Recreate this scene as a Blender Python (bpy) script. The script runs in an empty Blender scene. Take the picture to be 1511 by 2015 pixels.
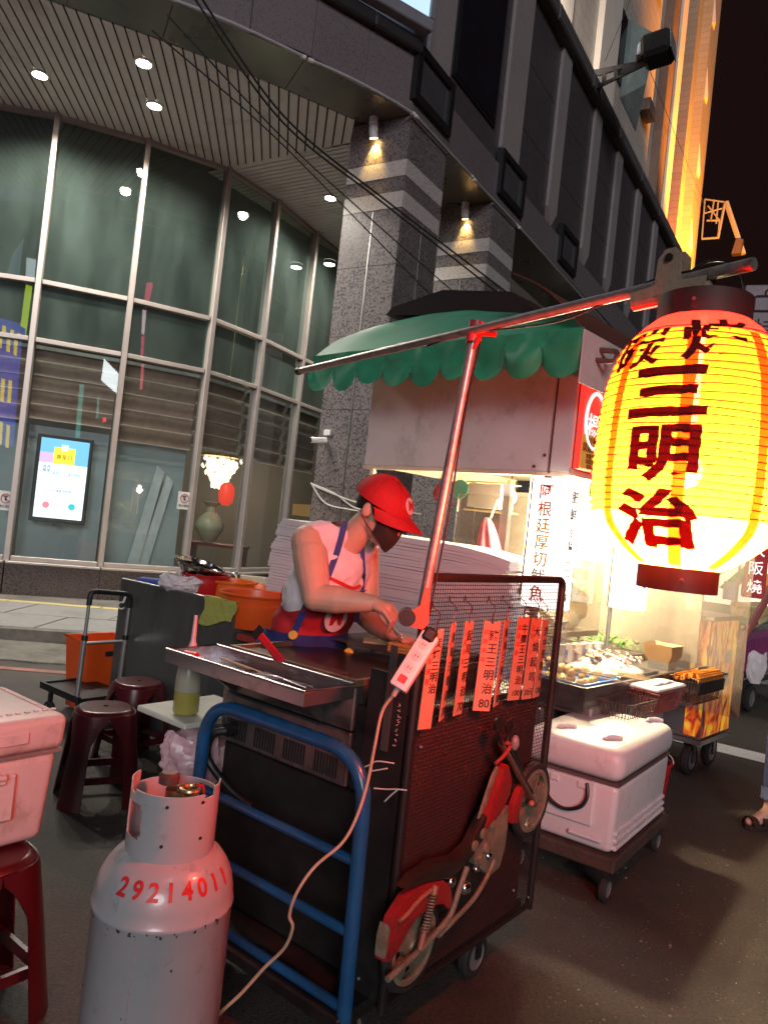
import bpy, bmesh, math, random
from mathutils import Vector, Matrix, noise as mnoise
R = math.radians
sc = bpy.context.scene
col = sc.collection
random.seed(7)

# ------------------------------------------------------------------ camera, sky, light, exposure
H = 1.52                       # phone held at chest height
TH, PIT, FPX = R(6.2), R(0.9), 1480.0
cam = bpy.data.cameras.new('camera'); camo = bpy.data.objects.new('camera', cam); col.objects.link(camo)
cam.sensor_fit = 'VERTICAL'; cam.sensor_height = 36.0; cam.lens = 36.0 * FPX / 2015.0
cam.clip_start = 0.05; cam.clip_end = 500
_rt = Vector((math.cos(TH), 0, math.sin(TH))); _up = Vector((-math.sin(TH), 0, math.cos(TH))); _fw = Vector((0, 1, 0))
_px = Matrix.Rotation(PIT, 3, 'X')
_rt, _up, _fw = _px @ _rt, _px @ _up, _px @ _fw
camo.matrix_world = Matrix(((_rt.x, _up.x, -_fw.x, 0), (_rt.y, _up.y, -_fw.y, 0), (_rt.z, _up.z, -_fw.z, H), (0, 0, 0, 1)))
sc.camera = camo

world = bpy.data.worlds.new('World'); sc.world = world; world.use_nodes = True
wn = world.node_tree.nodes; wl = world.node_tree.links
for n_ in list(wn): wn.remove(n_)
w_out = wn.new('ShaderNodeOutputWorld'); w_bg = wn.new('ShaderNodeBackground')
w_sky = wn.new('ShaderNodeTexSky'); w_sky.sky_type = 'NISHITA'; w_sky.sun_disc = False
w_sky.sun_elevation = R(-4.0); w_sky.sun_rotation = R(200); w_sky.air_density = 2.0; w_sky.dust_density = 6.0
w_add = wn.new('ShaderNodeMixRGB'); w_add.blend_type = 'ADD'; w_add.inputs[0].default_value = 1.0
w_add.inputs[2].default_value = (0.13, 0.055, 0.05, 1)      # city glow on the night haze
wl.new(w_sky.outputs[0], w_add.inputs[1]); wl.new(w_add.outputs[0], w_bg.inputs[0])
w_bg.inputs[1].default_value = 0.05
wl.new(w_bg.outputs[0], w_out.inputs[0])

sun = bpy.data.lights.new('street_glow', 'SUN'); sun.energy = 0.85; sun.angle = R(20); sun.color = (0.95, 0.96, 1.0)
suno = bpy.data.objects.new('street_glow', sun); col.objects.link(suno)
suno.rotation_euler = Vector((-0.07, 0.90, -0.29)).to_track_quat('-Z', 'Y').to_euler()

sc.view_settings.view_transform = 'Standard'; sc.view_settings.look = 'None'
sc.view_settings.exposure = 0.5; sc.view_settings.gamma = 1.0; sc.view_settings.use_curve_mapping = False
sc.cycles.use_denoising = True
sc.cycles.max_bounces = 8; sc.cycles.diffuse_bounces = 3; sc.cycles.glossy_bounces = 4
sc.cycles.transmission_bounces = 6; sc.cycles.transparent_max_bounces = 14
sc.cycles.sample_clamp_indirect = 4.0
sc.cycles.caustics_reflective = False; sc.cycles.caustics_refractive = False

# ------------------------------------------------------------------ measuring helpers: sight line of a photo point, met at a depth, height or plane
C0 = Vector((0, 0, H))
def sight(px, py):
    u = (px - 755.5) / FPX; v = -(py - 1007.5) / FPX
    return _rt * u + _up * v + _fw
def at(px, py, d):
    r = sight(px, py); return C0 + r * (d / r.y)
def atz(px, py, z):
    r = sight(px, py); return C0 + r * ((z - H) / r.z)
def hit(px, py, p, n):
    r = sight(px, py); return C0 + r * ((Vector(p) - C0).dot(n) / r.dot(n))

# ------------------------------------------------------------------ materials
MATS = {}
def nd(nt, t, **k):
    n = nt.nodes.new(t)
    for a, b in k.items(): setattr(n, a, b)
    return n
def mat(name, c, rough=0.5, metal=0.0, var=0.12, scale=6.0, bump=0.0, bscale=60.0, spec=0.5, emit=None, estr=0.0,
        dirt=None, dirt_amt=0.0, dirt_scale=3.0, alpha=None, trans=0.0, coat=0.0, stretch=(1, 1, 1), sss=0.0, detail=6):
    if name in MATS: return MATS[name]
    m = bpy.data.materials.new(name); m.use_nodes = True; nt = m.node_tree
    b = nt.nodes['Principled BSDF']
    b.inputs['Roughness'].default_value = rough; b.inputs['Metallic'].default_value = metal
    b.inputs['Specular IOR Level'].default_value = spec
    b.inputs['Transmission Weight'].default_value = trans
    b.inputs['Coat Weight'].default_value = coat
    if sss: b.inputs['Subsurface Weight'].default_value = sss; b.inputs['Subsurface Radius'].default_value = (0.02, 0.008, 0.005)
    tc = nd(nt, 'ShaderNodeTexCoord'); mp = nd(nt, 'ShaderNodeMapping'); mp.inputs['Scale'].default_value = stretch
    nt.links.new(tc.outputs['Object'], mp.inputs[0])
    nz = nd(nt, 'ShaderNodeTexNoise'); nz.inputs['Scale'].default_value = scale; nz.inputs['Detail'].default_value = detail
    nz.inputs['Roughness'].default_value = 0.65
    nt.links.new(mp.outputs[0], nz.inputs['Vector'])
    rp = nd(nt, 'ShaderNodeValToRGB')
    lo = tuple(max(0, x * (1 - var)) for x in c); hi = tuple(min(1, x * (1 + var)) for x in c)
    rp.color_ramp.elements[0].position = 0.3; rp.color_ramp.elements[1].position = 0.7
    rp.color_ramp.elements[0].color = (*lo, 1); rp.color_ramp.elements[1].color = (*hi, 1)
    nt.links.new(nz.outputs[0], rp.inputs[0]); out = rp.outputs[0]
    if dirt:
        n2 = nd(nt, 'ShaderNodeTexNoise'); n2.inputs['Scale'].default_value = dirt_scale; n2.inputs['Detail'].default_value = 10
        n2.inputs['Roughness'].default_value = 0.75
        nt.links.new(mp.outputs[0], n2.inputs['Vector'])
        r2 = nd(nt, 'ShaderNodeValToRGB'); r2.color_ramp.elements[0].position = 0.62 - dirt_amt * 0.3; r2.color_ramp.elements[1].position = 0.72
        r2.color_ramp.elements[0].color = (0, 0, 0, 1); r2.color_ramp.elements[1].color = (min(1, 0.4 + dirt_amt), ) * 3 + (1,)
        nt.links.new(n2.outputs[0], r2.inputs[0])
        mx = nd(nt, 'ShaderNodeMixRGB'); mx.inputs[2].default_value = (*dirt, 1)
        nt.links.new(r2.outputs[0], mx.inputs[0]); nt.links.new(out, mx.inputs[1]); out = mx.outputs[0]
    nt.links.new(out, b.inputs['Base Color'])
    # roughness breakup
    mr = nd(nt, 'ShaderNodeMapRange'); mr.inputs['To Min'].default_value = max(0.02, rough * 0.8); mr.inputs['To Max'].default_value = min(1, rough * 1.25)
    nt.links.new(nz.outputs[0], mr.inputs[0]); nt.links.new(mr.outputs[0], b.inputs['Roughness'])
    if bump:
        n3 = nd(nt, 'ShaderNodeTexNoise'); n3.inputs['Scale'].default_value = bscale; n3.inputs['Detail'].default_value = 4
        nt.links.new(mp.outputs[0], n3.inputs['Vector'])
        bp = nd(nt, 'ShaderNodeBump'); bp.inputs['Strength'].default_value = bump; bp.inputs['Distance'].default_value = 0.01
        nt.links.new(n3.outputs[0], bp.inputs['Height']); nt.links.new(bp.outputs[0], b.inputs['Normal'])
    if emit: b.inputs['Emission Color'].default_value = (*emit, 1); b.inputs['Emission Strength'].default_value = estr
    if alpha is not None: b.inputs['Alpha'].default_value = alpha
    MATS[name] = m
    return m
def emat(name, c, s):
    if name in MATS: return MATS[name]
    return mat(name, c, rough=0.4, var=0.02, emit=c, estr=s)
def granite(name, dark, light, scale=70.0, rough=0.35, mid=0.5):
    m = bpy.data.materials.new(name); m.use_nodes = True; nt = m.node_tree; b = nt.nodes['Principled BSDF']
    tc = nd(nt, 'ShaderNodeTexCoord')
    nz = nd(nt, 'ShaderNodeTexNoise'); nz.inputs['Scale'].default_value = scale; nz.inputs['Detail'].default_value = 3; nz.inputs['Roughness'].default_value = 0.6
    vo = nd(nt, 'ShaderNodeTexVoronoi'); vo.inputs['Scale'].default_value = scale * 0.9
    big = nd(nt, 'ShaderNodeTexNoise'); big.inputs['Scale'].default_value = 1.3; big.inputs['Detail'].default_value = 5
    for q in (nz, vo, big): nt.links.new(tc.outputs['Object'], q.inputs['Vector'])
    ad = nd(nt, 'ShaderNodeMath', operation='MULTIPLY_ADD'); ad.inputs[1].default_value = 0.30; nt.links.new(vo.outputs['Distance'], ad.inputs[0]); nt.links.new(nz.outputs[0], ad.inputs[2])
    a2 = nd(nt, 'ShaderNodeMath', operation='MULTIPLY_ADD'); a2.inputs[1].default_value = 0.22; nt.links.new(big.outputs[0], a2.inputs[0]); nt.links.new(ad.outputs[0], a2.inputs[2])
    rp = nd(nt, 'ShaderNodeValToRGB'); e = rp.color_ramp.elements
    e[0].position = mid + 0.06; e[1].position = mid + 0.30; e[0].color = (*dark, 1); e[1].color = (*light, 1)
    nt.links.new(a2.outputs[0], rp.inputs[0]); nt.links.new(rp.outputs[0], b.inputs['Base Color'])
    b.inputs['Roughness'].default_value = rough; MATS[name] = m
    return m

# ------------------------------------------------------------------ mesh builder
def frame(ox, oy, az, oz=0.0):
    """ground frame: local x runs along compass az (degrees right of +Y), local y to its left, z up"""
    s, c = math.sin(R(az)), math.cos(R(az))
    return Matrix(((s, -c, 0, ox), (c, s, 0, oy), (0, 0, 1, oz), (0, 0, 0, 1)))
class MB:
    def __init__(s, M=None): s.v = []; s.f = []; s.M = M or Matrix()
    def raw(s, vs, fs, M=None):
        o = len(s.v); T = s.M @ M if M else s.M
        s.v += [T @ Vector(p) for p in vs]; s.f += [tuple(i + o for i in f) for f in fs]; return s
    def box(s, x0, x1, y0, y1, z0, z1, bev=0.0, M=None, seg=1):
        if bev <= 0:
            vs = [(x, y, z) for x in (x0, x1) for y in (y0, y1) for z in (z0, z1)]
            fs = [(0, 1, 3, 2), (4, 6, 7, 5), (0, 4, 5, 1), (2, 3, 7, 6), (0, 2, 6, 4), (1, 5, 7, 3)]
            return s.raw(vs, fs, M)
        bm = bmesh.new(); bmesh.ops.create_cube(bm, size=1.0)
        for v in bm.verts: v.co = Vector(((x0 + x1) / 2 + v.co.x * (x1 - x0), (y0 + y1) / 2 + v.co.y * (y1 - y0), (z0 + z1) / 2 + v.co.z * (z1 - z0)))
        bev = min(bev, 0.49 * min(abs(x1 - x0), abs(y1 - y0), abs(z1 - z0)))
        bmesh.ops.bevel(bm, geom=bm.edges[:], offset=bev, segments=seg, affect='EDGES', profile=0.5)
        s.bmesh(bm, M); return s
    def bmesh(s, bm, M=None):
        bm.verts.index_update(); s.raw([v.co.copy() for v in bm.verts], [tuple(v.index for v in f.verts) for f in bm.faces], M); bm.free(); return s
    def ring(s, c, u, w, r, n):
        return [c + (u * math.cos(2 * math.pi * k / n) + w * math.sin(2 * math.pi * k / n)) * r for k in range(n)]
    def tube(s, pts, r, n=10, closed=False, caps=True, M=None):
        pts = [Vector(p) for p in pts]; N = len(pts); rs = r if isinstance(r, (list, tuple)) else [r] * N
        vs = []; fs = []; u = None
        for i, p in enumerate(pts):
            if closed: t = pts[(i + 1) % N] - pts[i - 1]
            else: t = pts[min(i + 1, N - 1)] - pts[max(i - 1, 0)]
            t = t.normalized() if t.length > 1e-9 else Vector((0, 0, 1))
            if u is None:
                u = t.cross(Vector((0, 0, 1)))
                if u.length < 0.05: u = t.cross(Vector((1, 0, 0)))
            u = (u - t * u.dot(t)).normalized(); w = t.cross(u)
            vs += s.ring(p, u, w, rs[i], n)
        m = N if closed else N - 1
        for i in range(m):
            j = (i + 1) % N
            for k in range(n):
                l = (k + 1) % n; fs.append((i * n + k, i * n + l, j * n + l, j * n + k))
        if caps and not closed:
            fs.append(tuple(range(n))[::-1]); fs.append(tuple((N - 1) * n + k for k in range(n)))
        return s.raw(vs, fs, M)
    def cyl(s, p0, p1, r0, r1=None, n=16, M=None): return s.tube([p0, p1], [r0, r0 if r1 is None else r1], n, M=M)
    def lathe(s, prof, c=(0, 0, 0), n=32, M=None, cap=True):
        c = Vector(c); vs = []; fs = []
        for (r, z) in prof:
            for k in range(n):
                a = 2 * math.pi * k / n; vs.append(c + Vector((r * math.cos(a), r * math.sin(a), z)))
        for i in range(len(prof) - 1):
            for k in range(n):
                l = (k + 1) % n; fs.append((i * n + k, i * n + l, (i + 1) * n + l, (i + 1) * n + k))
        if cap:
            fs.append(tuple(range(n))[::-1]); fs.append(tuple((len(prof) - 1) * n + k for k in range(n)))
        return s.raw(vs, fs, M)
    def prism(s, poly, o, ex, ey, depth, M=None):
        """polygon in the (ex, ey) plane at o, thickened by depth along ex x ey"""
        o, ex, ey = Vector(o), Vector(ex).normalized(), Vector(ey).normalized(); nrm = ex.cross(ey).normalized(); n = len(poly)
        vs = [o + ex * p[0] + ey * p[1] for p in poly] + [o + ex * p[0] + ey * p[1] + nrm * depth for p in poly]
        fs = [tuple(range(n))[::-1], tuple(range(n, 2 * n))] + [(i, (i + 1) % n, n + (i + 1) % n, n + i) for i in range(n)]
        return s.raw(vs, fs, M)
    def grid(s, fn, nu, nv, thick=0.0, M=None, wrap=False):
        """surface fn(u, v) -> point, with an optional second skin along the surface normal"""
        P = [[Vector(fn(i / nu, j / nv)) for j in range(nv + 1)] for i in range(nu + 1)]
        idx = lambda i, j: i * (nv + 1) + j
        vs = [p for r_ in P for p in r_]; fs = [(idx(i, j), idx(i + 1, j), idx(i + 1, j + 1), idx(i, j + 1)) for i in range(nu) for j in range(nv)]
        if thick:
            n0 = len(vs); q = []
            for i in range(nu + 1):
                for j in range(nv + 1):
                    a = P[min(i + 1, nu)][j] - P[max(i - 1, 0)][j]; b = P[i][min(j + 1, nv)] - P[i][max(j - 1, 0)]
                    nr = a.cross(b); nr = nr.normalized() if nr.length > 1e-12 else Vector((0, 0, 1)); q.append(P[i][j] - nr * thick)
            vs += q; fs += [tuple(n0 + k for k in f)[::-1] for f in fs[:]]
            edge = [idx(i, 0) for i in range(nu + 1)] + [idx(nu, j) for j in range(1, nv + 1)] + [idx(i, nv) for i in range(nu - 1, -1, -1)] + [idx(0, j) for j in range(nv - 1, 0, -1)]
            for k in range(len(edge)):
                a, b = edge[k], edge[(k + 1) % len(edge)]; fs.append((b, a, a + n0, b + n0))
        return s.raw(vs, fs, M)
    def ball(s, c, r, n=16, M=None):
        r = Vector((r, r, r)) if isinstance(r, (int, float)) else Vector(r); m = n // 2; c = Vector(c)
        vs = [c + Vector((0, 0, -r.z))]; fs = []
        for i in range(1, m):
            ph = -math.pi / 2 + math.pi * i / m
            for k in range(n):
                a = 2 * math.pi * k / n; vs.append(c + Vector((r.x * math.cos(ph) * math.cos(a), r.y * math.cos(ph) * math.sin(a), r.z * math.sin(ph))))
        vs.append(c + Vector((0, 0, r.z))); T = len(vs) - 1
        for k in range(n):
            l = (k + 1) % n; fs.append((0, 1 + l, 1 + k)); fs.append((T, 1 + (m - 2) * n + k, 1 + (m - 2) * n + l))
            for i in range(m - 2): fs.append((1 + i * n + k, 1 + i * n + l, 1 + (i + 1) * n + l, 1 + (i + 1) * n + k))
        return s.raw(vs, fs, M)
    def build(s, name, m, parent=None, smooth=35, origin=None):
        org = Vector(parent['_o']) if parent is not None else Vector(origin if origin is not None else (0, 0, 0))
        me = bpy.data.meshes.new(name); me.from_pydata([tuple(p - org) for p in s.v], [], s.f); me.update()
        bm = bmesh.new(); bm.from_mesh(me); bmesh.ops.recalc_face_normals(bm, faces=bm.faces[:]); bm.to_mesh(me); bm.free()
        if smooth: me.shade_smooth(); me.set_sharp_from_angle(angle=R(smooth))
        if m: me.materials.append(m)
        o = bpy.data.objects.new(name, me); col.objects.link(o); o['_o'] = tuple(org)
        if parent is not None: o.parent = parent
        else: o.location = org
        return o
def thing(name, label, cat, loc=(0, 0, 0), group=None):
    o = bpy.data.objects.new(name, None); col.objects.link(o); o.location = loc; o.empty_display_size = 0.1
    o['_o'] = tuple(loc); tag(o, label, cat, group); return o
def tag(o, label, cat, group=None):
    o['label'] = label; o['category'] = cat
    if group: o['group'] = group
    return o
def struct(o): o['kind'] = 'structure'; return o
def stuff(o): o['kind'] = 'stuff'; return o
def clone(o, parent=None, delta=None, rz=None):
    c = o.copy(); col.objects.link(c); c.parent = parent
    if parent is None:
        if delta is not None: c.location = Vector(o.location) + Vector(delta)
        if rz is not None: c.rotation_euler = (0, 0, rz)
    for ch in list(o.children): clone(ch, c)
    return c
def ev_mesh(o):
    dg = bpy.context.evaluated_depsgraph_get(); me = bpy.data.meshes.new_from_object(o.evaluated_get(dg)); return me
def text_raw(body, size=1.0, bold=0.0, extrude=0.0, vertical=False, gap=1.05, sub=None, res=3):
    """flat outline mesh of some writing, (verts, faces), centred"""
    vs, fs = [], []
    for k, ch in enumerate(body if vertical else [body]):
        cu = bpy.data.curves.new('t', 'FONT'); cu.body = ch; cu.size = size; cu.offset = bold * size; cu.extrude = extrude; cu.resolution_u = res
        cu.align_x = 'CENTER'; cu.align_y = 'CENTER'
        o = bpy.data.objects.new('t', cu); col.objects.link(o); bpy.context.view_layer.update(); me = ev_mesh(o)
        bm = bmesh.new(); bm.from_mesh(me)
        if sub:
            bmesh.ops.triangulate(bm, faces=bm.faces[:])
            for _ in range(6):
                es = [e for e in bm.edges if e.calc_length() > sub]
                if not es: break
                bmesh.ops.subdivide_edges(bm, edges=es, cuts=1); bmesh.ops.triangulate(bm, faces=[f for f in bm.faces if len(f.verts) > 3])
        xs = [v.co.x for v in bm.verts] or [0]; ys = [v.co.y for v in bm.verts] or [0]
        cx, cy = (min(xs) + max(xs)) / 2, (min(ys) + max(ys)) / 2
        bm.verts.index_update(); n0 = len(vs); dy = -k * size * gap if vertical else 0
        vs += [Vector((v.co.x - cx, v.co.y - cy + dy, v.co.z)) for v in bm.verts]; fs += [tuple(v.index + n0 for v in f.verts) for f in bm.faces]
        bm.free(); bpy.data.objects.remove(o); bpy.data.curves.remove(cu); bpy.data.meshes.remove(me)
    if vertical:
        mid = -(len(body) - 1) * size * gap / 2
        for v in vs: v.y -= mid
    return vs, fs
def plane_m(o, ex, ey):
    ex, ey = Vector(ex).normalized(), Vector(ey).normalized(); n = ex.cross(ey); o = Vector(o)
    return Matrix(((ex.x, ey.x, n.x, o.x), (ex.y, ey.y, n.y, o.y), (ex.z, ey.z, n.z, o.z), (0, 0, 0, 1)))
def writing(name, body, o, ex, ey, size, m, parent, bold=0.0, vertical=False, gap=1.05, extrude=0.001):
    vs, fs = text_raw(body, size, bold, extrude, vertical, gap)
    b = MB(); b.raw(vs, fs, plane_m(o, ex, ey)); return b.build(name, m, parent, smooth=0)
def arc_pts(c, u, w, r, a0, a1, n):
    return [Vector(c) + (Vector(u) * math.cos(R(a0 + (a1 - a0) * k / n)) + Vector(w) * math.sin(R(a0 + (a1 - a0) * k / n))) * r for k in range(n + 1)]
def round_path(pts, r, n=5):
    """polyline with filleted corners"""
    pts = [Vector(p) for p in pts]; out = [pts[0]]
    for i in range(1, len(pts) - 1):
        a, b, c = pts[i - 1], pts[i], pts[i + 1]; d1 = (a - b).normalized(); d2 = (c - b).normalized()
        rr = min(r, (a - b).length * 0.49, (c - b).length * 0.49)
        for k in range(n + 1):
            t = k / n; p = b + d1 * rr * (1 - t) ** 2 + d2 * rr * t ** 2; out.append(p)
    out.append(pts[-1]); return out
def spline(pts, n=8):
    pts = [Vector(p) for p in pts]; out = []
    for i in range(len(pts) - 1):
        p0, p1, p2, p3 = pts[max(i - 1, 0)], pts[i], pts[i + 1], pts[min(i + 2, len(pts) - 1)]
        for k in range(n):
            t = k / n; out.append(0.5 * ((2 * p1) + (p2 - p0) * t + (2 * p0 - 5 * p1 + 4 * p2 - p3) * t * t + (3 * p1 - p0 - 3 * p2 + p3) * t ** 3))
    out.append(pts[-1]); return out
UP = Vector((0, 0, 1))
# ------------------------------------------------------------------ materials of the place
M_asph = mat('asphalt', (0.070, 0.058, 0.048), rough=0.6, var=0.75, scale=75, bump=1.0, bscale=150, dirt=(0.026, 0.023, 0.021), dirt_amt=0.55, dirt_scale=1.1, detail=12)
M_pave = mat('pavement_stone', (0.24, 0.235, 0.23), rough=0.7, var=0.15, scale=14, bump=0.3, bscale=120, dirt=(0.12, 0.11, 0.10), dirt_amt=0.35, dirt_scale=2.0)
M_conc = mat('old_concrete', (0.17, 0.16, 0.14), rough=0.85, var=0.25, scale=9, bump=0.6, bscale=60, dirt=(0.07, 0.065, 0.055), dirt_amt=0.6, dirt_scale=3)
M_yel = mat('yellow_paint', (0.55, 0.45, 0.18), rough=0.7, var=0.2, scale=20, dirt=(0.25, 0.22, 0.15), dirt_amt=0.4)
M_redp = mat('faded_red_paint', (0.42, 0.16, 0.13), rough=0.7, var=0.25, scale=30, dirt=(0.09, 0.07, 0.06), dirt_amt=0.7, dirt_scale=6)
M_whp = mat('white_road_paint', (0.70, 0.70, 0.67), rough=0.65, var=0.12, scale=30, dirt=(0.25, 0.24, 0.22), dirt_amt=0.4, dirt_scale=5)
G_dark = granite('dark_granite', (0.035, 0.030, 0.033), (0.20, 0.175, 0.175), 38, 0.3, 0.52)
G_mid = granite('granite_upper', (0.075, 0.062, 0.066), (0.17, 0.145, 0.15), 60, 0.45, 0.46)
G_lite = granite('light_granite', (0.22, 0.20, 0.19), (0.52, 0.48, 0.46), 46, 0.3, 0.46)
G_fin = granite('granite_fin', (0.17, 0.145, 0.15), (0.32, 0.28, 0.28), 60, 0.5, 0.46)
G_plinth = granite('plinth_granite', (0.02, 0.014, 0.014), (0.10, 0.075, 0.07), 60, 0.25, 0.50)
M_alu = mat('bronze_aluminium', (0.40, 0.35, 0.32), rough=0.42, metal=0.35, var=0.08, scale=4)
M_board = mat('soffit_board', (0.66, 0.64, 0.63), rough=0.55, var=0.06, scale=3, dirt=(0.25, 0.23, 0.21), dirt_amt=0.25, dirt_scale=1.2)
M_dksoff = mat('dark_soffit_panel', (0.085, 0.075, 0.065), rough=0.28, var=0.2, scale=2, dirt=(0.04, 0.035, 0.03), dirt_amt=0.3)
M_black = mat('black_metal', (0.012, 0.012, 0.013), rough=0.45, var=0.3, scale=20)
M_dkglass = mat('dark_window_glass', (0.012, 0.012, 0.018), rough=0.12, var=0.2, scale=2)
M_grout = mat('dark_joint', (0.015, 0.013, 0.013), rough=0.9)
M_steel = mat('brushed_steel', (0.55, 0.54, 0.53), rough=0.32, metal=0.9, var=0.1, scale=5, stretch=(1, 1, 12), dirt=(0.30, 0.28, 0.26), dirt_amt=0.3, dirt_scale=4)
M_steeld = mat('greasy_steel', (0.24, 0.23, 0.23), rough=0.3, metal=0.85, var=0.25, scale=7, dirt=(0.05, 0.04, 0.035), dirt_amt=0.6, dirt_scale=5)
M_white = mat('white_plastic', (0.72, 0.71, 0.69), rough=0.4, var=0.05, scale=5)
M_wall_in = mat('lobby_wall', (0.10, 0.075, 0.06), rough=0.6, var=0.12, scale=1.2)
def glass_pane(name, tint, dust, dustc, rough=0.015, refl=0.075):
    m = bpy.data.materials.new(name); m.use_nodes = True; nt = m.node_tree
    for n in list(nt.nodes): nt.nodes.remove(n)
    o = nd(nt, 'ShaderNodeOutputMaterial'); tr = nd(nt, 'ShaderNodeBsdfTransparent'); tr.inputs[0].default_value = (*tint, 1)
    df = nd(nt, 'ShaderNodeBsdfDiffuse'); df.inputs[0].default_value = (*dustc, 1)
    gl = nd(nt, 'ShaderNodeBsdfGlossy'); gl.inputs['Roughness'].default_value = rough; gl.inputs[0].default_value = (0.95, 1.0, 0.97, 1)
    nz = nd(nt, 'ShaderNodeTexNoise'); nz.inputs['Scale'].default_value = 1.4; nz.inputs['Detail'].default_value = 8
    tc = nd(nt, 'ShaderNodeTexCoord'); mp = nd(nt, 'ShaderNodeMapping'); mp.inputs['Scale'].default_value = (1.6, 1.6, 0.5)
    nt.links.new(tc.outputs['Object'], mp.inputs[0]); nt.links.new(mp.outputs[0], nz.inputs['Vector'])
    mr = nd(nt, 'ShaderNodeMapRange'); mr.inputs['From Min'].default_value = 0.3; mr.inputs['From Max'].default_value = 0.75
    mr.inputs['To Min'].default_value = dust * 0.45; mr.inputs['To Max'].default_value = dust * 1.6
    nt.links.new(nz.outputs[0], mr.inputs[0])
    m1 = nd(nt, 'ShaderNodeMixShader'); nt.links.new(mr.outputs[0], m1.inputs[0]); nt.links.new(tr.outputs[0], m1.inputs[1]); nt.links.new(df.outputs[0], m1.inputs[2])
    lw = nd(nt, 'ShaderNodeLayerWeight'); pw = nd(nt, 'ShaderNodeMath', operation='POWER'); pw.inputs[1].default_value = 4.0; nt.links.new(lw.outputs['Facing'], pw.inputs[0])
    fr = nd(nt, 'ShaderNodeMath', operation='MULTIPLY_ADD'); fr.inputs[1].default_value = 0.9; fr.inputs[2].default_value = refl; nt.links.new(pw.outputs[0], fr.inputs[0])
    m2 = nd(nt, 'ShaderNodeMixShader'); nt.links.new(fr.outputs[0], m2.inputs[0]); nt.links.new(m1.outputs[0], m2.inputs[1]); nt.links.new(gl.outputs[0], m2.inputs[2])
    nt.links.new(m2.outputs[0], o.inputs[0]); MATS[name] = m; return m
M_glass = glass_pane('dusty_green_glass', (0.55, 0.69, 0.64), 0.15, (0.225, 0.32, 0.285))
M_glass2 = glass_pane('shop_glass', (0.80, 0.86, 0.85), 0.07, (0.30, 0.33, 0.33))
M_acryl = glass_pane('scratched_acrylic', (0.93, 0.92, 0.88), 0.14, (0.55, 0.50, 0.45), 0.08, 0.04)

# ------------------------------------------------------------------ ground
g = MB(); g.box(-60, 80, -40, 140, -0.2, 0.0)
struct(g.build('road', M_asph, smooth=0))
kerb = [(-14, 5.6), (-8, 6.6), (-5, 7.05), (-3.2, 7.42), (-1.9, 7.8), (-0.8, 8.15), (0.2, 8.6), (0.9, 9.2), (1.5, 10.0), (13.0, 29.0)]
inner_edge = [(13.0, 33.0), (-14, 33.0)]
pv = MB(); pv.prism(kerb + inner_edge, (0, 0, 0), (1, 0, 0), (0, 1, 0), 0.10)
sw = struct(pv.build('sidewalk', M_conc, smooth=0))
rng = random.Random(3)
def kerb_y(x):
    for (x0, y0), (x1, y1) in zip(kerb, kerb[1:]):
        if x0 <= x <= x1: return y0 + (y1 - y0) * (x - x0) / (x1 - x0)
    return 9
for r_ in range(2):                                            # large pale paving slabs, two rows
    for k in range(7):
        xa = -8.6 + k * 1.05 + (0.4 if r_ else 0); xb = xa + 1.035
        ya = lambda x: kerb_y(x) + 0.14 + r_ * 0.86
        b = MB(); b.prism([(xa, ya(xa)), (xb, ya(xb)), (xb, ya(xb) + 0.845), (xa, ya(xa) + 0.845)], (0, 0, 0.095), (1, 0, 0), (0, 1, 0), 0.012 + rng.random() * 0.006)
        b.build('paving_slab', M_pave, sw, smooth=0)
for k in range(7):                                             # yellow guide strip before the plinth
    xa = -8.6 + k * 1.05; xb = xa + 1.03; ya = lambda x: kerb_y(x) + 1.90
    b = MB(); b.prism([(xa, ya(xa)), (xb, ya(xb)), (xb, ya(xb) + 0.15), (xa, ya(xa) + 0.15)], (0, 0, 0.095), (1, 0, 0), (0, 1, 0), 0.013)
    b.build('guide_strip', M_yel, sw, smooth=0)
for k in range(6):                                             # kerb stones
    xa = -8.6 + k * 1.25; xb = xa + 1.235
    b = MB(); b.prism([(xa, kerb_y(xa) - 0.03), (xb, kerb_y(xb) - 0.03), (xb, kerb_y(xb) + 0.125), (xa, kerb_y(xa) + 0.125)], (0, 0, -0.01), (1, 0, 0), (0, 1, 0), 0.125)
    b.build('kerb_stone', M_conc, sw, smooth=0)
gut = [[(-9, 5.75), (-3.55, 6.35), (-3.75, 7.2), (-9, 6.35)], [(-3.5, 6.40), (-2.2, 6.62), (-2.3, 7.45), (-3.7, 7.25)], [(-2.15, 6.65), (-0.9, 7.1), (-1.0, 7.95), (-2.25, 7.5)]]
for k, poly in enumerate(gut):                                 # patched concrete gutter covers
    pts = []
    for i in range(len(poly)):
        a, b_ = Vector((*poly[i], 0)), Vector((*poly[(i + 1) % len(poly)], 0))
        for q in range(6):
            p = a.lerp(b_, q / 6); jit = 0.05 * mnoise.noise(p * 3.1 + Vector((k, 0, 0))); pts.append((p.x + jit, p.y + jit * 0.8))
    b = MB(); b.prism(pts, (0, 0, -0.02), (1, 0, 0), (0, 1, 0), 0.035); struct(b.build('gutter_cover', M_conc, smooth=0))
b = MB(); b.grid(lambda u, v: (-9 + 8 * u, 5.45 + 8 * u * 0.12 + 0.10 * v, 0.004), 16, 1); struct(b.build('red_kerb_line', M_redp, smooth=0))
b = MB(); p0, p1 = atz(1405, 1478, 0), atz(1560, 1516, 0); d = (p1 - p0).normalized(); nn = Vector((-d.y, d.x, 0))
b.raw([p0 - d * 1.5 + UP * .004, p1 + d * 3 + UP * .004, p1 + d * 3 + nn * 0.30 + UP * .004, p0 - d * 1.5 + nn * 0.30 + UP * .004], [(0, 1, 2, 3)])
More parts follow.
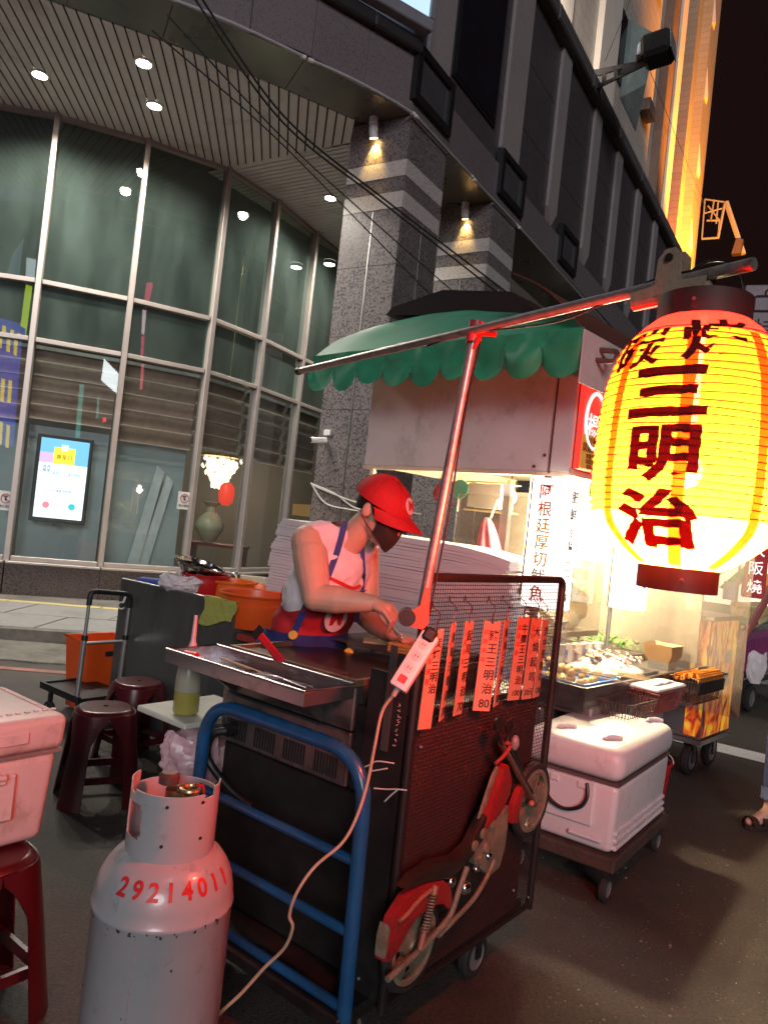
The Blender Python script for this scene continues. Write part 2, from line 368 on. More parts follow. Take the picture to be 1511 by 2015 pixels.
struct(b.build('white_road_line', M_whp, smooth=0))
# grit and small litter specks on the asphalt
b = MB()
for k in range(420):
    px, py = rng.uniform(1060, 1600), rng.uniform(1590, 2100); p = atz(px, py, 0.0)
    r0 = rng.uniform(0.0012, 0.0040) * (1 if rng.random() < .93 else 1.8); a = rng.random() * 6
    vs = [p + Vector((r0 * math.cos(a + q * 2.1), r0 * math.sin(a + q * 2.1), 0.0005)) for q in range(3)] + [p + UP * r0 * 0.9]
    b.raw(vs, [(0, 1, 2), (0, 1, 3), (1, 2, 3), (2, 0, 3)])
stuff(b.build('road_grit', mat('pale_grit', (0.36, 0.30, 0.24), rough=0.5, var=0.4, scale=50), smooth=0))

# ------------------------------------------------------------------ corner building
FB = frame(-0.18, 8.86, 31.4)                                  # x along the street, y into the building
bld = thing('corner_building', 'dark granite corner building with tall lobby glazing and lit striped canopy soffit', 'building', (-2.5, 10.5, 0))
ZS = 6.4
MUL = [(-7.25, 9.52), (-5.98, 9.62), (-4.80, 9.80), (-3.75, 10.22), (-2.77, 10.81), (-2.20, 11.72), (-1.70, 12.87), (-1.22, 13.95), (-0.72, 15.02)]
ROWS = [0.56, 3.42, 4.18, ZS - 0.04]
def seg_frame(a, b):
    a, b = Vector((*a, 0)), Vector((*b, 0)); d = (b - a).normalized(); n = Vector((d.y, -d.x, 0)); return a, b, d, n
# mullion posts, transoms and panes
for i, (x, y) in enumerate(MUL):
    a = Vector((*MUL[max(i - 1, 0)], 0)); c = Vector((*MUL[min(i + 1, len(MUL) - 1)], 0)); d = (c - a).normalized(); n = Vector((d.y, -d.x, 0))
    b = MB(plane_m((x, y, 0), d, n.cross(d) if False else UP.cross(d)))
    b.box(-0.036, 0.036, -0.08, 0.06, 0.50, ZS, bev=0.006); b.build('mullion_post', M_alu, bld)
for i in range(len(MUL) - 1):
    a, c, d, n = seg_frame(MUL[i], MUL[i + 1]); L = (c - a).length; F = plane_m(a, d, UP.cross(d))
    for z in ROWS[:-1]:
        b = MB(F); b.box(0.037, L - 0.037, -0.066, 0.05, z - 0.03, z + 0.03, bev=0.005); b.build('transom', M_alu, bld)
    b = MB(F); b.box(0.037, L - 0.037, -0.05, 0.05, ZS - 0.06, ZS - 0.001); b.build('transom', M_alu, bld)
    for q in range(3):
        z0, z1 = ROWS[q] + 0.031, ROWS[q + 1] - 0.031
        dt = (rng.random() - 0.5) * 0.004
        b = MB(F); b.raw([(0.03, 0, z0), (L - 0.03, dt, z0), (L - 0.03, dt, z1), (0.03, 0, z1)], [(0, 1, 2, 3)])
        b.build('glass_pane', M_glass if q else M_glass2, bld, smooth=0)
    b = MB(F); b.box(-0.01, L + 0.01, -0.16, 0.10, 0.10, 0.50); b.build('plinth_block', G_plinth, bld, smooth=0)
    b = MB(F); b.box(-0.005, L + 0.005, -0.19, 0.09, 0.501, 0.53, bev=0.004); b.build('sill', M_alu, bld)
# lobby inside
b = MB(); b.prism([(-9, 9.9), (-7.3, 9.75), (-5.9, 9.85), (-4.7, 10.05), (-3.6, 10.5), (-2.55, 11.1), (-1.95, 12.0), (-1.45, 13.1), (-0.5, 15.2), (-2, 18), (-9, 18)], (0, 0, 0.0), (1, 0, 0), (0, 1, 0), 0.12)
b.build('lobby_floor', mat('lobby_floor', (0.05, 0.045, 0.04), rough=0.2), bld, smooth=0)
b = MB(); b.box(-10, 0.5, 15.6, 15.8, 0, 7); b.box(-10.2, -10, 9, 15.8, 0, 7); b.box(-10, -0.9, 10.2, 15.8, ZS + 0.05, ZS + 0.15)
b.build('lobby_wall', M_wall_in, bld, smooth=0)
for i in (0, 1, 2, 3):                                        # grey film boards behind the lower panes
    a, c, d, n = seg_frame(MUL[i], MUL[i + 1]); L = (c - a).length; F = plane_m(a, d, UP.cross(d))
    b = MB(F); b.box(0.06, L - 0.06, 0.30, 0.33, 0.56, 2.34); b.build('screen_board', mat('grey_film', (0.32, 0.38, 0.395), rough=0.5, var=0.08, scale=1.5), bld, smooth=0)
# soffit boards
INN = [(-8.5, 6.35), (-5.5, 6.95), (-3.89, 7.5), (-3.07, 7.87), (-2.43, 8.19), (-1.73, 8.59), (-0.93, 9.09), (-0.80, 9.18)]
OUT = [(-8.5, 5.45), (-6.5, 5.95), (-4.3, 6.62), (-2.59, 7.31), (-1.36, 7.99), (-0.49, 8.62), (-0.18, 8.86)]
def interp(P, x):
    for (x0, y0), (x1, y1) in zip(P, P[1:]):
        if x0 <= x <= x1: return y0 + (y1 - y0) * (x - x0) / (x1 - x0)
    return P[-1][1] if x > P[-1][0] else P[0][1]
def far_y(x):
    if x <= -2.77: return interp(MUL, x) - 0.02
    return 10.81 + (x + 2.77) * (9.81 - 10.81) / (-1.05 + 2.77) - 0.03
x = -8.2
while x < -0.95:
    wd = 0.088; pts = []
    for dx in (0, wd):
        xa = x + dx; ya = interp(INN, xa); yb = ya
        for _ in range(12): xb = xa - 0.14 * (yb - ya); yb = far_y(xb)
        pts.append(((xa, ya), (xa - 0.14 * (yb - ya), yb)))
    poly = [pts[0][0], pts[1][0], pts[1][1], pts[0][1]]
    b = MB(); b.prism(poly, (0, 0, ZS - 0.012), (1, 0, 0), (0, 1, 0), 0.012); b.build('soffit_board', M_board, bld, smooth=0)
    x += 0.108
rest = MB(FB)
for k in range(150):
    xa = 0.30 + k * 0.098
    q = MB(FB) if k < 48 else rest
    q.box(xa, xa + 0.078, 0.96, 3.62, ZS - 0.012, ZS)
    if k < 48: q.build('soffit_board', M_board, bld, smooth=0)
stuff(rest.build('soffit_boards_far', M_board, bld, smooth=0))
b = MB(); b.prism([(-9, 5.5)] + [(p[0], p[1]) for p in OUT] + [tuple((FB @ Vector((16, 0, 0))).xy), tuple((FB @ Vector((16, 5, 0))).xy), (-9, 16)], (0, 0, ZS + 0.004), (1, 0, 0), (0, 1, 0), 0.04)
b.build('soffit_backing', M_grout, bld, smooth=0)
# dark polished soffit band at the outer edge
for i in range(len(OUT) - 1):
    xa, xb = OUT[i][0], OUT[i + 1][0]
    n_ = max(1, int((xb - xa) / 0.8)); 
    for q in range(n_):
        x0, x1 = xa + (xb - xa) * q / n_ + 0.004, xa + (xb - xa) * (q + 1) / n_ - 0.004
        s0, s1 = x0 - 0.30, x1 - 0.30
        b = MB(); b.prism([(x0, interp(OUT, x0)), (x1, interp(OUT, x1)), (s1, interp(INN, s1) - 0.02), (s0, interp(INN, s0) - 0.02)], (0, 0, ZS - 0.006), (1, 0, 0), (0, 1, 0), 0.01)
        b.build('soffit_panel', M_dksoff, bld, smooth=0)
for k in range(12):
    b = MB(FB); b.box(k * 1.25 + 0.004, k * 1.25 + 1.246, 0.0, 0.945, ZS - 0.006, ZS + 0.003); b.build('soffit_panel', M_dksoff, bld, smooth=0)
# curved granite fascia above the canopy edge
pts = []
for i in range(len(OUT) - 1):
    a, c = Vector((*OUT[i], 0)), Vector((*OUT[i + 1], 0))
    for q in range(8): pts.append(a.lerp(c, q / 8))
pts.append(Vector((*OUT[-1], 0)))
acc = [0]
for p, q in zip(pts, pts[1:]): acc.append(acc[-1] + (q - p).length)
def along(t):
    for i in range(len(acc) - 1):
        if acc[i] <= t <= acc[i + 1]: return pts[i].lerp(pts[i + 1], (t - acc[i]) / max(1e-6, acc[i + 1] - acc[i]))
    return pts[-1]
T = acc[-1]; n_ = 13; w_ = T / n_
for k in range(n_):
    a, c, d, n = seg_frame(along(k * w_ + 0.004).xy, along((k + 1) * w_ - 0.004).xy); L = (c - a).length; F = plane_m(a, d, UP.cross(d))
    b = MB(F); b.box(0, L, 0.0, 0.05, ZS - 0.002, 7.08, bev=0.003); b.build('granite_panel', G_mid, bld, smooth=0)
    b = MB(F); b.box(-0.02, L + 0.02, 0.035, 0.4, ZS + 0.05, 7.05); b.build('wall_core', M_grout, bld, smooth=0)
    b = MB(F); b.box(-0.01, L + 0.01, -0.10, 0.12, 7.085, 7.25, bev=0.02); b.build('ledge', mat('dark_ledge', (0.03, 0.028, 0.03), rough=0.4), bld, smooth=0)
    b = MB(F); b.box(-0.02, L + 0.02, 0.10, 0.25, 7.25, 10.4); b.build('upper_wall', G_mid, bld, smooth=0)
# straight upper wall along the street
bays = [0.0, 0.92, 1.75, 2.75, 3.25, 4.75, 5.15, 6.75, 7.15, 8.5, 8.9, 10.4, 10.8, 12.3, 12.7, 14.3, 14.7, 16.0]
b = MB(FB); b.box(0.0, 16.0, 0.16, 0.4, ZS + 0.05, 10.2); b.build('wall_core', M_grout, bld, smooth=0)
for k in range(13):
    b = MB(FB); b.box(k * 1.23 + 0.004, k * 1.23 + 1.226, 0.0, 0.17, ZS, 6.98); b.build('granite_panel', G_mid, bld, smooth=0)
fins = [(0.30, 0.86), (2.62, 3.30), (4.72, 5.16), (6.72, 7.16), (8.45, 8.85), (10.3, 10.7), (12.2, 12.6), (14.1, 14.5)]
for (x0, x1) in fins:
    xm = (x0 + x1) / 2; b = MB(FB)
    vs = [(x0, 0.16, 7.30), (x0, 0.035, 7.30), (x1, 0.035, 7.30), (x1, 0.16, 7.30), (xm, 0.035, 7.02), (xm, 0.16, 7.02), (x0, 0.16, 10.1), (x0, 0.035, 10.1), (x1, 0.035, 10.1), (x1, 0.16, 10.1)]
    b.raw(vs, [(0, 1, 7, 6), (1, 4, 2, 8, 7), (2, 3, 9, 8), (0, 5, 4, 1), (5, 3, 2, 4), (6, 7, 8, 9), (0, 6, 9, 3, 5)]); b.build('granite_fin', G_fin, bld, smooth=0)
edges = [0.0] + [v for f in fins for v in f] + [16.0]
for i in range(0, len(edges), 2):
    x0, x1 = edges[i] + 0.003, edges[i + 1] - 0.003
    if x1 - x0 < 0.1: continue
    gdark = mat('dark_spandrel', (0.075, 0.062, 0.068), rough=0.4, var=0.2, scale=12)
    for z0, z1 in ((6.985, 8.0), (8.01, 9.05), (9.06, 10.1)):
        b = MB(FB); b.box(x0, x1, 0.09, 0.17, z0, z1); b.build('granite_panel', gdark, bld, smooth=0)
    if x1 - x0 > 0.6 and i == 2:
        for z0, z1 in ((7.45, 9.7),):
            xa, xb = x0 + 0.12, x1 - 0.25
            b = MB(FB); b.box(xa, xb, 0.06, 0.088, z0, z1); w = b.build('window', M_black, bld, smooth=0)
            b = MB(FB); b.box(xa + 0.05, xb - 0.05, 0.05, 0.058, z0 + 0.05, z1 - 0.05); b.build('pane', M_dkglass, w, smooth=0)
for k in range(8):
    b = MB(FB); b.box(k * 2.0 + 0.003, k * 2.0 + 1.997, -0.10, 0.45, 10.101, 10.38, bev=0.03); b.build('parapet_block', mat('parapet_grey', (0.10, 0.09, 0.095), rough=0.6, var=0.15, scale=6), bld, smooth=0)
# columns
def column(x0, w, dpt):
    b = MB(FB); b.box(x0 + 0.02, x0 + w - 0.02, 0.02, dpt - 0.02, 0.1, ZS - 0.008); c = b.build('column', M_grout, bld, smooth=0)
    rows = [(0.1, 0.95, G_dark), (0.95, 1.9, G_dark), (1.9, 2.85, G_dark), (2.85, 3.75, G_dark), (3.75, 4.6, G_dark), (4.6, 5.28, G_dark), (5.28, 5.48, G_lite), (5.48, 5.66, G_dark), (5.66, 5.86, G_lite), (5.86, ZS - 0.01, G_dark)]
    for z0, z1, g_ in rows:
        split = g_ is G_dark and z1 < 5.3
        pro = 0.006 if g_ is G_lite else 0.0
        ys = [(0.0, dpt * 0.46), (dpt * 0.46 + 0.02, dpt)] if split else [(0.0, dpt)]
        for (a, e) in ys:
            b = MB(FB); b.box(x0 - pro, x0 + 0.021, a + 0.003 - pro, e - 0.003, z0 + 0.003, z1 - 0.003); b.build('granite_tile', g_, c, smooth=0)
        xs = [(x0 + 0.022, x0 + w * 0.55), (x0 + w * 0.55 + 0.02, x0 + w)] if split else [(x0 + 0.022, x0 + w)]
        for (a, e) in xs:
            b = MB(FB); b.box(a + 0.003, e - 0.003, -pro, 0.021, z0 + 0.003, z1 - 0.003); b.build('granite_tile', g_, c, smooth=0)
    for (p, ax) in ((dpt * 0.46 + 0.01, 0), (x0 + w * 0.55 + 0.01, 1)):
        b = MB(FB)
        if ax == 0: b.box(x0 - 0.006, x0 + 0.01, p - 0.008, p + 0.008, 0.1, 5.27)
        else: b.box(p - 0.008, p + 0.008, -0.006, 0.01, 0.1, 5.27)
        b.build('steel_strip', M_steel, c, smooth=0)
    # triangular relief panels low on the column
    for k in range(2):
        y0 = k * dpt * 0.5 + 0.03; y1 = (k + 1) * dpt * 0.5 - 0.02
        b = MB(FB); b.prism([(y0, 0.30), (y1, 0.30), ((y0 + y1) / 2, 1.55)], (x0 - 0.0, 0, 0), (0, 1, 0), (0, 0, 1), -0.012); b.build('relief_triangle', G_mid, c, smooth=0)
column(0.0, 0.93, 0.85); column(2.46, 0.91, 0.85); column(7.4, 0.91, 0.85)
b = MB(FB); b.box(5.1, 16, 3.75, 3.9, 0.1, ZS); b.build('shop_wall', G_dark, bld, smooth=0)
# black framed boxes over the columns
for x0 in (-0.06, 2.52, 5.3):
    b = MB(FB); y0, y1, z0, z1 = -0.06, 0.05, 6.55, 7.22; w = 0.94; t = 0.10
    b.box(x0, x0 + w, y0, y1, z0, z0 + t); b.box(x0, x0 + w, y0, y1, z1 - t, z1); b.box(x0, x0 + t, y0, y1, z0 + t, z1 - t); b.box(x0 + w - t, x0 + w, y0, y1, z0 + t, z1 - t)
    f_ = b.build('vent_frame', M_black, bld, smooth=0)
    b = MB(FB); b.box(x0 + t, x0 + w - t, -0.02, 0.0, z0 + t, z1 - t); b.build('vent_glass', mat('grey_glass', (0.07, 0.07, 0.075), rough=0.2), f_, smooth=0)

# downlights in the soffit
M_lens = emat('downlight_lens', (1.0, 0.90, 0.72), 45.0)
DL = [(-4.62, 8.86, 'in the soffit far left'), (-3.23, 8.39, 'in the soffit nearest the canopy edge'), (-3.38, 9.28, 'in the soffit, nearer the glazing than its neighbour'), (-1.33, 11.42, 'in the soffit close to the first granite column')]
for k, (x, y, w_) in enumerate(DL + [(-6.0, 8.4, None), (-0.75, 12.6, None)]):
    t = thing('downlight', 'round lit recessed downlight ' + (w_ or ('beyond the left edge of the picture' if k == 4 else 'behind the first granite column')), 'downlight', (x, y, ZS - 0.015), 'recessed soffit downlights')
    b = MB(); b.lathe([(0.115, 0), (0.115, -0.012), (0.085, -0.016), (0.085, -0.002)], (x, y, ZS - 0.012), 28, cap=False); b.build('trim_ring', M_white, t)
    b = MB(); b.lathe([(0.084, 0), (0.05, -0.004), (0.0005, -0.006)], (x, y, ZS - 0.018), 28); b.build('lens', M_lens, t)
    l = bpy.data.lights.new('downlight_lamp', 'SPOT'); l.energy = 330; l.color = (1.0, 0.92, 0.80); l.spot_size = R(150); l.spot_blend = 0.6; l.shadow_soft_size = 0.08
    lo = bpy.data.objects.new('lamp', l); col.objects.link(lo); lo.parent = t; lo.location = (0, 0, -0.03)
for k, (px, py, lab) in enumerate(((583, 526, 'inside the lobby, left of two near the column'), (648, 520, 'inside the lobby, right of two near the column'))):
    p = atz(px, py, ZS - 0.06); t = thing('lobby_light', 'round lit ceiling light ' + lab, 'ceiling light', p, 'lobby ceiling lights')
    b = MB(); b.lathe([(0.10, 0.0), (0.11, -0.01), (0.12, 0.03), (0.12, 0.06)], p, 24, cap=False); b.build('trim_ring', M_white, t)
    b = MB(); b.lathe([(0.10, -0.002), (0.0005, -0.006)], p, 24, cap=False); b.build('lens', M_lens, t)
# spot lamps on the two column heads
for k, (x0, lab) in enumerate(((0.0, 'small white spot lamp lighting the head of the nearer granite column'), (2.46, 'small white spot lamp lighting the head of the farther granite column'))):
    P = FB @ Vector((x0 - 0.10, 0.47 if k == 0 else 0.40, 0)); t = thing('spot_lamp', lab, 'spot lamp', (P.x, P.y, ZS - 0.02), 'column spot lamps')
    b = MB(); b.cyl((P.x, P.y, ZS - 0.01), (P.x, P.y, ZS - 0.10), 0.055, n=20); b.build('base', M_white, t)
    tilt = (FB.to_3x3() @ Vector((0.35, 0, -1))).normalized(); c = Vector((P.x, P.y, ZS - 0.13)); e = c + tilt * 0.12
    b = MB(); b.tube([c - tilt * 0.03, c, e], [0.03, 0.05, 0.055], 20); b.build('head', M_white, t)
    for s_ in (-1, 1):
        sd = FB.to_3x3() @ Vector((0, 1, 0)) * s_ * 0.058
        b = MB(); b.tube([Vector((P.x, P.y, ZS - 0.09)) + sd * 0.8, c + sd + tilt * 0.05], 0.008, 6); b.build('bracket', M_white, t)
    b = MB(); b.tube([e + tilt * 0.001, e + tilt * 0.004], 0.046, 20); b.build('lens', emat('warm_lens', (1.0, 0.62, 0.20), 12.0), t)
    l = bpy.data.lights.new('spot_beam', 'SPOT'); l.energy = 40 ; l.color = (1.0, 0.62, 0.18); l.spot_size = R(75); l.spot_blend = 0.7; l.shadow_soft_size = 0.03
    lo = bpy.data.objects.new('lamp', l); col.objects.link(lo); lo.parent = t; lo.location = Vector((e + tilt * 0.02)) - Vector(t['_o'])
    lo.rotation_euler = (FB.to_3x3() @ Vector((0.50, 0, -1))).to_track_quat('-Z', 'Y').to_euler()
# thin tube lights clipped along the canopy edge
segs = [((300, -16), (601, 113)), ((608, 117), (815, 224)), ((818, 228), (930, 349)), ((933, 353), (1018, 444)), ((1021, 447), (1150, 590)), ((1153, 594), (1262, 715))]
names = ['over the lobby glazing', 'ending at the first column head', 'just right of the first column', 'above the second column', 'past the second column', 'farthest along the street']
for (a, c), nm in zip(segs, names):
    n_ = 6; P = []
    for q in range(n_ + 1):
        p = atz(a[0] + (c[0] - a[0]) * q / n_, a[1] + (c[1] - a[1]) * q / n_ , ZS - 0.03); P.append(p)
    if a[0] < 700:
        mid = (P[0] + P[-1]) / 2; d_ = (P[-1] - P[0]).normalized(); nn = Vector((d_.y, -d_.x, 0))
        P = [p + nn * 0.05 * (1 - (2 * q / n_ - 1) ** 2) for q, p in enumerate(P)]
    t = thing('tube_light', 'thin unlit white tube light along the canopy edge, ' + nm, 'tube light', P[0], 'tube lights along the canopy edge')
    b = MB(); b.tube(P, 0.016, 8); b.build('tube', mat('tube_plastic', (0.42, 0.42, 0.44), rough=0.3), t)
    for q in (0, -1):
        dd = (P[1] - P[0]).normalized() * (1 if q == 0 else -1); b = MB(); b.tube([P[q] - dd * 0.006, P[q] + dd * 0.05], 0.022, 8); b.build('end_cap', M_white, t)
# blue lit sign over the corner
a_, c_, d_, n_ = seg_frame((-1.75, 7.72), (-0.14, 8.80)); L = (c_ - a_).length; F = plane_m(a_ + n_ * 0.14, d_, UP.cross(d_))
t = thing('light_box', 'pale blue lit sign box above the canopy corner', 'sign', (a_.x, a_.y, 7.2))
b = MB(F); b.box(0.06, L - 0.06, -0.012, 0.02, 7.42, 9.3); b.build('panel', emat('pale_blue_panel', (0.42, 0.60, 0.85), 0.85), t, smooth=0)
b = MB(F); b.box(0, L, -0.05, 0.10, 7.26, 7.41, bev=0.012); b.box(L - 0.059, L, -0.05, 0.10, 7.41, 9.3); b.build('frame', mat('grey_frame', (0.20, 0.20, 0.22), rough=0.5), t)

# ------------------------------------------------------------------ things fixed on glass and column
def wall_face(k): a, c, d, n = seg_frame(MUL[k], MUL[k + 1]); return a, d, n
# advertising screen behind pane
a, d, n = wall_face(2)
ctr = hit(122, 943, a - n * 0.06, n); ex, ey = d, UP
tv = thing('display_screen', 'tall lit advertising screen behind the lobby glass', 'screen', (ctr.x, ctr.y, ctr.z - 0.6))
w, h = 0.60, 1.06; F = plane_m(ctr - n * 0.05, ex, UP.cross(ex))
b = MB(F); b.box(-w / 2 - 0.05, w / 2 + 0.05, -0.0, 0.06, -h / 2 - 0.06, h / 2 + 0.05, bev=0.01); b.box(-0.05, 0.05, 0.01, 0.05, -h / 2 - 0.10, -h / 2 - 0.055); b.build('bezel', M_black, tv)
def scr(nm, x0, x1, z0, z1, m_, dp=0.004):
    b = MB(F); b.box(x0, x1, -dp, -dp + 0.002, z0, z1); return b.build(nm, m_, tv, smooth=0)
scr('screen_panel', -w / 2, w / 2, -h / 2, h / 2, emat('screen_white', (0.82, 0.93, 1.0), 1.25), 0.003)
scr('picture_band', -w / 2, w / 2, 0.20, h / 2, emat('screen_blue', (0.16, 0.46, 0.80), 1.0), 0.006)
scr('picture_patch', -w / 2, -0.12, 0.20, 0.34, emat('screen_lilac', (0.62, 0.42, 0.80), 1.0), 0.008)
scr('yellow_card', -0.13, 0.13, 0.20, 0.42, emat('screen_yellow', (1.0, 0.80, 0.05), 1.1), 0.010)
scr('card_tag', -0.04, 0.04, 0.38, 0.46, emat('screen_white2', (0.9, 0.97, 1.0), 1.1), 0.012)
for k, (x_, c_) in enumerate(((-0.16, (0.85, 0.25, 0.30)), (0.0, (0.9, 0.75, 0.75)), (0.16, (0.05, 0.55, 0.65)))):
    b = MB(F); b.lathe([(0.001, 0), (0.045, 0)], (0, 0, 0), 20, M=Matrix.Translation((x_, -0.006, -0.36)) @ Matrix.Rotation(R(90), 4, 'X'), cap=False); b.build('round_picture', emat('scr_dot%d' % k, c_, 0.8), tv, smooth=0)
M_scrtxt = emat('screen_text', (0.10, 0.22, 0.30), 0.35)
def scrt(txt, x_, z_, s_, m_): return writing('screen_text', txt, F @ Vector((x_, -0.014, z_)), d, UP, s_, m_, tv, bold=0.01)
scrt('壽星日', 0.0, 0.295, 0.07, emat('screen_brown', (0.30, 0.20, 0.02), 0.5)); scrt('4月      $1099', 0.05, 0.07, 0.06, emat('screen_teal', (0.05, 0.35, 0.40), 0.5))
scrt('週週', -0.2, 0.15, 0.05, M_scrtxt); scrt('獨享', -0.2, 0.10, 0.05, M_scrtxt); scrt('平日優惠 限時預訂', 0.02, -0.16, 0.035, M_scrtxt); scrt('— — — — — — —', 0.05, -0.06, 0.03, M_scrtxt); scrt('— — — — — —', 0.05, 0.13, 0.025, M_scrtxt)
for x_ in (-0.16, 0.0, 0.16): scrt('———', x_, -0.435, 0.022, M_scrtxt)
# no-entry notices stuck on the glass
for (pxy, k, lab) in (((12, 985), 1, 'white no-smoking notice on the leftmost glass pane'), ((363, 985), 3, 'white no-smoking notice on the glass beside the leaning boards')):
    a, d, n = wall_face(k); c = hit(*pxy, a + n * 0.012, n)
    t = thing('notice', lab, 'notice', (c.x, c.y, c.z - 0.1), 'notices on the glass')
    F = plane_m(c, d, UP.cross(d)); b = MB(F); b.box(-0.095, 0.095, -0.003, 0.0, -0.125, 0.125); b.build('sheet', mat('notice_white', (0.62, 0.64, 0.62), rough=0.5), t, smooth=0)
    b = MB(F); b.tube([(0.058 * math.cos(R(q * 15)), -0.006, 0.03 + 0.058 * math.sin(R(q * 15))) for q in range(24)], 0.006, 6, closed=True); b.tube([(-0.04, -0.006, 0.07), (0.04, -0.006, -0.01)], 0.005, 6); b.build('red_ring', mat('notice_red', (0.35, 0.05, 0.05), rough=0.5), t)
    b = MB(F); b.box(-0.012, 0.012, -0.007, -0.004, 0.0, 0.045); b.box(-0.022, 0.022, -0.007, -0.004, 0.05, 0.066); b.build('pictogram', M_black, t, smooth=0)
    writing('notice_text', '禁止吸菸', F @ Vector((0, -0.005, -0.075)), d, UP, 0.038, M_black, t, bold=0.01)
# roman blinds behind the panes under the lower transom
M_blind = mat('brown_blind', (0.24, 0.150, 0.105), rough=0.85, var=0.2, scale=12, bump=0.3, bscale=30)
wherebl = ['in the leftmost pane', 'far left pane', 'above the advertising screen', 'above the leaning boards', 'above the crystal chandelier', 'in the pane left of the granite column', 'behind the column']
for i in range(0, 7):
    a, c, d, n = seg_frame(MUL[i], MUL[i + 1]); L = (c - a).length; F = plane_m(a, d, UP.cross(d))
    zb = (2.35, 2.38, 2.42, 2.28, 2.36, 2.30, 2.3)[i]; N = 5
    t = thing('roman_blind', 'brown roman blind half lowered, ' + wherebl[i], 'blind', (a.x, a.y, zb), 'roman blinds behind the lobby glazing')
    def fab(u, v, L=L, zb=zb): z = zb + (3.38 - zb) * v; return (0.05 + (L - 0.1) * u, 0.20 + 0.018 * math.sin(v * N * 2 * math.pi) + 0.012 * mnoise.noise(Vector((u * 4 + i * 7, v * 6, 0))), z + 0.01 * math.sin(u * 9 + i) * (1 - v))
    b = MB(F); b.grid(fab, 14, 36); b.build('fabric', M_blind, t, smooth=60)
    for q in range(N):
        z = zb + (3.38 - zb) * q / N; b = MB(F); b.box(0.05, L - 0.05, 0.165, 0.175, z - 0.006, z + 0.007); b.build('batten', mat('blind_batten', (0.50, 0.43, 0.37), rough=0.6), t, smooth=0)
    b = MB(F); b.box(0.04, L - 0.04, 0.15, 0.24, 3.34, 3.388); b.build('headrail', mat('blind_rail', (0.35, 0.33, 0.32), rough=0.4), t, smooth=0)
# leaning pale boards behind glass
a, d, n = wall_face(3)
for k, (x0, x1, w_) in enumerate(((0.40, 0.62, 0.16), (0.55, 0.78, 0.15))):
    F = plane_m(a, d, UP.cross(d)); b = MB(F)
    b.prism([(x0, 0.56), (x0 + w_, 0.56), (x1 + w_, 1.92 - 0.12 * k), (x1 + 0.05, 2.0 - 0.12 * k)], (0, 0.22 + 0.03 * k, 0), (1, 0, 0), (0, 0, 1), -0.02)
    o = b.build('leaning_board', mat('pale_board', (0.52, 0.57, 0.59), rough=0.5), None, smooth=0, origin=tuple(F @ Vector((x0, 0.2, 0.56)))); tag(o, 'pale board leaning behind the lobby glass, ' + ('left of two' if k == 0 else 'right of two'), 'board', 'boards leaning behind the glass')
# chandelier, vase and console table in the lobby
ch = at(432, 928, 14.2); t = thing('chandelier', 'lit crystal chandelier hanging in the lobby', 'chandelier', (ch.x, ch.y, ch.z))
b = MB(); rr = random.Random(5)
for k in range(330):
    v_ = rr.random(); r_ = 0.42 * math.sqrt(rr.random()) * (1 - 0.75 * v_) ; a_ = rr.random() * 6.283
    p = Vector((ch.x + r_ * math.cos(a_), ch.y + r_ * math.sin(a_), ch.z + 0.25 - 0.55 * v_)); q = 0.020 + 0.012 * rr.random()
    b.raw([p + Vector((q, 0, 0)), p + Vector((0, q, 0)), p - Vector((q, 0, 0)), p - Vector((0, q, 0)), p + UP * q * 1.5, p - UP * q * 1.5], [(0, 1, 4), (1, 2, 4), (2, 3, 4), (3, 0, 4), (1, 0, 5), (2, 1, 5), (3, 2, 5), (0, 3, 5)])
b.build('crystals', emat('crystal', (1.0, 0.80, 0.55), 2.6), t, smooth=0)['kind'] = 'stuff'
b = MB(); b.lathe([(0.44, 0.0), (0.45, 0.03), (0.40, 0.05), (0.05, 0.06)], (ch.x, ch.y, ch.z + 0.27), 28); b.cyl((ch.x, ch.y, ch.z + 0.3), (ch.x, ch.y, ZS), 0.015, n=8); b.build('canopy_ring', mat('brass', (0.55, 0.38, 0.14), rough=0.3, metal=0.9), t)
vz = at(413, 1033, 13.2); t = thing('vase', 'pale round-bellied vase on a stand in the lobby', 'vase', (vz.x, vz.y, vz.z - 0.3))
b = MB(); b.lathe([(0.10, -0.30), (0.12, -0.28), (0.24, -0.08), (0.25, 0.0), (0.19, 0.12), (0.09, 0.22), (0.08, 0.32), (0.15, 0.40), (0.14, 0.41)], (vz.x, vz.y, vz.z), 28); b.build('body', mat('vase_glaze', (0.55, 0.48, 0.33), rough=0.3, emit=(0.5, 0.4, 0.25), estr=0.0), t)
b = MB(); b.box(vz.x - 0.3, vz.x + 0.7, vz.y - 0.25, vz.y + 0.25, vz.z - 0.36, vz.z - 0.31); b.box(vz.x - 0.28, vz.x - 0.22, vz.y - 0.2, vz.y + 0.2, 0.12, vz.z - 0.36); b.box(vz.x + 0.62, vz.x + 0.68, vz.y - 0.2, vz.y + 0.2, 0.12, vz.z - 0.36)
tag(b.build('console_table', mat('red_lacquer', (0.20, 0.03, 0.03), rough=0.3), None, origin=(vz.x, vz.y, 0.1)), 'dark red console table under the vase in the lobby', 'table')
rl = at(446, 972, 13.0); t = thing('red_lantern', 'small red lantern hanging inside the lobby', 'lantern', (rl.x, rl.y, rl.z - 0.2))
b = MB(); b.lathe([(0.06, -0.20), (0.12, -0.13), (0.14, 0.0), (0.12, 0.13), (0.06, 0.20)], (rl.x, rl.y, rl.z), 20); b.build('shade', emat('red_shade', (0.9, 0.06, 0.03), 0.7), t)
b = MB(); b.cyl((rl.x, rl.y, rl.z + 0.2), (rl.x, rl.y, ZS), 0.006, n=6); b.build('cord', M_black, t)
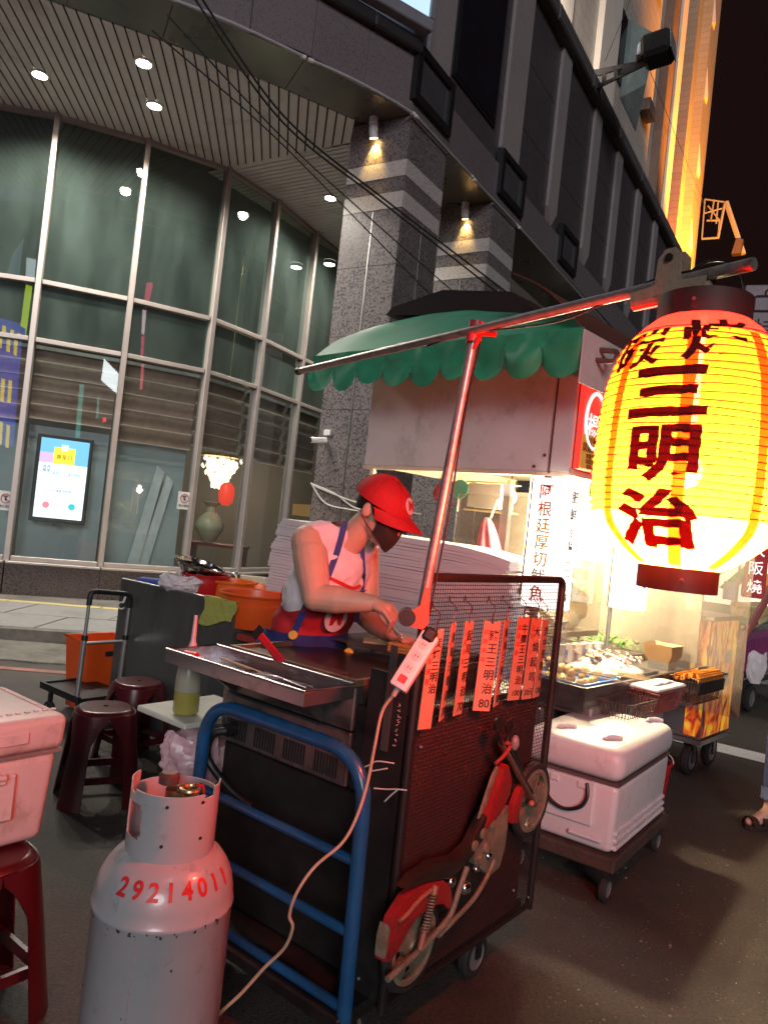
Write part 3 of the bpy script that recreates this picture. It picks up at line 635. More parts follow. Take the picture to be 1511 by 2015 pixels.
il = bpy.data.lights.new('chandelier_glow', 'POINT'); il.energy = 45; il.color = (1, 0.8, 0.55); il.shadow_soft_size = 0.3
ilo = bpy.data.objects.new('lamp', il); col.objects.link(ilo); ilo.parent = bpy.data.objects['chandelier']; ilo.location = (0, 0, -0.45)
# bullet camera and junction box on the first column
Pf = FB @ Vector((-0.0, 0, 0)); nL = FB.to_3x3() @ Vector((-1, 0, 0))
c = hit(640, 868, Pf + nL * 0.0, nL); t = thing('security_camera', 'white bullet security camera on the first granite column', 'camera', c)
b = MB(); b.cyl(c, c + nL * 0.05, 0.035, n=14); b.build('mount', M_white, t)
dv = (nL + Vector((-0.9, 0, -0.25))).normalized(); b = MB(); b.tube([c + nL * 0.08 - dv * 0.06, c + nL * 0.08 + dv * 0.14], 0.036, 16); b.build('body', M_white, t)
b = MB(); b.tube([c + nL * 0.08 + dv * 0.141, c + nL * 0.08 + dv * 0.145], 0.028, 14); b.build('lens', M_black, t)
b = MB(); b.tube([c + nL * 0.05, c + nL * 0.08], 0.014, 8); b.build('arm', M_white, t)
c = hit(645, 858, Pf, nL); F = plane_m(c + FB.to_3x3() @ Vector((0, -0.0, 0.04)), FB.to_3x3() @ Vector((0, 1, 0)), FB.to_3x3() @ Vector((1, 0, 0)).cross(Vector((0, 0, 0))) if False else Vector((0, 0, 1)))
b = MB(F); b.box(-0.05, 0.05, -0.035, 0.035, -0.03, 0.03, bev=0.006)
tag(b.build('junction_box', M_white, None, origin=tuple(c)), 'small white junction box above the security camera', 'box')
# white cables looped across the column foot
for k, (P, lab) in enumerate(((((612, 950), (640, 990), (690, 1003), (745, 1012), (800, 1030)), 'upper white cable looped across the column'), (((614, 952), (660, 972), (700, 1000), (760, 1008)), 'middle white cable crossing the column'), (((616, 955), (690, 985), (760, 1002), (830, 1012)), 'lower white cable crossing the column'))):
    pp = spline([hit(x_, y_, Pf + nL * 0.03, nL) for x_, y_ in P], 6); b = MB(); b.tube(pp, 0.011, 6); tag(b.build('cable', mat('cable_white', (0.5, 0.5, 0.48), rough=0.5), None, origin=tuple(pp[0])), lab, 'cable', 'white cables on the column')
# ------------------------------------------------------------------ towers behind the corner building
def tile_mat(name, c, mortar, sx, sy, rough=0.5):
    m = bpy.data.materials.new(name); m.use_nodes = True; nt = m.node_tree; b = nt.nodes['Principled BSDF']
    tc = nd(nt, 'ShaderNodeTexCoord'); sp = nd(nt, 'ShaderNodeSeparateXYZ'); ad = nd(nt, 'ShaderNodeMath', operation='MULTIPLY_ADD'); ad.inputs[1].default_value = 1.0
    nt.links.new(tc.outputs['Object'], sp.inputs[0]); nt.links.new(sp.outputs[0], ad.inputs[0]); nt.links.new(sp.outputs[1], ad.inputs[2])
    cb = nd(nt, 'ShaderNodeCombineXYZ'); nt.links.new(ad.outputs[0], cb.inputs[0]); nt.links.new(sp.outputs[2], cb.inputs[1])
    br = nd(nt, 'ShaderNodeTexBrick'); br.offset = 0.0; br.inputs['Color1'].default_value = (*c, 1); br.inputs['Color2'].default_value = (*[x * 0.88 for x in c], 1); br.inputs['Mortar'].default_value = (*mortar, 1)
    br.inputs['Scale'].default_value = 1.0; br.inputs['Mortar Size'].default_value = 0.012; br.inputs['Brick Width'].default_value = sx; br.inputs['Row Height'].default_value = sy
    nt.links.new(cb.outputs[0], br.inputs[0])
    nz = nd(nt, 'ShaderNodeTexNoise'); nz.inputs['Scale'].default_value = 0.6; nz.inputs['Detail'].default_value = 8
    nt.links.new(tc.outputs['Object'], nz.inputs['Vector'])
    mx = nd(nt, 'ShaderNodeMixRGB', blend_type='MULTIPLY'); mx.inputs[0].default_value = 0.35
    nt.links.new(br.outputs[0], mx.inputs[1]); nt.links.new(nz.outputs[0], mx.inputs[2]); nt.links.new(mx.outputs[0], b.inputs['Base Color'])
    b.inputs['Roughness'].default_value = rough; MATS[name] = m; return m
M_beige = tile_mat('beige_tile', (0.72, 0.62, 0.54), (0.50, 0.43, 0.37), 0.35, 0.28)
M_beige2 = mat('beige_render', (0.78, 0.69, 0.60), rough=0.7, var=0.08, scale=0.8)
M_brown = mat('brown_strip', (0.20, 0.13, 0.10), rough=0.7, var=0.15, scale=2)
M_orange = tile_mat('tower_tile', (0.62, 0.50, 0.34), (0.45, 0.36, 0.25), 0.30, 0.22)
bt = thing('beige_tower', 'beige tiled apartment tower rising behind the granite parapet', 'building', FB @ Vector((10, 2, 0)))
def fbox(nm, x0, x1, y0, y1, z0, z1, m_, par): b = MB(FB); b.box(x0, x1, y0, y1, z0, z1); return b.build(nm, m_, par, smooth=0)
fbox('wall', 3.0, 14.6, 0.62, 8.0, 10.2, 34.0, M_beige, bt)
for (x0, x1, pr_, m_) in ((5.2, 6.3, 0.05, M_beige2), (7.9, 9.1, 0.14, M_beige2), (13.3, 14.0, 0.25, M_brown)):
    fbox('wall_strip', x0, x1, 0.62 - pr_, 0.619, 10.3, 33.9, m_, bt)
fbox('corner_strip', 14.0, 14.6, 0.3, 0.619, 10.3, 33.9, M_beige2, bt)
for k, z in enumerate((12.2, 15.6, 19.0)):                     # pointed glass bays
    b = MB(FB); b.raw([(10.0, 0.61, z), (11.6, 0.61, z), (10.8, 0.25, z + 0.7), (10.0, 0.61, z + 1.9), (11.6, 0.61, z + 1.9), (10.8, 0.12, z + 1.9)], [(0, 1, 2), (0, 2, 5, 3), (1, 4, 5, 2), (3, 5, 4)])
    o = b.build('bay_window', mat('bay_glass', (0.22, 0.27, 0.26), rough=0.25, var=0.2, scale=2), bt, smooth=0)
    fbox('window', 9.3, 9.9, 0.58, 0.615, z + 0.2, z + 1.8, M_dkglass, bt)
for k, z in enumerate((13.4, 16.8)):
    fbox('window_shade', 11.7, 12.4, 0.35, 0.61, z - 0.6, z - 0.3, M_brown, bt)
    fbox('window', 6.5, 6.75, 0.59, 0.612, z, z + 0.9, M_dkglass, bt)
ot = thing('orange_lit_tower', 'tall tower with vertical ribs flooded by orange light', 'building', FB @ Vector((17, 2, 0)))
fbox('wall', 14.62, 21.0, 0.8, 8.0, 10.2, 36.0, M_orange, ot); fbox('base_wall', 16.2, 21.0, 0.8, 8.0, 0.0, 10.19, M_orange, ot)
for (x0, x1, pr_, m_) in ((14.7, 15.6, 0.25, M_orange), (16.6, 17.2, 0.35, M_orange), (17.2, 18.2, 0.12, M_orange), (18.9, 20.0, 0.30, M_orange), (20.2, 20.9, 0.18, M_orange)):
    fbox('rib', x0, x1, 0.8 - pr_, 0.799, 8.0, 35.9, m_, ot)
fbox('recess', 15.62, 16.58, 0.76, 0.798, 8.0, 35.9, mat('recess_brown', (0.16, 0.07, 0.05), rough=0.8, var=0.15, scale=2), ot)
for k in range(6):                                             # triangular window hoods
    z = 11.0 + k * 2.6
    for x0, y0 in ((17.3, 0.679), (19.0, 0.499), (15.8, 0.759)):
        zz = z + (0.9 if x0 > 18 else 0)
        b = MB(FB); b.raw([(x0, y0, zz), (x0 + 0.45, y0, zz), (x0, y0, zz + 1.1), (x0 + 0.02, y0 - 0.12, zz)], [(0, 1, 3), (1, 2, 3), (0, 3, 2), (0, 2, 1)]); b.build('window_hood', M_beige2, ot, smooth=0)
fl = FB @ Vector((16.8, -2.2, 9.6)); t = thing('flood_lamp', 'dark floodlight bracket on the parapet lighting the orange tower', 'floodlight', fl)
b = MB(FB); b.box(16.55, 17.05, -2.35, -2.05, 9.35, 9.55, bev=0.03); b.build('housing', M_black, t)
b = MB(FB); b.box(16.6, 17.0, -2.3, -2.1, 9.552, 9.56); b.build('lens', emat('sodium_lens', (1, 0.45, 0.08), 6), t, smooth=0)
b = MB(FB); b.tube([(16.8, -2.2, 9.36), (16.4, -1.2, 9.2), (15.95, -0.10, 9.2)], 0.04, 8); b.build('arm', M_black, t)
l = bpy.data.lights.new('sodium_flood', 'SPOT'); l.energy = 7000; l.color = (1.0, 0.33, 0.03); l.spot_size = R(125); l.spot_blend = 0.5; l.shadow_soft_size = 0.15
lo = bpy.data.objects.new('lamp', l); col.objects.link(lo); lo.parent = t; lo.location = (0, 0, 0.05); lo.rotation_euler = (FB.to_3x3() @ Vector((0.28, 0.75, 1.0))).to_track_quat('-Z', 'Y').to_euler()
ul = FB @ Vector((4.6, 0.20, 10.47)); t = thing('added_uplighter', 'small unseen uplighter added on the parapet to brighten the beige tower', 'floodlight', ul)  # unseen lamp, added only to brighten the beige tower
b = MB(FB); b.box(4.45, 4.75, 0.14, 0.28, 10.40, 10.46, bev=0.02); b.build('housing', M_black, t)
b = MB(FB); b.tube([(4.6, 0.2, 10.37), (4.6, 0.2, 10.41)], 0.03, 8); b.build('foot', M_black, t)
b = MB(FB); b.box(4.48, 4.72, 0.16, 0.26, 10.462, 10.466); b.build('lens', emat('added_uplight_lens', (1, 0.88, 0.75), 6), t, smooth=0)
l = bpy.data.lights.new('added_uplight', 'SPOT'); l.energy = 420; l.color = (1.0, 0.86, 0.72); l.spot_size = R(130); l.spot_blend = 0.8; l.shadow_soft_size = 0.1
lo = bpy.data.objects.new('lamp', l); col.objects.link(lo); lo.parent = t; lo.location = (0, 0, 0.02); lo.rotation_euler = (FB.to_3x3() @ Vector((0.75, 0.20, 0.75))).to_track_quat('-Z', 'Y').to_euler()
# flood lamp on a pierced arm above the parapet
base = FB @ Vector((6.22, -0.10, 10.2)); sx = FB.to_3x3() @ Vector((1, 0, 0)); ny = FB.to_3x3() @ Vector((0, -1, 0))
t = thing('arm_floodlight', 'black floodlight on a pierced steel arm at the granite parapet', 'floodlight', base)
def on(px, py): q = hit(px, py, base, sx); d = q - base; return (d.dot(ny), d.z)
pl = [on(1160, 183), on(1163, 140), on(1272, 118), on(1274, 128)]
b = MB()
def tri_arm(p, q, r0, r1): b.tube([base + ny * p[0] + UP * p[1], base + ny * q[0] + UP * q[1]], [r0, r1], 6)
A, B_, Cc, Dd = pl
b.prism([A, B_, (B_[0] + .05, B_[1]), (A[0] + .05, A[1])], base, ny, UP, 0.04)
nseg = 14
for k in range(nseg):                                           # web with three round holes
    u0, u1 = k / nseg, (k + 1) / nseg
    top = lambda u: (B_[0] + (Cc[0] - B_[0]) * u, B_[1] + (Cc[1] - B_[1]) * u); bot = lambda u: (A[0] + (Dd[0] - A[0]) * u, A[1] + (Dd[1] - A[1]) * u)
    hole = k in (1, 2, 4, 5, 7)
    t0, t1, b0, b1 = top(u0), top(u1), bot(u0), bot(u1)
    if hole:
        mx = lambda p, q, f: (p[0] + (q[0] - p[0]) * f, p[1] + (q[1] - p[1]) * f)
        b.prism([mx(t0, b0, .35), mx(t1, b1, .35), t1, t0], base, ny, UP, 0.03); b.prism([b0, b1, mx(b1, t1, .22), mx(b0, t0, .22)], base, ny, UP, 0.03)
    else: b.prism([b0, b1, t1, t0], base, ny, UP, 0.03)
b.build('arm', M_black, t, smooth=0)
hp = base + ny * (on(1298, 98)[0]) + UP * on(1298, 98)[1]
Fh = plane_m(hp, ny, sx)
rot = Matrix.Translation(hp) @ Matrix.Rotation(R(31), 4, 'Z').inverted()
Fh = plane_m(hp, (ny + UP * 0.12).normalized(), (ny + UP * 0.12).normalized().cross(sx))
b = MB(Fh); b.box(-0.30, 0.22, -0.20, 0.24, -0.28, 0.28, bev=0.07); b.build('head', M_black, t)
b = MB(Fh); b.box(0.221, 0.232, -0.17, 0.21, -0.25, 0.25); b.build('glass', mat('lamp_glass', (0.35, 0.37, 0.38), rough=0.1), t, smooth=0)
b = MB(Fh); b.box(-0.42, -0.301, -0.12, 0.02, -0.08, 0.08, bev=0.02); b.build('neck', M_black, t)
gb = base + ny * on(1262, 95)[0] + UP * on(1262, 95)[1]; b = MB(); b.box(gb.x - 0.07, gb.x + 0.07, gb.y - 0.07, gb.y + 0.07, gb.z - 0.14, gb.z + 0.10, bev=0.03); b.build('driver_box', mat('pale_blue_box', (0.40, 0.45, 0.60), rough=0.5), t)
# rooftop billboard frame far down the street
wr = FB @ Vector((24, -0.4, 0)); t = thing('billboard_frame', 'white steel billboard scaffold jutting past the orange tower', 'scaffold', wr)
def wq(px, py): return hit(px, py, FB @ Vector((22.0, 0, 0)), FB.to_3x3() @ Vector((1, 0, 0)))
M_wst = mat('pale_steel', (0.26, 0.24, 0.22), rough=0.5, var=0.1, emit=None)
for pa, pb, r_ in (((1386, 392), (1380, 470), .05), ((1386, 392), (1428, 398), .05), ((1428, 398), (1462, 500), .16), ((1380, 470), (1412, 468), .07), ((1390, 434), (1415, 434), .06), ((1415, 434), (1412, 470), .06), ((1392, 405), (1415, 434), .05), ((1404, 393), (1398, 432), .05), ((1412, 398), (1408, 440), .05), ((1425, 402), (1412, 468), .08), ((1384, 420), (1420, 410), .05)):
    b = MB(); b.tube([wq(*pa), wq(*pb)], r_ * 0.62, 6); b.build('strut', M_wst, t)
b = MB(); b.prism([(0, 0), (0.3, 0), (0.35, 0.5), (0.1, 0.5)], wq(1440, 505), FB.to_3x3() @ Vector((0, -1, 0)), UP, 0.3); b.build('panel_back', mat('dark_panel', (0.05, 0.03, 0.03), rough=0.6), t, smooth=0)
# overhead wires
wires = [((380, -30, 5.2), (560, 230, 6.4), (760, 395, 7.2), (1010, 585, 8.2), 'thick paired cable, upper strand'), ((372, -20, 5.2), (556, 240, 6.4), (752, 398, 7.2), (990, 585, 8.2), 'thick paired cable, lower strand'),
         ((300, 60, 5.6), (520, 250, 6.6), (700, 430, 7.2), (905, 640, 7.9), 'thin cable crossing the second bay of glazing'), ((330, 30, 5.4), (560, 275, 6.4), (740, 440, 7.2), (955, 630, 8.0), 'thin cable between the paired cable and the glazing'),
         ((1190, 120, 13.5), (1235, 10, 14.5), (1250, -40, 15), (1262, -80, 15.5), 'thin wire rising past the arm floodlight'), ((1270, 120, 15), (1330, 270, 19), (1372, 370, 23), (1400, 440, 26), 'thin wire falling past the orange tower')]
for k, (a, b_, c_, d_, lab) in enumerate(wires):
    pp = spline([at(*a), at(*b_), at(*c_), at(*d_)], 10); b = MB(); b.tube(pp, 0.009 if k < 2 else 0.006, 6)
    tag(b.build('overhead_wire', M_black, None, origin=tuple(pp[0])), lab, 'wire', 'overhead wires')
# grey street sign at the right edge
c = at(1500, 632, 10.0); t = thing('street_sign', 'grey hanging shop sign with a case pictogram at the right edge', 'sign', c)
F = plane_m(c, (0.93, -0.36, 0), (0.36, 0.93, 0)); b = MB(F); b.box(-0.26, 0.5, -0.05, 0.05, -0.62, 0.48, bev=0.02); b.build('panel', mat('sign_grey', (0.32, 0.27, 0.29), rough=0.6), t)
M_sg = mat('sign_dark', (0.05, 0.03, 0.04), rough=0.6)
b = MB(F); b.tube(round_path([(-0.13, -0.056, 0.12), (-0.13, -0.056, 0.32), (0.3, -0.056, 0.32), (0.3, -0.056, 0.12), (-0.13, -0.056, 0.12)], 0.04), 0.016, 6); b.tube(round_path([(0.0, -0.056, 0.32), (0.0, -0.056, 0.40), (0.16, -0.056, 0.40), (0.16, -0.056, 0.32)], 0.02), 0.013, 6); b.build('case_pictogram', M_sg, t)
writing('sign_text', '特', F @ Vector((0.02, -0.056, -0.12)), (0.93, -0.36, 0), UP, 0.30, M_sg, t)
b = MB(F); b.box(0.2, 0.26, -0.03, 0.03, 0.48, 1.2); b.build('hanger', M_black, t)
# ------------------------------------------------------------------ squid stall with green awning
FS = frame(0.98, 4.10, 42.6)                                   # x away along the street side, y left along the end face
def S(x, y, z): return FS @ Vector((x, y, z))
M_green = mat('faded_green_awning', (0.020, 0.27, 0.135), rough=0.55, var=0.25, scale=2.5, dirt=(0.075, 0.10, 0.085), dirt_amt=0.34, dirt_scale=4.2, stretch=(1, 1, 1.8))
M_hood = mat('hood_steel', (0.74, 0.71, 0.68), rough=0.42, metal=0.25, var=0.08, scale=3, dirt=(0.30, 0.26, 0.23), dirt_amt=0.3, dirt_scale=2.5)
M_cream = mat('cream_inner', (0.70, 0.62, 0.45), rough=0.6, var=0.1, scale=3)
M_rust = mat('rusty_post', (0.14, 0.07, 0.05), rough=0.6, metal=0.3, var=0.3, scale=20)
M_sign = emat('sign_glow', (1.0, 0.95, 0.86), 1.5)
stall = thing('squid_stall', 'steel food stall with green scalloped awning and lit squid signs', 'stall', S(0.6, 0.7, 0))
# hood: end face, street side, ceiling
b = MB(FS); b.box(0.0, 0.02, 0.12, 1.56, 1.91, 2.66); b.build('hood_end_panel', M_hood, stall, smooth=0)
b = MB(FS); b.box(-0.012, 0.018, 0.0, 0.115, 1.91, 2.66); b.build('hood_corner_panel', M_hood, stall, smooth=0)
b = MB(FS); b.box(-0.016, 0.006, 0.113, 0.122, 1.90, 2.6); b.build('corner_seam', M_rust, stall, smooth=0)
b = MB(FS); b.box(0.02, 1.9, 0.0, 0.02, 1.93, 2.66); b.build('hood_street_panel', mat('brown_fascia', (0.16, 0.05, 0.04), rough=0.5), stall, smooth=0)
b = MB(FS); b.box(0.02, 1.9, 0.02, 1.56, 2.02, 2.05); b.box(0.02, 1.9, 1.54, 1.56, 1.91, 2.02); b.build('hood_ceiling', M_cream, stall, smooth=0)
b = MB(FS); b.box(0.0, 1.9, 0.0, 0.06, 1.895, 1.93); b.box(-0.004, 0.05, 0.06, 1.57, 1.885, 1.908); b.build('hood_rim', mat('cream_rim', (0.62, 0.53, 0.40), rough=0.5), stall, smooth=0)
b = MB(FS); b.raw([(0.03, 0.14, 1.912), (0.03, 1.52, 1.912), (0.5, 1.2, 2.01), (0.5, 0.3, 2.01)], [(0, 1, 2, 3)]); b.build('hood_baffle', M_cream, stall, smooth=0)
for z, y in ((2.0, 0.16), (1.935, 0.22)):
    b = MB(FS); b.tube([(-0.001, y, z), (-0.012, y, z)], 0.009, 10); b.build('rivet', M_rust, stall)
# hipped awning and scalloped valance on the end face
xe, xt, ze, zt = -0.30, 0.22, 2.60, 2.96
yl, yr = 1.86, -0.17
def awn(u, v):
    bul = 0.05 * math.sin(math.pi * v); y = yl + (yr - yl) * u; yt = 1.95 + (0.10 - 1.95) * u; zt = 2.77 + 0.23 * math.sin(math.pi * min(1, u * 0.86 + 0.14) ** 0.9) ** 0.8 - 0.08 * max(0, u - 0.75)
    e = v ** 0.85
    wav = 0.012 * mnoise.noise(Vector((u * 7, v * 3, 1.3)))
    return (xe + (xt - xe) * v, y + (yt - y) * e, ze + (zt - ze) * v + bul + wav)
b = MB(FS); b.grid(awn, 28, 10, 0.006); b.build('awning_sheet', M_green, stall, smooth=60)
b = MB(FS); b.grid(lambda u, v: ((xe + (1.9 - xe) * u), yr + (0.30 - yr) * v, ze + (zt - ze) * v + 0.05 * math.sin(math.pi * v)), 8, 6, 0.006) ; b.build('awning_side_sheet', mat('brown_awning', (0.10, 0.035, 0.03), rough=0.6), stall, smooth=60)
n_s = 9
for k in range(n_s):                                            # scallops, each a flap of its own
    ya, yb = yl + (yr - yl) * k / n_s, yl + (yr - yl) * (k + 1) / n_s; ym, hw = (ya + yb) / 2, abs(yb - ya) / 2
    dent = 0.02 * mnoise.noise(Vector((k * 1.7, 0.3, 0)))
    def flap(u, v, ya=ya, yb=yb, hw=hw, k=k):
        y = ya + (yb - ya) * u; s_ = 2 * u - 1
        low = 0.125 + 0.012 * math.sin(k * 2.3) + (0.122 + 0.012 * math.sin(k * 1.7 + 1)) * math.sqrt(max(0.0, 1 - s_ * s_ * 0.985))
        bulge = 0.016 * math.sin(math.pi * u) * v + (0.035 + 0.03 * (k > 5)) * mnoise.noise(Vector((y * 3.1, v * 1.6, 4.0))) * (0.3 + v) + 0.012 * mnoise.noise(Vector((y * 11, v * 4, 7.0)))
        return (xe - 0.004 - bulge, y, ze + 0.012 - low * v)
    b = MB(FS); b.grid(flap, 12, 5, 0.005); b.build('scallop', M_green, stall, smooth=60)
b = MB(FS); b.box(xe - 0.01, 1.9, yr - 0.008, yr, ze - 0.27, ze + 0.0); b.build('awning_end_plate', M_hood, stall, smooth=0)
# black roof lid
b = MB(FS); b.prism([(1.66, 3.0), (1.60, 3.05), (1.16, 3.115), (0.60, 3.03), (0.40, 2.88), (0.50, 2.86), (0.9, 2.95), (1.3, 2.96)], (0.15, 0, 0), (0, 1, 0), (0, 0, 1), 0.9); b.build('roof_lid', mat('black_roof', (0.009, 0.006, 0.005), rough=0.7, var=0.3, scale=6), stall, smooth=0)
# roll tube at the street end of the awning
b = MB(FS); b.tube([(-0.12, -0.12, 2.50), (1.6, -0.12, 2.50)], 0.045, 14); b.build('roller', mat('roller_grey', (0.30, 0.25, 0.24), rough=0.4, metal=0.4), stall)
b = MB(FS); b.tube(round_path([(-0.16, -0.16, 2.48), (-0.16, -0.28, 2.46), (-0.13, -0.28, 2.52), (-0.13, -0.16, 2.54)], 0.03), 0.014, 8); b.build('roller_bracket', M_rust, stall)
# posts
for (x, y, m_) in ((0.03, 1.50, M_cream), (0.03, 0.145, M_rust), (1.85, 0.06, M_steel), (1.85, 1.5, M_steel)):
    b = MB(FS); b.box(x - 0.018, x + 0.018, y - 0.018, y + 0.018, 0.25, 1.90, bev=0.003); b.build('post', m_, stall)
# lower body and counter
M_body = mat('stall_body_steel', (0.34, 0.32, 0.31), rough=0.4, metal=0.6, var=0.15, scale=4, dirt=(0.10, 0.08, 0.07), dirt_amt=0.4)
b = MB(FS); b.box(0.02, 1.62, 0.02, 1.50, 0.22, 0.72, bev=0.01); b.build('lower_body', M_body, stall)
b = MB(FS); b.box(0.25, 1.62, -0.02, 0.018, 0.20, 0.70); b.build('apron_panel', mat('blue_grey_panel', (0.25, 0.29, 0.33), rough=0.4, metal=0.3), stall, smooth=0)
for (x0, x1, y0, y1, z0, z1) in ((-0.10, 1.66, -0.27, 1.45, 0.735, 0.75),):
    b = MB(FS); b.box(x0, x1, y0, y1, z0, z1); b.build('counter_top', M_steel, stall, smooth=0)
b = MB(FS); b.box(-0.105, 1.665, -0.285, -0.271, 0.70, 0.80); b.box(-0.115, -0.101, -0.285, 1.45, 0.68, 0.80); b.build('counter_rim', M_steeld, stall, smooth=0)
b = MB(FS); b.box(-0.06, 0.14, -0.30, 0.30, 0.64, 0.70, bev=0.01); b.build('drip_tray', M_body, stall)
# glass guard round the counter
b = MB(FS); b.box(-0.06, -0.054, -0.25, 0.25, 0.80, 1.02); b.build('glass_guard', M_acryl, stall, smooth=0)
b = MB(FS); b.box(0.35, 0.356, 0.10, 1.0, 0.86, 1.78); b.build('side_screen', M_acryl, stall, smooth=0)
b = MB(FS); b.box(1.60, 1.606, -0.52, 0.85, 0.50, 1.80); b.build('acrylic_sheet', M_acryl, stall, smooth=0)
for (y, z) in ((-0.49, 0.53), (-0.1, 0.53), (-0.49, 1.1)):
    b = MB(FS); b.tube([(1.594 + 0.0, y + 0.008 * math.cos(R(q * 30)), z + 0.008 * math.sin(R(q * 30))) for q in range(12)], 0.003, 6, closed=True); b.build('eyelet', M_steel, stall)
b = MB(FS); b.box(1.64, 1.66, -0.20, 1.5, 0.80, 1.90); b.build('back_splash', mat('splash_steel', (0.58, 0.54, 0.47), rough=0.35, metal=0.3, var=0.15, scale=6, dirt=(0.25, 0.2, 0.15), dirt_amt=0.4), stall, smooth=0)
for y in (0.78, 0.25):
    b = MB(FS); b.tube([(1.2, y, 0.76), (1.2, y, 1.9)], 0.014, 10); b.build('inner_post', M_steel, stall)
# light boxes
def light_box(nm, lab, x0, x1, y0, y1, z0, z1, front, side, fs=0.085, cols=None):
    t = thing(nm, lab, 'sign', S((x0 + x1) / 2, (y0 + y1) / 2, z0), 'lit stall signs')
    b = MB(FS); b.box(x0, x1, y0, y1, z0, z1, bev=0.004); b.build('panel', M_sign, t, smooth=0)
    ex = FS.to_3x3() @ Vector((0, -1, 0)); ex2 = FS.to_3x3() @ Vector((1, 0, 0)); n_ = len(front); st_ = (z1 - z0 - 0.06) / n_
    for k, ch in enumerate(front):
        c_ = cols[k] if cols else (0.2, 0.17, 0.12)
        writing('sign_character', ch, S(x0 - 0.004, (y0 + y1) / 2 + 0.018, z1 - 0.03 - st_ * (k + 0.5)), ex, UP, fs, mat('char_%d_%d' % (int(c_[0] * 99), int(c_[1] * 99)), c_, rough=0.5), t, bold=0.012)
    for k, (ch, zz, s_) in enumerate(side):
        writing('sign_character', ch, S((x0 + x1) / 2, y0 - 0.004, zz), ex2, UP, s_, mat('char_dark', (0.08, 0.07, 0.06), rough=0.5), t, bold=0.006)
    b = MB(FS); b.box(x1 + 0.001, x1 + 0.02, y0 + 0.01, y1 - 0.01, z0, z1); b.box(x0 + 0.01, x1 - 0.01, y1 + 0.001, y1 + 0.014, z0, z1); b.build('housing', M_rust, t, smooth=0)
    return t
red, org, yel = (0.62, 0.05, 0.03), (0.72, 0.22, 0.05), (0.66, 0.46, 0.06)
light_box('sign_box', 'white lit corner sign with red and gold vertical characters by the mesh cart', -0.09, 0.05, -0.06, 0.165, 1.16, 1.865, '阿根廷厚切魷魚', [('肥', 1.77, 0.07), ('鮮', 1.68, 0.07), ('生', 1.58, 0.05), ('猛', 1.51, 0.05), ('一', 1.42, 0.05), ('口', 1.36, 0.05), ('三', 1.29, 0.05), ('味', 1.23, 0.05)], 0.088, [red, org, yel, (0.70, 0.50, 0.10), yel, (0.35, 0.30, 0.2), red])
light_box('sign_box', 'white lit hanging sign with grey characters behind the acrylic sheet', 1.10, 1.24, 0.02, 0.22, 1.13, 1.72, '廷厚切魷魚', [('鮮', 1.5, 0.06), ('味', 1.3, 0.06)], 0.085, [(0.45, 0.42, 0.36)] * 5)
# red shop sign on the street side
t = thing('shop_sign', 'red lit signboard with white ring on the stall street side', 'sign', S(0.5, -0.03, 1.92))
b = MB(FS); b.box(0.03, 1.7, -0.035, -0.002, 1.935, 2.45); b.build('panel', emat('red_sign_panel', (0.70, 0.035, 0.025), 0.9), t, smooth=0)
wn_ = mat('sign_white', (0.8, 0.8, 0.78), rough=0.5, emit=(1, 0.95, 0.9), estr=0.7)
b = MB(FS); b.tube([(0.16 + 0.105 * math.cos(R(q * 12)), -0.038, 2.215 + 0.155 * math.sin(R(q * 12))) for q in range(30)], 0.012, 6, closed=True); b.build('white_ring', wn_, t)
writing('sign_character', '楊', S(0.14, -0.04, 2.19), FS.to_3x3() @ Vector((1, 0, 0)), UP, 0.13, wn_, t, bold=0.01)
writing('sign_character', '記', S(0.42, -0.04, 2.17), FS.to_3x3() @ Vector((1, 0, 0)), UP, 0.24, wn_, t, bold=0.02)
b = MB(FS); b.box(0.28, 0.44, -0.041, -0.036, 2.30, 2.40); b.build('yellow_patch', emat('patch_yellow', (0.9, 0.75, 0.2), 0.8), t, smooth=0)
b = MB(FS); b.box(0.035, 0.26, -0.042, -0.036, 1.94, 2.13); st_ = b.build('sticker', mat('gold_sticker', (0.45, 0.26, 0.05), rough=0.5, emit=(0.6, 0.3, 0.05), estr=0.35), t, smooth=0)
sx_ = FS.to_3x3() @ Vector((1, 0, 0)); brn = mat('sticker_brown', (0.25, 0.05, 0.02), rough=0.5)
for txt, z_, s_ in (('飲食期間', 2.105, 0.034), ('請戴口罩', 2.06, 0.055), ('如需外帶', 2.015, 0.03), ('保護自己', 1.985, 0.03), ('保護他人', 1.957, 0.024)): writing('sticker_text', txt, S(0.147, -0.044, z_), sx_, UP, s_, brn, st_, bold=0.01)
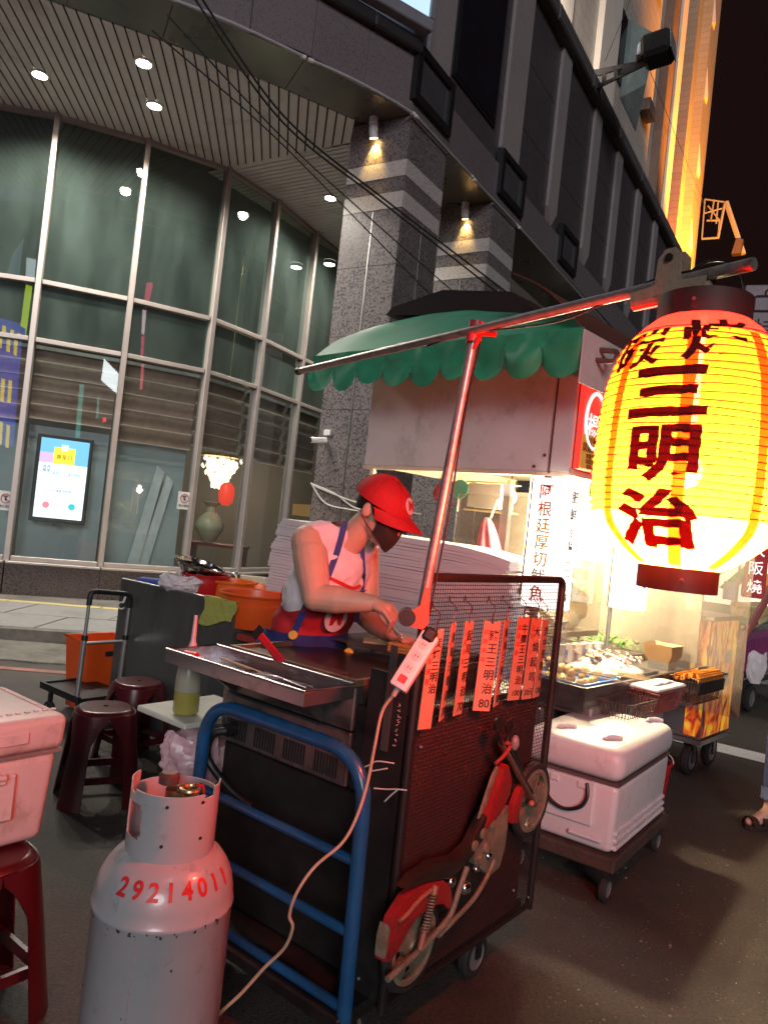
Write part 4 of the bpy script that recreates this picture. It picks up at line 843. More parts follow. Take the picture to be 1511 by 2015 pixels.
# bulbs under the hood
for k, (px, py, x_, lab) in enumerate(((1003, 978, 0.5, 'bare lit bulb under the hood left of the corner sign'), (1134, 1003, 0.30, 'bare lit bulb under the hood right of the corner sign'), (1182, 1010, 1.25, 'bare lit bulb under the hood farthest along the counter'))):
    c = hit(px, py, S(x_, 0, 0), FS.to_3x3() @ Vector((1, 0, 0))); t = thing('light_bulb', lab, 'bulb', c, 'bulbs under the stall hood')
    b = MB(); b.ball(c, 0.046, 18); b.build('globe', emat('bulb_glow', (1.0, 0.83, 0.50), 30), t)
    b = MB(); b.tube([c + UP * 0.044, c + UP * 0.06, c + UP * 0.11], [0.024, 0.022, 0.026], 12); b.build('socket', mat('bulb_socket', (0.55, 0.45, 0.28), rough=0.5), t)
    b = MB(); b.tube([c + UP * 0.11, Vector((c.x, c.y, 2.03))], 0.005, 6); b.build('cord', M_black, t)
    l = bpy.data.lights.new('bulb_lamp', 'POINT'); l.energy = 112; l.color = (1.0, 0.78, 0.48); l.shadow_soft_size = 0.05
    lo = bpy.data.objects.new('lamp', l); col.objects.link(lo); lo.parent = t; lo.location = (0.0, 0.0, -0.075)
# notice board, mirror box, dangling bag behind the sign
c = S(0.5, 0.90, 0); t = thing('wire_shelf', 'small grey cabinet with a brass wire frame hung under the hood', 'shelf', S(0.5, 0.85, 1.68))
b = MB(FS); b.box(0.46, 0.62, 0.74, 1.00, 1.70, 1.86); b.build('box', mat('shelf_grey', (0.42, 0.42, 0.44), rough=0.5), t, smooth=0)
for z_ in (1.68, 1.87):
    b = MB(FS); b.tube(round_path([(0.45, 0.70, z_), (0.45, 1.02, z_), (0.64, 1.02, z_), (0.64, 0.70, z_), (0.45, 0.70, z_)], 0.01), 0.005, 6); b.build('wire', mat('brass_wire', (0.5, 0.38, 0.18), rough=0.4, metal=0.8), t)
b = MB(FS); b.box(0.36, 0.40, 0.60, 0.655, 1.40, 1.86); o = b.build('door_panel', mat('lilac_panel', (0.45, 0.48, 0.60), rough=0.5), None, smooth=0, origin=tuple(S(0.38, 0.62, 1.4))); tag(o, 'narrow lilac panel standing beside the bulb under the hood', 'panel')
b = MB(FS); b.box(0.62, 0.64, 0.20, 0.62, 1.38, 1.95); o = b.build('cream_partition', mat('cream_board', (0.62, 0.55, 0.36), rough=0.6), None, smooth=0, origin=tuple(S(0.63, 0.4, 1.4))); tag(o, 'cream back panel lit by the bulb under the hood', 'panel')
c = hit(962, 1050, S(0.3, 0, 0), FS.to_3x3() @ Vector((1, 0, 0)))
t = thing('plastic_bag', 'bundle of red striped plastic bags hanging under the hood', 'bag', c - UP * 0.12)
def bag(u, v): a = u * 2 * math.pi; r_ = 0.015 + 0.075 * v ** 0.7 * (1 + 0.18 * math.sin(a * 7) + 0.1 * mnoise.noise(Vector((u * 9, v * 4, 2)))); return (c.x + r_ * math.cos(a) + 0.05 * (v - .5), c.y + r_ * math.sin(a), c.z + 0.10 - 0.25 * v)
b = MB(); b.grid(bag, 42, 8); b.build('bundle', mat('red_bag', (0.55, 0.13, 0.16), rough=0.45, var=0.25, scale=25), t, smooth=70)
b = MB(); b.tube([c + UP * 0.10, c + UP * 0.22 + Vector((0.03, 0, 0))], 0.008, 6); b.build('tie', mat('pale_tie', (0.6, 0.5, 0.45)), t)
# lit tiny things: green and red round fans behind
for (px, py, c_, lab) in ((868, 970, (0.45, 0.06, 0.07), 'red round fan hanging behind the post'), (905, 963, (0.10, 0.33, 0.30), 'green round fan hanging left of the wire shelf')):
    p = hit(px, py, S(0.9, 0, 0), FS.to_3x3() @ Vector((1, 0, 0))); t = thing('hand_fan', lab, 'fan', p - UP * 0.1, 'round fans under the hood')
    Fq = plane_m(p, FS.to_3x3() @ Vector((0, -1, 0)), UP); b = MB(Fq); b.lathe([(0.0005, 0), (0.075, 0), (0.075, 0.006), (0.0005, 0.006)], n=20); b.build('disc', mat('fan_%d' % int(c_[0] * 99), c_, rough=0.6), t)
    b = MB(Fq); b.tube([(0, -0.07, 0.003), (0, -0.17, 0.003)], 0.008, 6); b.build('handle', mat('pale_tie', (0.6, 0.5, 0.45)), t)
# ---- food on the counter
rf = random.Random(11)
M_meat = mat('squid_pale', (0.66, 0.52, 0.42), rough=0.35, var=0.2, scale=20); M_ball = mat('meatball', (0.62, 0.44, 0.20), rough=0.4, var=0.2, scale=30)
M_wood = mat('skewer_wood', (0.62, 0.48, 0.28), rough=0.6); M_blue = mat('blue_tray', (0.10, 0.25, 0.55), rough=0.4); M_film = mat('foil_white', (0.72, 0.68, 0.66), rough=0.35, var=0.1, scale=12, bump=0.6, bscale=25)
def tray(lab, x0, x1, y0, y1, m_, z=0.752, hgt=0.05):
    t = thing('food_tray', lab, 'tray', S((x0 + x1) / 2, (y0 + y1) / 2, z), 'food trays on the stall counter')
    b = MB(FS); b.box(x0, x1, y0, y1, z, z + 0.012); w = 0.008
    for q in ((x0, x1, y0, y0 + w), (x0, x1, y1 - w, y1), (x0, x0 + w, y0 + w, y1 - w), (x1 - w, x1, y0 + w, y1 - w)): b.box(*q, z + 0.012, z + hgt)
    b.build('tray_pan', m_, t, smooth=0); return t
t1 = tray('blue tray of meatballs and skewers at the counter corner', -0.04, 0.36, -0.24, 0.20, M_blue)
for k in range(34):
    x, y = rf.uniform(0.0, 0.33), rf.uniform(-0.20, 0.18); b = MB(); b.ball(S(x, y, 0.79 + 0.035 * (k % 3 == 0)), rf.uniform(0.020, 0.026), 10); o = b.build('meatball', M_ball, t1, smooth=70)
for k in range(16):
    x = rf.uniform(0.05, 0.40); y = rf.uniform(-0.26, -0.10); b = MB(FS); z_ = 0.83 + rf.random() * .02; b.tube([(x, y, z_), (x + 0.16, y - 0.12, z_ - 0.02)], 0.0028, 5); b.build('skewer', M_wood, t1)
t2 = tray('steel tray of sliced squid strips at the middle of the counter', 0.42, 0.95, -0.22, 0.22, M_steel)
def heap(x0, x1, y0, y1, z, hgt, seed):
    def fn(u, v): 
        e = (math.sin(math.pi * u) * math.sin(math.pi * v)) ** 0.55
        return S(x0 + (x1 - x0) * u, y0 + (y1 - y0) * v, z + hgt * e * (0.75 + 0.5 * mnoise.noise(Vector((u * 7 + seed, v * 7, 0)))))
    return fn
b = MB(); b.grid(heap(0.43, 0.94, -0.21, 0.21, 0.765, 0.10, 2), 26, 26); b.build('squid_heap', M_film, t2, smooth=25)
for k in range(46):
    x, y = rf.uniform(0.48, 0.90), rf.uniform(-0.17, 0.17); a = rf.random() * 3.1; z_ = 0.845 + 0.03 * rf.random(); L_ = rf.uniform(.03, .06)
    b = MB(FS); b.tube([(x, y, z_), (x + L_ * math.cos(a), y + L_ * math.sin(a), z_ + 0.012 * rf.random())], [0.009, 0.005], 6); b.build('squid_piece', M_meat, t2)
for k in range(9):
    x = 0.50 + 0.045 * k; b = MB(FS); b.box(x, x + 0.04, -0.02 + 0.012 * k, 0.05 + 0.012 * k, 0.86, 0.872, bev=0.004); b.build('dark_strip', mat('seaweed_dark', (0.05, 0.03, 0.02), rough=0.4), t2)
t3 = tray('steel tray heaped with wrapped pale squid behind the meatballs', 0.42, 1.05, 0.26, 0.75, M_steel)
b = MB(); b.grid(heap(0.43, 1.04, 0.27, 0.74, 0.765, 0.20, 8), 26, 26); b.build('squid_heap', M_film, t3, smooth=25)
for k in range(6):                                             # small round white tubs with blue lids
    x, y = 0.40 + 0.10 * k, 0.23 - 0.012 * k; p = S(x, y, 0.90); t = thing('sauce_tub', 'small white tub with blue mark, number %s in the row over the meatballs' % ['one', 'two', 'three', 'four', 'five', 'six'][k], 'tub', p, 'row of sauce tubs')
    b = MB(); b.lathe([(0.03, -0.11), (0.036, 0.0), (0.038, 0.006), (0.0005, 0.008)], p, 16); b.build('tub', M_white, t)
    b = MB(); b.lathe([(0.016, 0.010), (0.0005, 0.0105)], p, 12); b.build('mark', M_blue, t)
    b = MB(FS); pl_ = FS.inverted() @ p; b.box(pl_.x - 0.039, pl_.x - 0.036, pl_.y - 0.012, pl_.y + 0.012, pl_.z - 0.06, pl_.z - 0.03); b.build('mark', M_blue, t, smooth=0)
# greens
t = thing('leafy_greens', 'heap of green herbs at the back of the counter', 'greens', S(1.42, 0.40, 0.80))
M_leaf = mat('herb_green', (0.10, 0.26, 0.05), rough=0.5, var=0.35, scale=30)
b = MB()
for k in range(190):
    p = S(1.42 + rf.gauss(0, .10), 0.36 + rf.gauss(0, .13), 0.84 + abs(rf.gauss(0, .04))); a = rf.random() * 6.28; q = rf.uniform(.02, .05); d_ = Vector((math.cos(a), math.sin(a), rf.uniform(-.2, .7))); s_ = d_.cross(UP).normalized() * q * .3
    b.raw([p - d_ * q * .5, p + s_, p + d_ * q, p - s_], [(0, 1, 2, 3)])
b.build('leaves', M_leaf, t, smooth=0)['kind'] = 'stuff'
b = MB(FS); b.box(1.2, 1.6, 0.15, 0.62, 0.752, 0.80); b.build('bed', M_steel, t, smooth=0)
# stack of kraft paper trays
t = thing('paper_trays', 'stack of brown paper food trays at the end of the counter', 'paper trays', S(1.45, -0.06, 0.86))
for k in range(5):
    b = MB(FS); z_ = 0.80 + 0.016 * k; b.raw([(1.36, -0.12, z_), (1.50, -0.12, z_), (1.50, 0.02, z_), (1.36, 0.02, z_), (1.33, -0.15, z_ + 0.05), (1.53, -0.15, z_ + 0.05), (1.53, 0.05, z_ + 0.05), (1.33, 0.05, z_ + 0.05)], [(0, 1, 2, 3), (0, 1, 5, 4), (1, 2, 6, 5), (2, 3, 7, 6), (3, 0, 4, 7)]); b.build('paper_tray', mat('kraft', (0.48, 0.32, 0.16), rough=0.7), t, smooth=0)
b = MB(FS); b.box(1.36, 1.5, -0.12, 0.02, 0.752, 0.80); b.build('stand', M_steel, t, smooth=0)
# dispenser with yellow and green contents
t = thing('food_bin', 'clear acrylic bin of cabbage and yellow mango behind the counter', 'bin', S(0.95, 0.5, 0.95))
b = MB(FS); b.box(0.70, 1.12, 0.28, 0.32, 0.96, 1.42); b.build('bin_wall', M_acryl, t, smooth=0)
for k, (x, y, z, r_, c_) in enumerate(((1.02, 0.40, 1.18, 0.07, (0.75, 0.55, 0.05)), (1.03, 0.42, 1.08, 0.08, (0.75, 0.50, 0.04)), (0.92, 0.45, 1.22, 0.09, (0.40, 0.52, 0.12)), (0.86, 0.5, 1.28, 0.08, (0.50, 0.60, 0.25)), (0.80, 0.44, 1.10, 0.06, (0.55, 0.22, 0.25)), (0.95, 0.42, 1.02, 0.07, (0.6, 0.55, 0.35)))):
    b = MB(); b.grid(lambda u, v: S(x, y, z) + Vector((math.cos(u * 6.283) * math.sin(v * 3.1416), math.sin(u * 6.283) * math.sin(v * 3.1416), math.cos(v * 3.1416))) * r_ * (1 + 0.25 * mnoise.noise(Vector((math.cos(u * 6.283) * 2 + k, math.sin(u * 6.283) * 2, v * 4)))), 20, 12); b.build('produce', mat('produce%d' % k, c_, rough=0.5, var=0.3, scale=15), t, smooth=60)
b = MB(FS); b.box(0.66, 1.16, 0.30, 0.62, 0.92, 0.955); b.build('shelf', M_steel, t, smooth=0)
b = MB(FS); b.prism([(0.30, 1.0), (0.62, 1.22), (0.60, 1.25), (0.28, 1.03)], (0.52, 0, 0), (0, 1, 0), (0, 0, 1), 0.18); o = b.build('chute', mat('dark_chute', (0.16, 0.13, 0.11), rough=0.5), None, smooth=0, origin=tuple(S(0.6, 0.4, 1.0))); tag(o, 'sloped dark metal chute beside the produce bin', 'chute')
# wire baskets on the street side
def wire_basket(lab, x0, x1, y0, y1, z0, z1, m_, n1=13, n2=9, fill=None):
    t = thing('wire_basket', lab, 'basket', S((x0 + x1) / 2, (y0 + y1) / 2, z0), 'wire baskets hung on the counter')
    ins = 0.03
    def loop(z, e): return [(x0 + e, y0 + e, z), (x1 - e, y0 + e, z), (x1 - e, y1 - e, z), (x0 + e, y1 - e, z)]
    b = MB(FS); b.tube(loop(z1, 0), 0.005, 6, closed=True); b.build('rim', m_, t)
    b = MB(FS); b.tube(loop(z0, ins), 0.004, 6, closed=True)
    b.tube(loop((z0 + z1) / 2, ins / 2), 0.0025, 5, closed=True); b.build('hoop', m_, t)
    b = MB(FS)
    for k in range(n1 + 1):
        f_ = k / n1; xa = x0 + (x1 - x0) * f_; xb = x0 + ins + (x1 - x0 - 2 * ins) * f_; b.tube([(xa, y0, z1), (xb, y0 + ins, z0), (xb, y1 - ins, z0), (xa, y1, z1)], 0.0021, 5)
    for k in range(n2 + 1):
        f_ = k / n2; ya = y0 + (y1 - y0) * f_; yb = y0 + ins + (y1 - y0 - 2 * ins) * f_; b.tube([(x0, ya, z1), (x0 + ins, yb, z0), (x1 - ins, yb, z0), (x1, ya, z1)], 0.0021, 5)
    b.build('wires', m_, t)['kind'] = 'stuff'; return t
M_wire = mat('dark_wire', (0.10, 0.055, 0.05), rough=0.4, metal=0.4)
wire_basket('empty dark wire basket nearest on the counter edge', 0.02, 0.36, -0.47, -0.29, 0.60, 0.74, M_wire)
bk = wire_basket('second wire basket with a white tray, next to the empty one', 0.40, 0.80, -0.45, -0.29, 0.64, 0.76, mat('red_wire', (0.30, 0.08, 0.07), rough=0.4))
wire_basket('third wire basket holding orange sticks', 0.95, 1.45, -0.47, -0.29, 0.64, 0.80, M_wire)
t = thing('lunch_tray', 'white plastic tray with tissues lying in the second basket', 'tray', S(0.6, -0.36, 0.75)); b = MB(FS); b.box(0.40, 0.80, -0.45, -0.28, 0.765, 0.785, bev=0.006); b.build('tray_pan', M_white, t)
for k in range(5): b = MB(FS); x = 0.48 + 0.055 * k; b.box(x, x + 0.05, -0.40, -0.33, 0.787, 0.795 + 0.006 * (k % 2), bev=0.003); b.build('tissue', M_film, t)
t = thing('orange_sticks', 'bundle of orange chopstick sleeves lying in the third basket', 'sticks', S(1.2, -0.38, 0.75))
for k in range(16): b = MB(FS); y = -0.46 + 0.011 * k; z_ = 0.775 + 0.018 * math.sin(k * .4) + 0.004 * (k % 3); b.box(0.98 + 0.015 * (k % 4), 1.40, y, y + 0.0105, z_, z_ + 0.03); b.build('stick', mat('orange_sleeve', (0.80, 0.28, 0.02), rough=0.5, var=0.15, scale=40), t, smooth=0)
b = MB(FS); b.box(0.98, 1.42, -0.465, -0.28, 0.70, 0.772); b.build('liner', M_black, t, smooth=0)
# ------------------------------------------------------------------ flame cabinet at the far end
fc = thing('flame_cabinet', 'steel wheeled cabinet with flame painted sides beyond the acrylic sheet', 'cabinet', S(2.1, 0.1, 0))
b = MB(FS); b.box(1.72, 2.28, -0.25, 0.75, 0.27, 1.10, bev=0.006); b.build('body', M_body, fc)
b = MB(FS); b.box(1.70, 2.30, -0.27, 0.77, 1.103, 1.125); b.build('lid', M_steel, fc, smooth=0)
b = MB(FS); b.box(1.70, 2.30, -0.262, 0.76, 0.235, 0.268); b.build('base_frame', M_steel, fc, smooth=0)
b = MB(FS); b.box(1.712, 1.719, -0.13, 0.75, 0.30, 1.08); b.build('end_panel', mat('dark_end', (0.26, 0.22, 0.22), rough=0.4, metal=0.4), fc, smooth=0)
def flame_mat():
    m = bpy.data.materials.new('flame_print'); m.use_nodes = True; nt = m.node_tree; b_ = nt.nodes['Principled BSDF']
    tc = nd(nt, 'ShaderNodeTexCoord'); mp = nd(nt, 'ShaderNodeMapping'); mp.inputs['Scale'].default_value = (7, 7, 2.2); nz = nd(nt, 'ShaderNodeTexNoise'); nz.inputs['Scale'].default_value = 1.6; nz.inputs['Detail'].default_value = 3; nz.inputs['Distortion'].default_value = 1.6
    nt.links.new(tc.outputs['Object'], mp.inputs[0]); nt.links.new(mp.outputs[0], nz.inputs['Vector']); rp = nd(nt, 'ShaderNodeValToRGB'); e = rp.color_ramp.elements
    e[0].position = 0.36; e[0].color = (0.10, 0.02, 0.015, 1); e[1].position = 0.62; e[1].color = (0.95, 0.62, 0.06, 1)
    for p, c_ in ((0.42, (0.55, 0.05, 0.015)), (0.50, (0.85, 0.22, 0.02)), (0.55, (0.92, 0.40, 0.03))): q = e.new(p); q.color = (*c_, 1)
    nt.links.new(nz.outputs[0], rp.inputs[0]); nt.links.new(rp.outputs[0], b_.inputs['Base Color']); nt.links.new(rp.outputs[0], b_.inputs['Emission Color']); b_.inputs['Emission Strength'].default_value = 0.35; b_.inputs['Roughness'].default_value = 0.35; return m
M_flame = flame_mat()
b = MB(FS); b.box(1.74, 2.27, -0.258, -0.251, 0.29, 1.09); b.build('flame_panel', M_flame, fc, smooth=0)
b = MB(FS); b.box(1.712, 1.719, -0.245, -0.135, 0.29, 1.09); b.build('flame_panel', M_flame, fc, smooth=0)
for (x, z) in ((2.02, 0.78), (2.02, 0.62)): b = MB(FS); b.box(x, x + 0.16, -0.263, -0.259, z, z + 0.10); b.build('badge', mat('badge_cream', (0.8, 0.6, 0.4), rough=0.5), fc, smooth=0)
def wheel_part(par, c, ax, r, w, nm='wheel'):
    ax = Vector(ax).normalized(); b = MB(); k = 20
    u = ax.cross(UP).normalized(); v = u.cross(ax)
    prof = [(r * 0.62, -w * .5), (r * 0.9, -w * .5), (r, -w * .3), (r, w * .3), (r * 0.9, w * .5), (r * 0.62, w * .5)]
    Mx = plane_m(c, u, v); Mx = Matrix(((u.x, v.x, ax.x, c[0]), (u.y, v.y, ax.y, c[1]), (u.z, v.z, ax.z, c[2]), (0, 0, 0, 1)))
    b.lathe(prof, n=24, M=Mx, cap=False); o = b.build(nm, mat('tyre_rubber', (0.018, 0.018, 0.018), rough=0.75), par)
    b = MB(); b.lathe([(0.001, -w * .35), (r * .60, -w * .35), (r * .62, -w * .5), (r * .62, w * .5), (r * .60, w * .35), (0.001, w * .35)], n=24, M=Mx, cap=False); b.build('rim', mat('rim_grey', (0.16, 0.15, 0.15), rough=0.5), o); return o
for (x, y) in ((1.80, -0.16), (2.20, -0.16), (1.80, 0.66), (2.20, 0.66)):
    wheel_part(fc, S(x, y, 0.11), FS.to_3x3() @ Vector((0, 1, 0)), 0.11, 0.05); b = MB(FS); b.box(x - 0.03, x + 0.03, y - 0.035, y + 0.035, 0.20, 0.236); b.box(x - 0.02, x + 0.02, y - 0.037, y - 0.030, 0.09, 0.21); b.build('fork', M_steeld, fc, smooth=0)
b = MB(FS); b.tube(spline([(1.70, -0.30, 0.92), (1.70, -0.32, 0.84), (1.70, -0.31, 0.78), (1.70, -0.27, 0.70)], 6), 0.006, 6); b.tube(spline([(1.70, -0.31, 0.78), (1.70, -0.34, 0.72), (1.70, -0.35, 0.66)], 4), 0.006, 6); b.build('hook_cord', M_steeld, fc)
for (x, y) in ((0.15, 0.12), (0.15, 1.35), (1.5, 0.15), (1.5, 1.35)):
    wheel_part(stall, S(x, y, 0.10), FS.to_3x3() @ Vector((0, 1, 0)), 0.10, 0.05); b = MB(FS); b.box(x - 0.025, x + 0.025, y - 0.03, y + 0.03, 0.18, 0.221); b.build('fork', M_steeld, stall, smooth=0)
# ------------------------------------------------------------------ sandwich cart
FC = frame(0.13, 2.10, 38.5)                                   # x along the mesh panel, y across the cart
def K(x, y, z): return FC @ Vector((x, y, z))
CA = FC.to_3x3() @ Vector((1, 0, 0)); CB = FC.to_3x3() @ Vector((0, 1, 0))
def onp(px, py, y=-0.03):                                      # photo point on the mesh panel -> (x, z)
    q = FC.inverted() @ hit(px, py, K(0, y, 0), CB); return (q.x, q.z)
M_blk = mat('cart_black', (0.012, 0.011, 0.011), rough=0.4, var=0.4, scale=6, dirt=(0.03, 0.026, 0.024), dirt_amt=0.5, dirt_scale=4)
M_bl = mat('blue_paint', (0.012, 0.085, 0.22), rough=0.3, var=0.2, scale=9, dirt=(0.03, 0.045, 0.07), dirt_amt=0.35, dirt_scale=7, coat=0.3)
M_board2 = mat('dark_red_board', (0.10, 0.026, 0.022), rough=0.6, var=0.15, scale=4)
M_cream2 = mat('aged_cream', (0.21, 0.185, 0.13), rough=0.45, var=0.25, scale=14, dirt=(0.10, 0.06, 0.035), dirt_amt=0.6, dirt_scale=22)
M_redp2 = mat('red_enamel', (0.30, 0.016, 0.018), rough=0.3, var=0.15, scale=10, dirt=(0.09, 0.03, 0.025), dirt_amt=0.5, dirt_scale=26)
cart = thing('sandwich_cart', 'black grill cart with wire mesh front and blue push frame', 'cart', K(0.45, 0.4, 0))
b = MB(FC); b.box(0.03, 0.86, 0.04, 0.78, 0.20, 0.72, bev=0.006); b.build('cabinet', M_blk, cart)
b = MB(FC); b.box(0.0, 0.80, 0.20, 0.77, 0.735, 0.895, bev=0.004); b.build('burner_body', M_steeld, cart)
b = MB(FC); b.box(0.0, 0.80, 0.20, 0.77, 0.900, 1.030, bev=0.004); b.build('grill_body', M_steeld, cart)
b = MB(FC); b.box(0.012, 0.84, 0.045, 0.195, 0.735, 0.98); b.build('side_housing', M_blk, cart, smooth=0)
for k in range(4):                                             # louvre groups in the end face
    y0 = 0.235 + k * 0.135; b = MB(FC)
    for q in range(8): b.box(-0.006, 0.002, y0 + q * 0.0125, y0 + q * 0.0125 + 0.006, 0.752, 0.815)
    b.build('louvre', M_black, cart, smooth=0)
b = MB(FC); b.box(-0.0035, 0.001, 0.205, 0.765, 0.740, 0.890); b.build('vent_plate', mat('dull_steel', (0.20, 0.185, 0.18), rough=0.35, metal=0.8, var=0.3, scale=9, dirt=(0.06, 0.05, 0.05), dirt_amt=0.5, dirt_scale=5), cart, smooth=0)
# grill top: rim, griddle plate, rack
b = MB(FC)
for q in ((0.0, 0.80, 0.20, 0.215), (0.0, 0.80, 0.755, 0.77), (0.0, 0.015, 0.215, 0.755), (0.785, 0.80, 0.215, 0.755)): b.box(*q, 1.032, 1.052)
b.build('grill_rim', mat('browned_steel', (0.30, 0.20, 0.13), rough=0.4, metal=0.7, var=0.3, scale=12), cart, smooth=0)
b = MB(FC); b.box(0.02, 0.40, 0.22, 0.75, 1.031, 1.036); b.build('griddle_plate', mat('griddle_black', (0.02, 0.017, 0.015), rough=0.3, var=0.3, scale=10), cart, smooth=0)
b = MB(FC); b.box(0.03, 0.09, 0.30, 0.72, 1.037, 1.046); b.build('griddle_step', mat('griddle_brown', (0.07, 0.03, 0.02), rough=0.35), cart, smooth=0)
b = MB(FC)
for k in range(9): b.box(0.02 + 0.0, 0.028, 0.222 + k * 0.006, 0.224 + k * 0.006, 1.04, 1.05)
for k in range(27): b.tube([(0.42 + k * 0.0135, 0.225, 1.066), (0.42 + k * 0.0135, 0.745, 1.066)], 0.003, 6)
for y in (0.225, 0.485, 0.745): b.tube([(0.415, y, 1.062), (0.78, y, 1.062)], 0.004, 6)
b.build('grill_rack', mat('rack_wire', (0.20, 0.19, 0.19), rough=0.35, metal=0.9), cart)['kind'] = 'stuff'
for k in range(7): b = MB(FC); b.tube([(0.10 + k * 0.032, 0.2075, 1.0525), (0.10 + k * 0.032, 0.2075, 1.0545)], 0.0065, 10); b.build('rim_hole', M_black, cart)
# tray
b = MB(FC); x0, x1, y0, y1 = -0.215, -0.006, 0.20, 0.83
b.box(x0, x1, y0, y1, 1.0, 1.004)
for q in ((x0, x1, y0, y0 + 0.004), (x0, x1, y1 - 0.004, y1), (x0, x0 + 0.004, y0 + 0.004, y1 - 0.004), (x1 - 0.004, x1, y0 + 0.004, y1 - 0.004)): b.box(*q, 1.004, 1.040)
tr = b.build('side_tray', mat('tray_steel', (0.42, 0.42, 0.44), rough=0.25, metal=0.9, var=0.15, scale=8, dirt=(0.12, 0.08, 0.06), dirt_amt=0.4, dirt_scale=8), cart, smooth=0)
b = MB(FC); b.tube([(x0, y0, 1.041), (x1, y0, 1.041), (x1, y1, 1.041), (x0, y1, 1.041)], 0.0045, 8, closed=True); b.build('tray_rim', M_steel, tr)
for y in (0.32, 0.72): b = MB(FC); b.prism([(-0.16, 0.999), (-0.001, 0.999), (-0.001, 0.90)], (0, y, 0), (1, 0, 0), (0, 0, 1), 0.006); b.build('tray_bracket', M_steeld, cart, smooth=0)
# side shelf carrying the oil bottle
b = MB(FC); b.box(-0.14, 0.20, 0.785, 1.06, 0.775, 0.795, bev=0.004); b.build('side_shelf', mat('white_board', (0.62, 0.60, 0.52), rough=0.6, var=0.1), cart)
b = MB(FC); b.box(0.02, 0.06, 0.79, 0.80, 0.60, 0.93); b.build('shelf_upright', mat('rust_upright', (0.30, 0.16, 0.13), rough=0.6, var=0.3, scale=15), cart, smooth=0)
b = MB(FC); b.tube(arc_pts((0.05, 0.83, 0.80), (0, 1, 0), (0, 0, 1), 0.014, 0, 330, 12), 0.004, 6); b.build('shelf_ring', M_steel, cart)
# blue push frame
xb = -0.10
b = MB(FC); b.tube(round_path([(xb, 0.735, 0.16), (xb, 0.735, 0.885), (xb, 0.05, 0.885), (xb, 0.035, 0.16)], 0.15, 9), 0.0215, 14); fr = b.build('push_frame', M_bl, cart)
for z in (0.60, 0.41, 0.21):
    b = MB(FC); b.tube([(xb, 0.735, z), (xb, 0.04, z)], 0.014, 10); b.build('rung', M_bl, cart)
b = MB(FC); b.box(xb - 0.03, 0.90, 0.03, 0.76, 0.155, 0.195, bev=0.006); b.build('platform', M_blk, cart)  # a blue deck coloured black, its shadow put into the paint
for (x, y) in ((0.0, 0.10), (0.0, 0.69), (0.62, 0.06), (0.80, 0.69)):
    wheel_part(cart, K(x, y, 0.075), CB, 0.075, 0.035, 'caster'); b = MB(FC); b.box(x - 0.02, x + 0.02, y - 0.026, y + 0.026, 0.135, 0.156); b.box(x - 0.015, x + 0.015, y - 0.026, y - 0.021, 0.07, 0.136); b.build('fork', M_black, cart, smooth=0)
# black hose at the back of the frame
b = MB(FC); b.tube(spline([(-0.03, 0.70, 0.78), (-0.06, 0.74, 0.76), (-0.06, 0.75, 0.68), (-0.03, 0.66, 0.60), (0.0, 0.58, 0.56)], 8), 0.013, 10); b.build('gas_hose', M_black, cart)
b = MB(FC); b.tube([(0.0, 0.70, 0.785), (-0.035, 0.70, 0.785)], 0.024, 12); b.build('hose_knob', M_black, cart)
# mesh front
M_fr = mat('frame_black', (0.020, 0.014, 0.013), rough=0.35, var=0.2, scale=10)
b = MB(FC); b.tube(round_path([(0.015, -0.004, 0.17), (0.015, -0.004, 1.385), (0.89, -0.004, 1.385), (0.89, -0.004, 0.17)], 0.035, 5), 0.0135, 10); b.build('mesh_frame', M_fr, cart)
b = MB(FC); b.tube([(0.015, -0.004, 0.185), (0.89, -0.004, 0.185)], 0.010, 8); b.build('bottom_rail', M_fr, cart)
b = MB(FC); b.box(0.0, 0.012, 0.012, 0.15, 0.20, 1.10); b.build('corner_plate', M_blk, cart, smooth=0)
b = MB(FC); b.box(-0.004, -0.0005, 0.06, 0.085, 0.88, 1.18); b.build('corner_strap', mat('dull_iron', (0.10, 0.095, 0.09), rough=0.5, metal=0.5), cart, smooth=0)
b = MB(FC); n_x, n_z = 68, 95
for k in range(n_x + 1): x = 0.028 + (0.878 - 0.028) * k / n_x; b.tube([(x, 0.0, 0.19), (x, 0.0, 1.375)], 0.0011, 4, caps=False)
for k in range(n_z + 1): z = 0.195 + (1.375 - 0.195) * k / n_z; b.tube([(0.02, -0.0015, z), (0.885, -0.0015, z)], 0.0011, 4, caps=False)
b.build('wire_mesh', M_fr, cart)['kind'] = 'stuff'
b = MB(FC); b.box(0.03, 0.80, 0.006, 0.012, 0.20, 0.975); b.build('backing_board', M_board2, cart, smooth=0)
for (px, py) in ((828, 1470), (1062, 1395), (1010, 1752), (1040, 1765)): x, z = onp(px, py, -0.004); b = MB(FC); b.ball((x, -0.004, z), 0.0055, 8); b.build('screw', M_steel, cart)
for (x, y, z) in ((-0.002, 0.10, 0.50), (-0.002, 0.075, 0.235)): b = MB(FC); b.ball((0.0, y, z), 0.006, 8); b.build('screw', M_steel, cart)
# white scrawl on the corner plate
b = MB(FC)
rw = random.Random(2)
for k in range(9):
    z = 1.02 - k * 0.014; pp = [(-0.0015, 0.030 + 0.006 * rw.uniform(-1, 1) + 0.008 * (q % 2), z - 0.004 * q * 0.5 + 0.003 * rw.uniform(-1, 1)) for q in range(4)]; b.tube(pp, 0.0009, 4)
b.build('scrawl', mat('chalk_pink', (0.6, 0.4, 0.42), rough=0.7), cart)
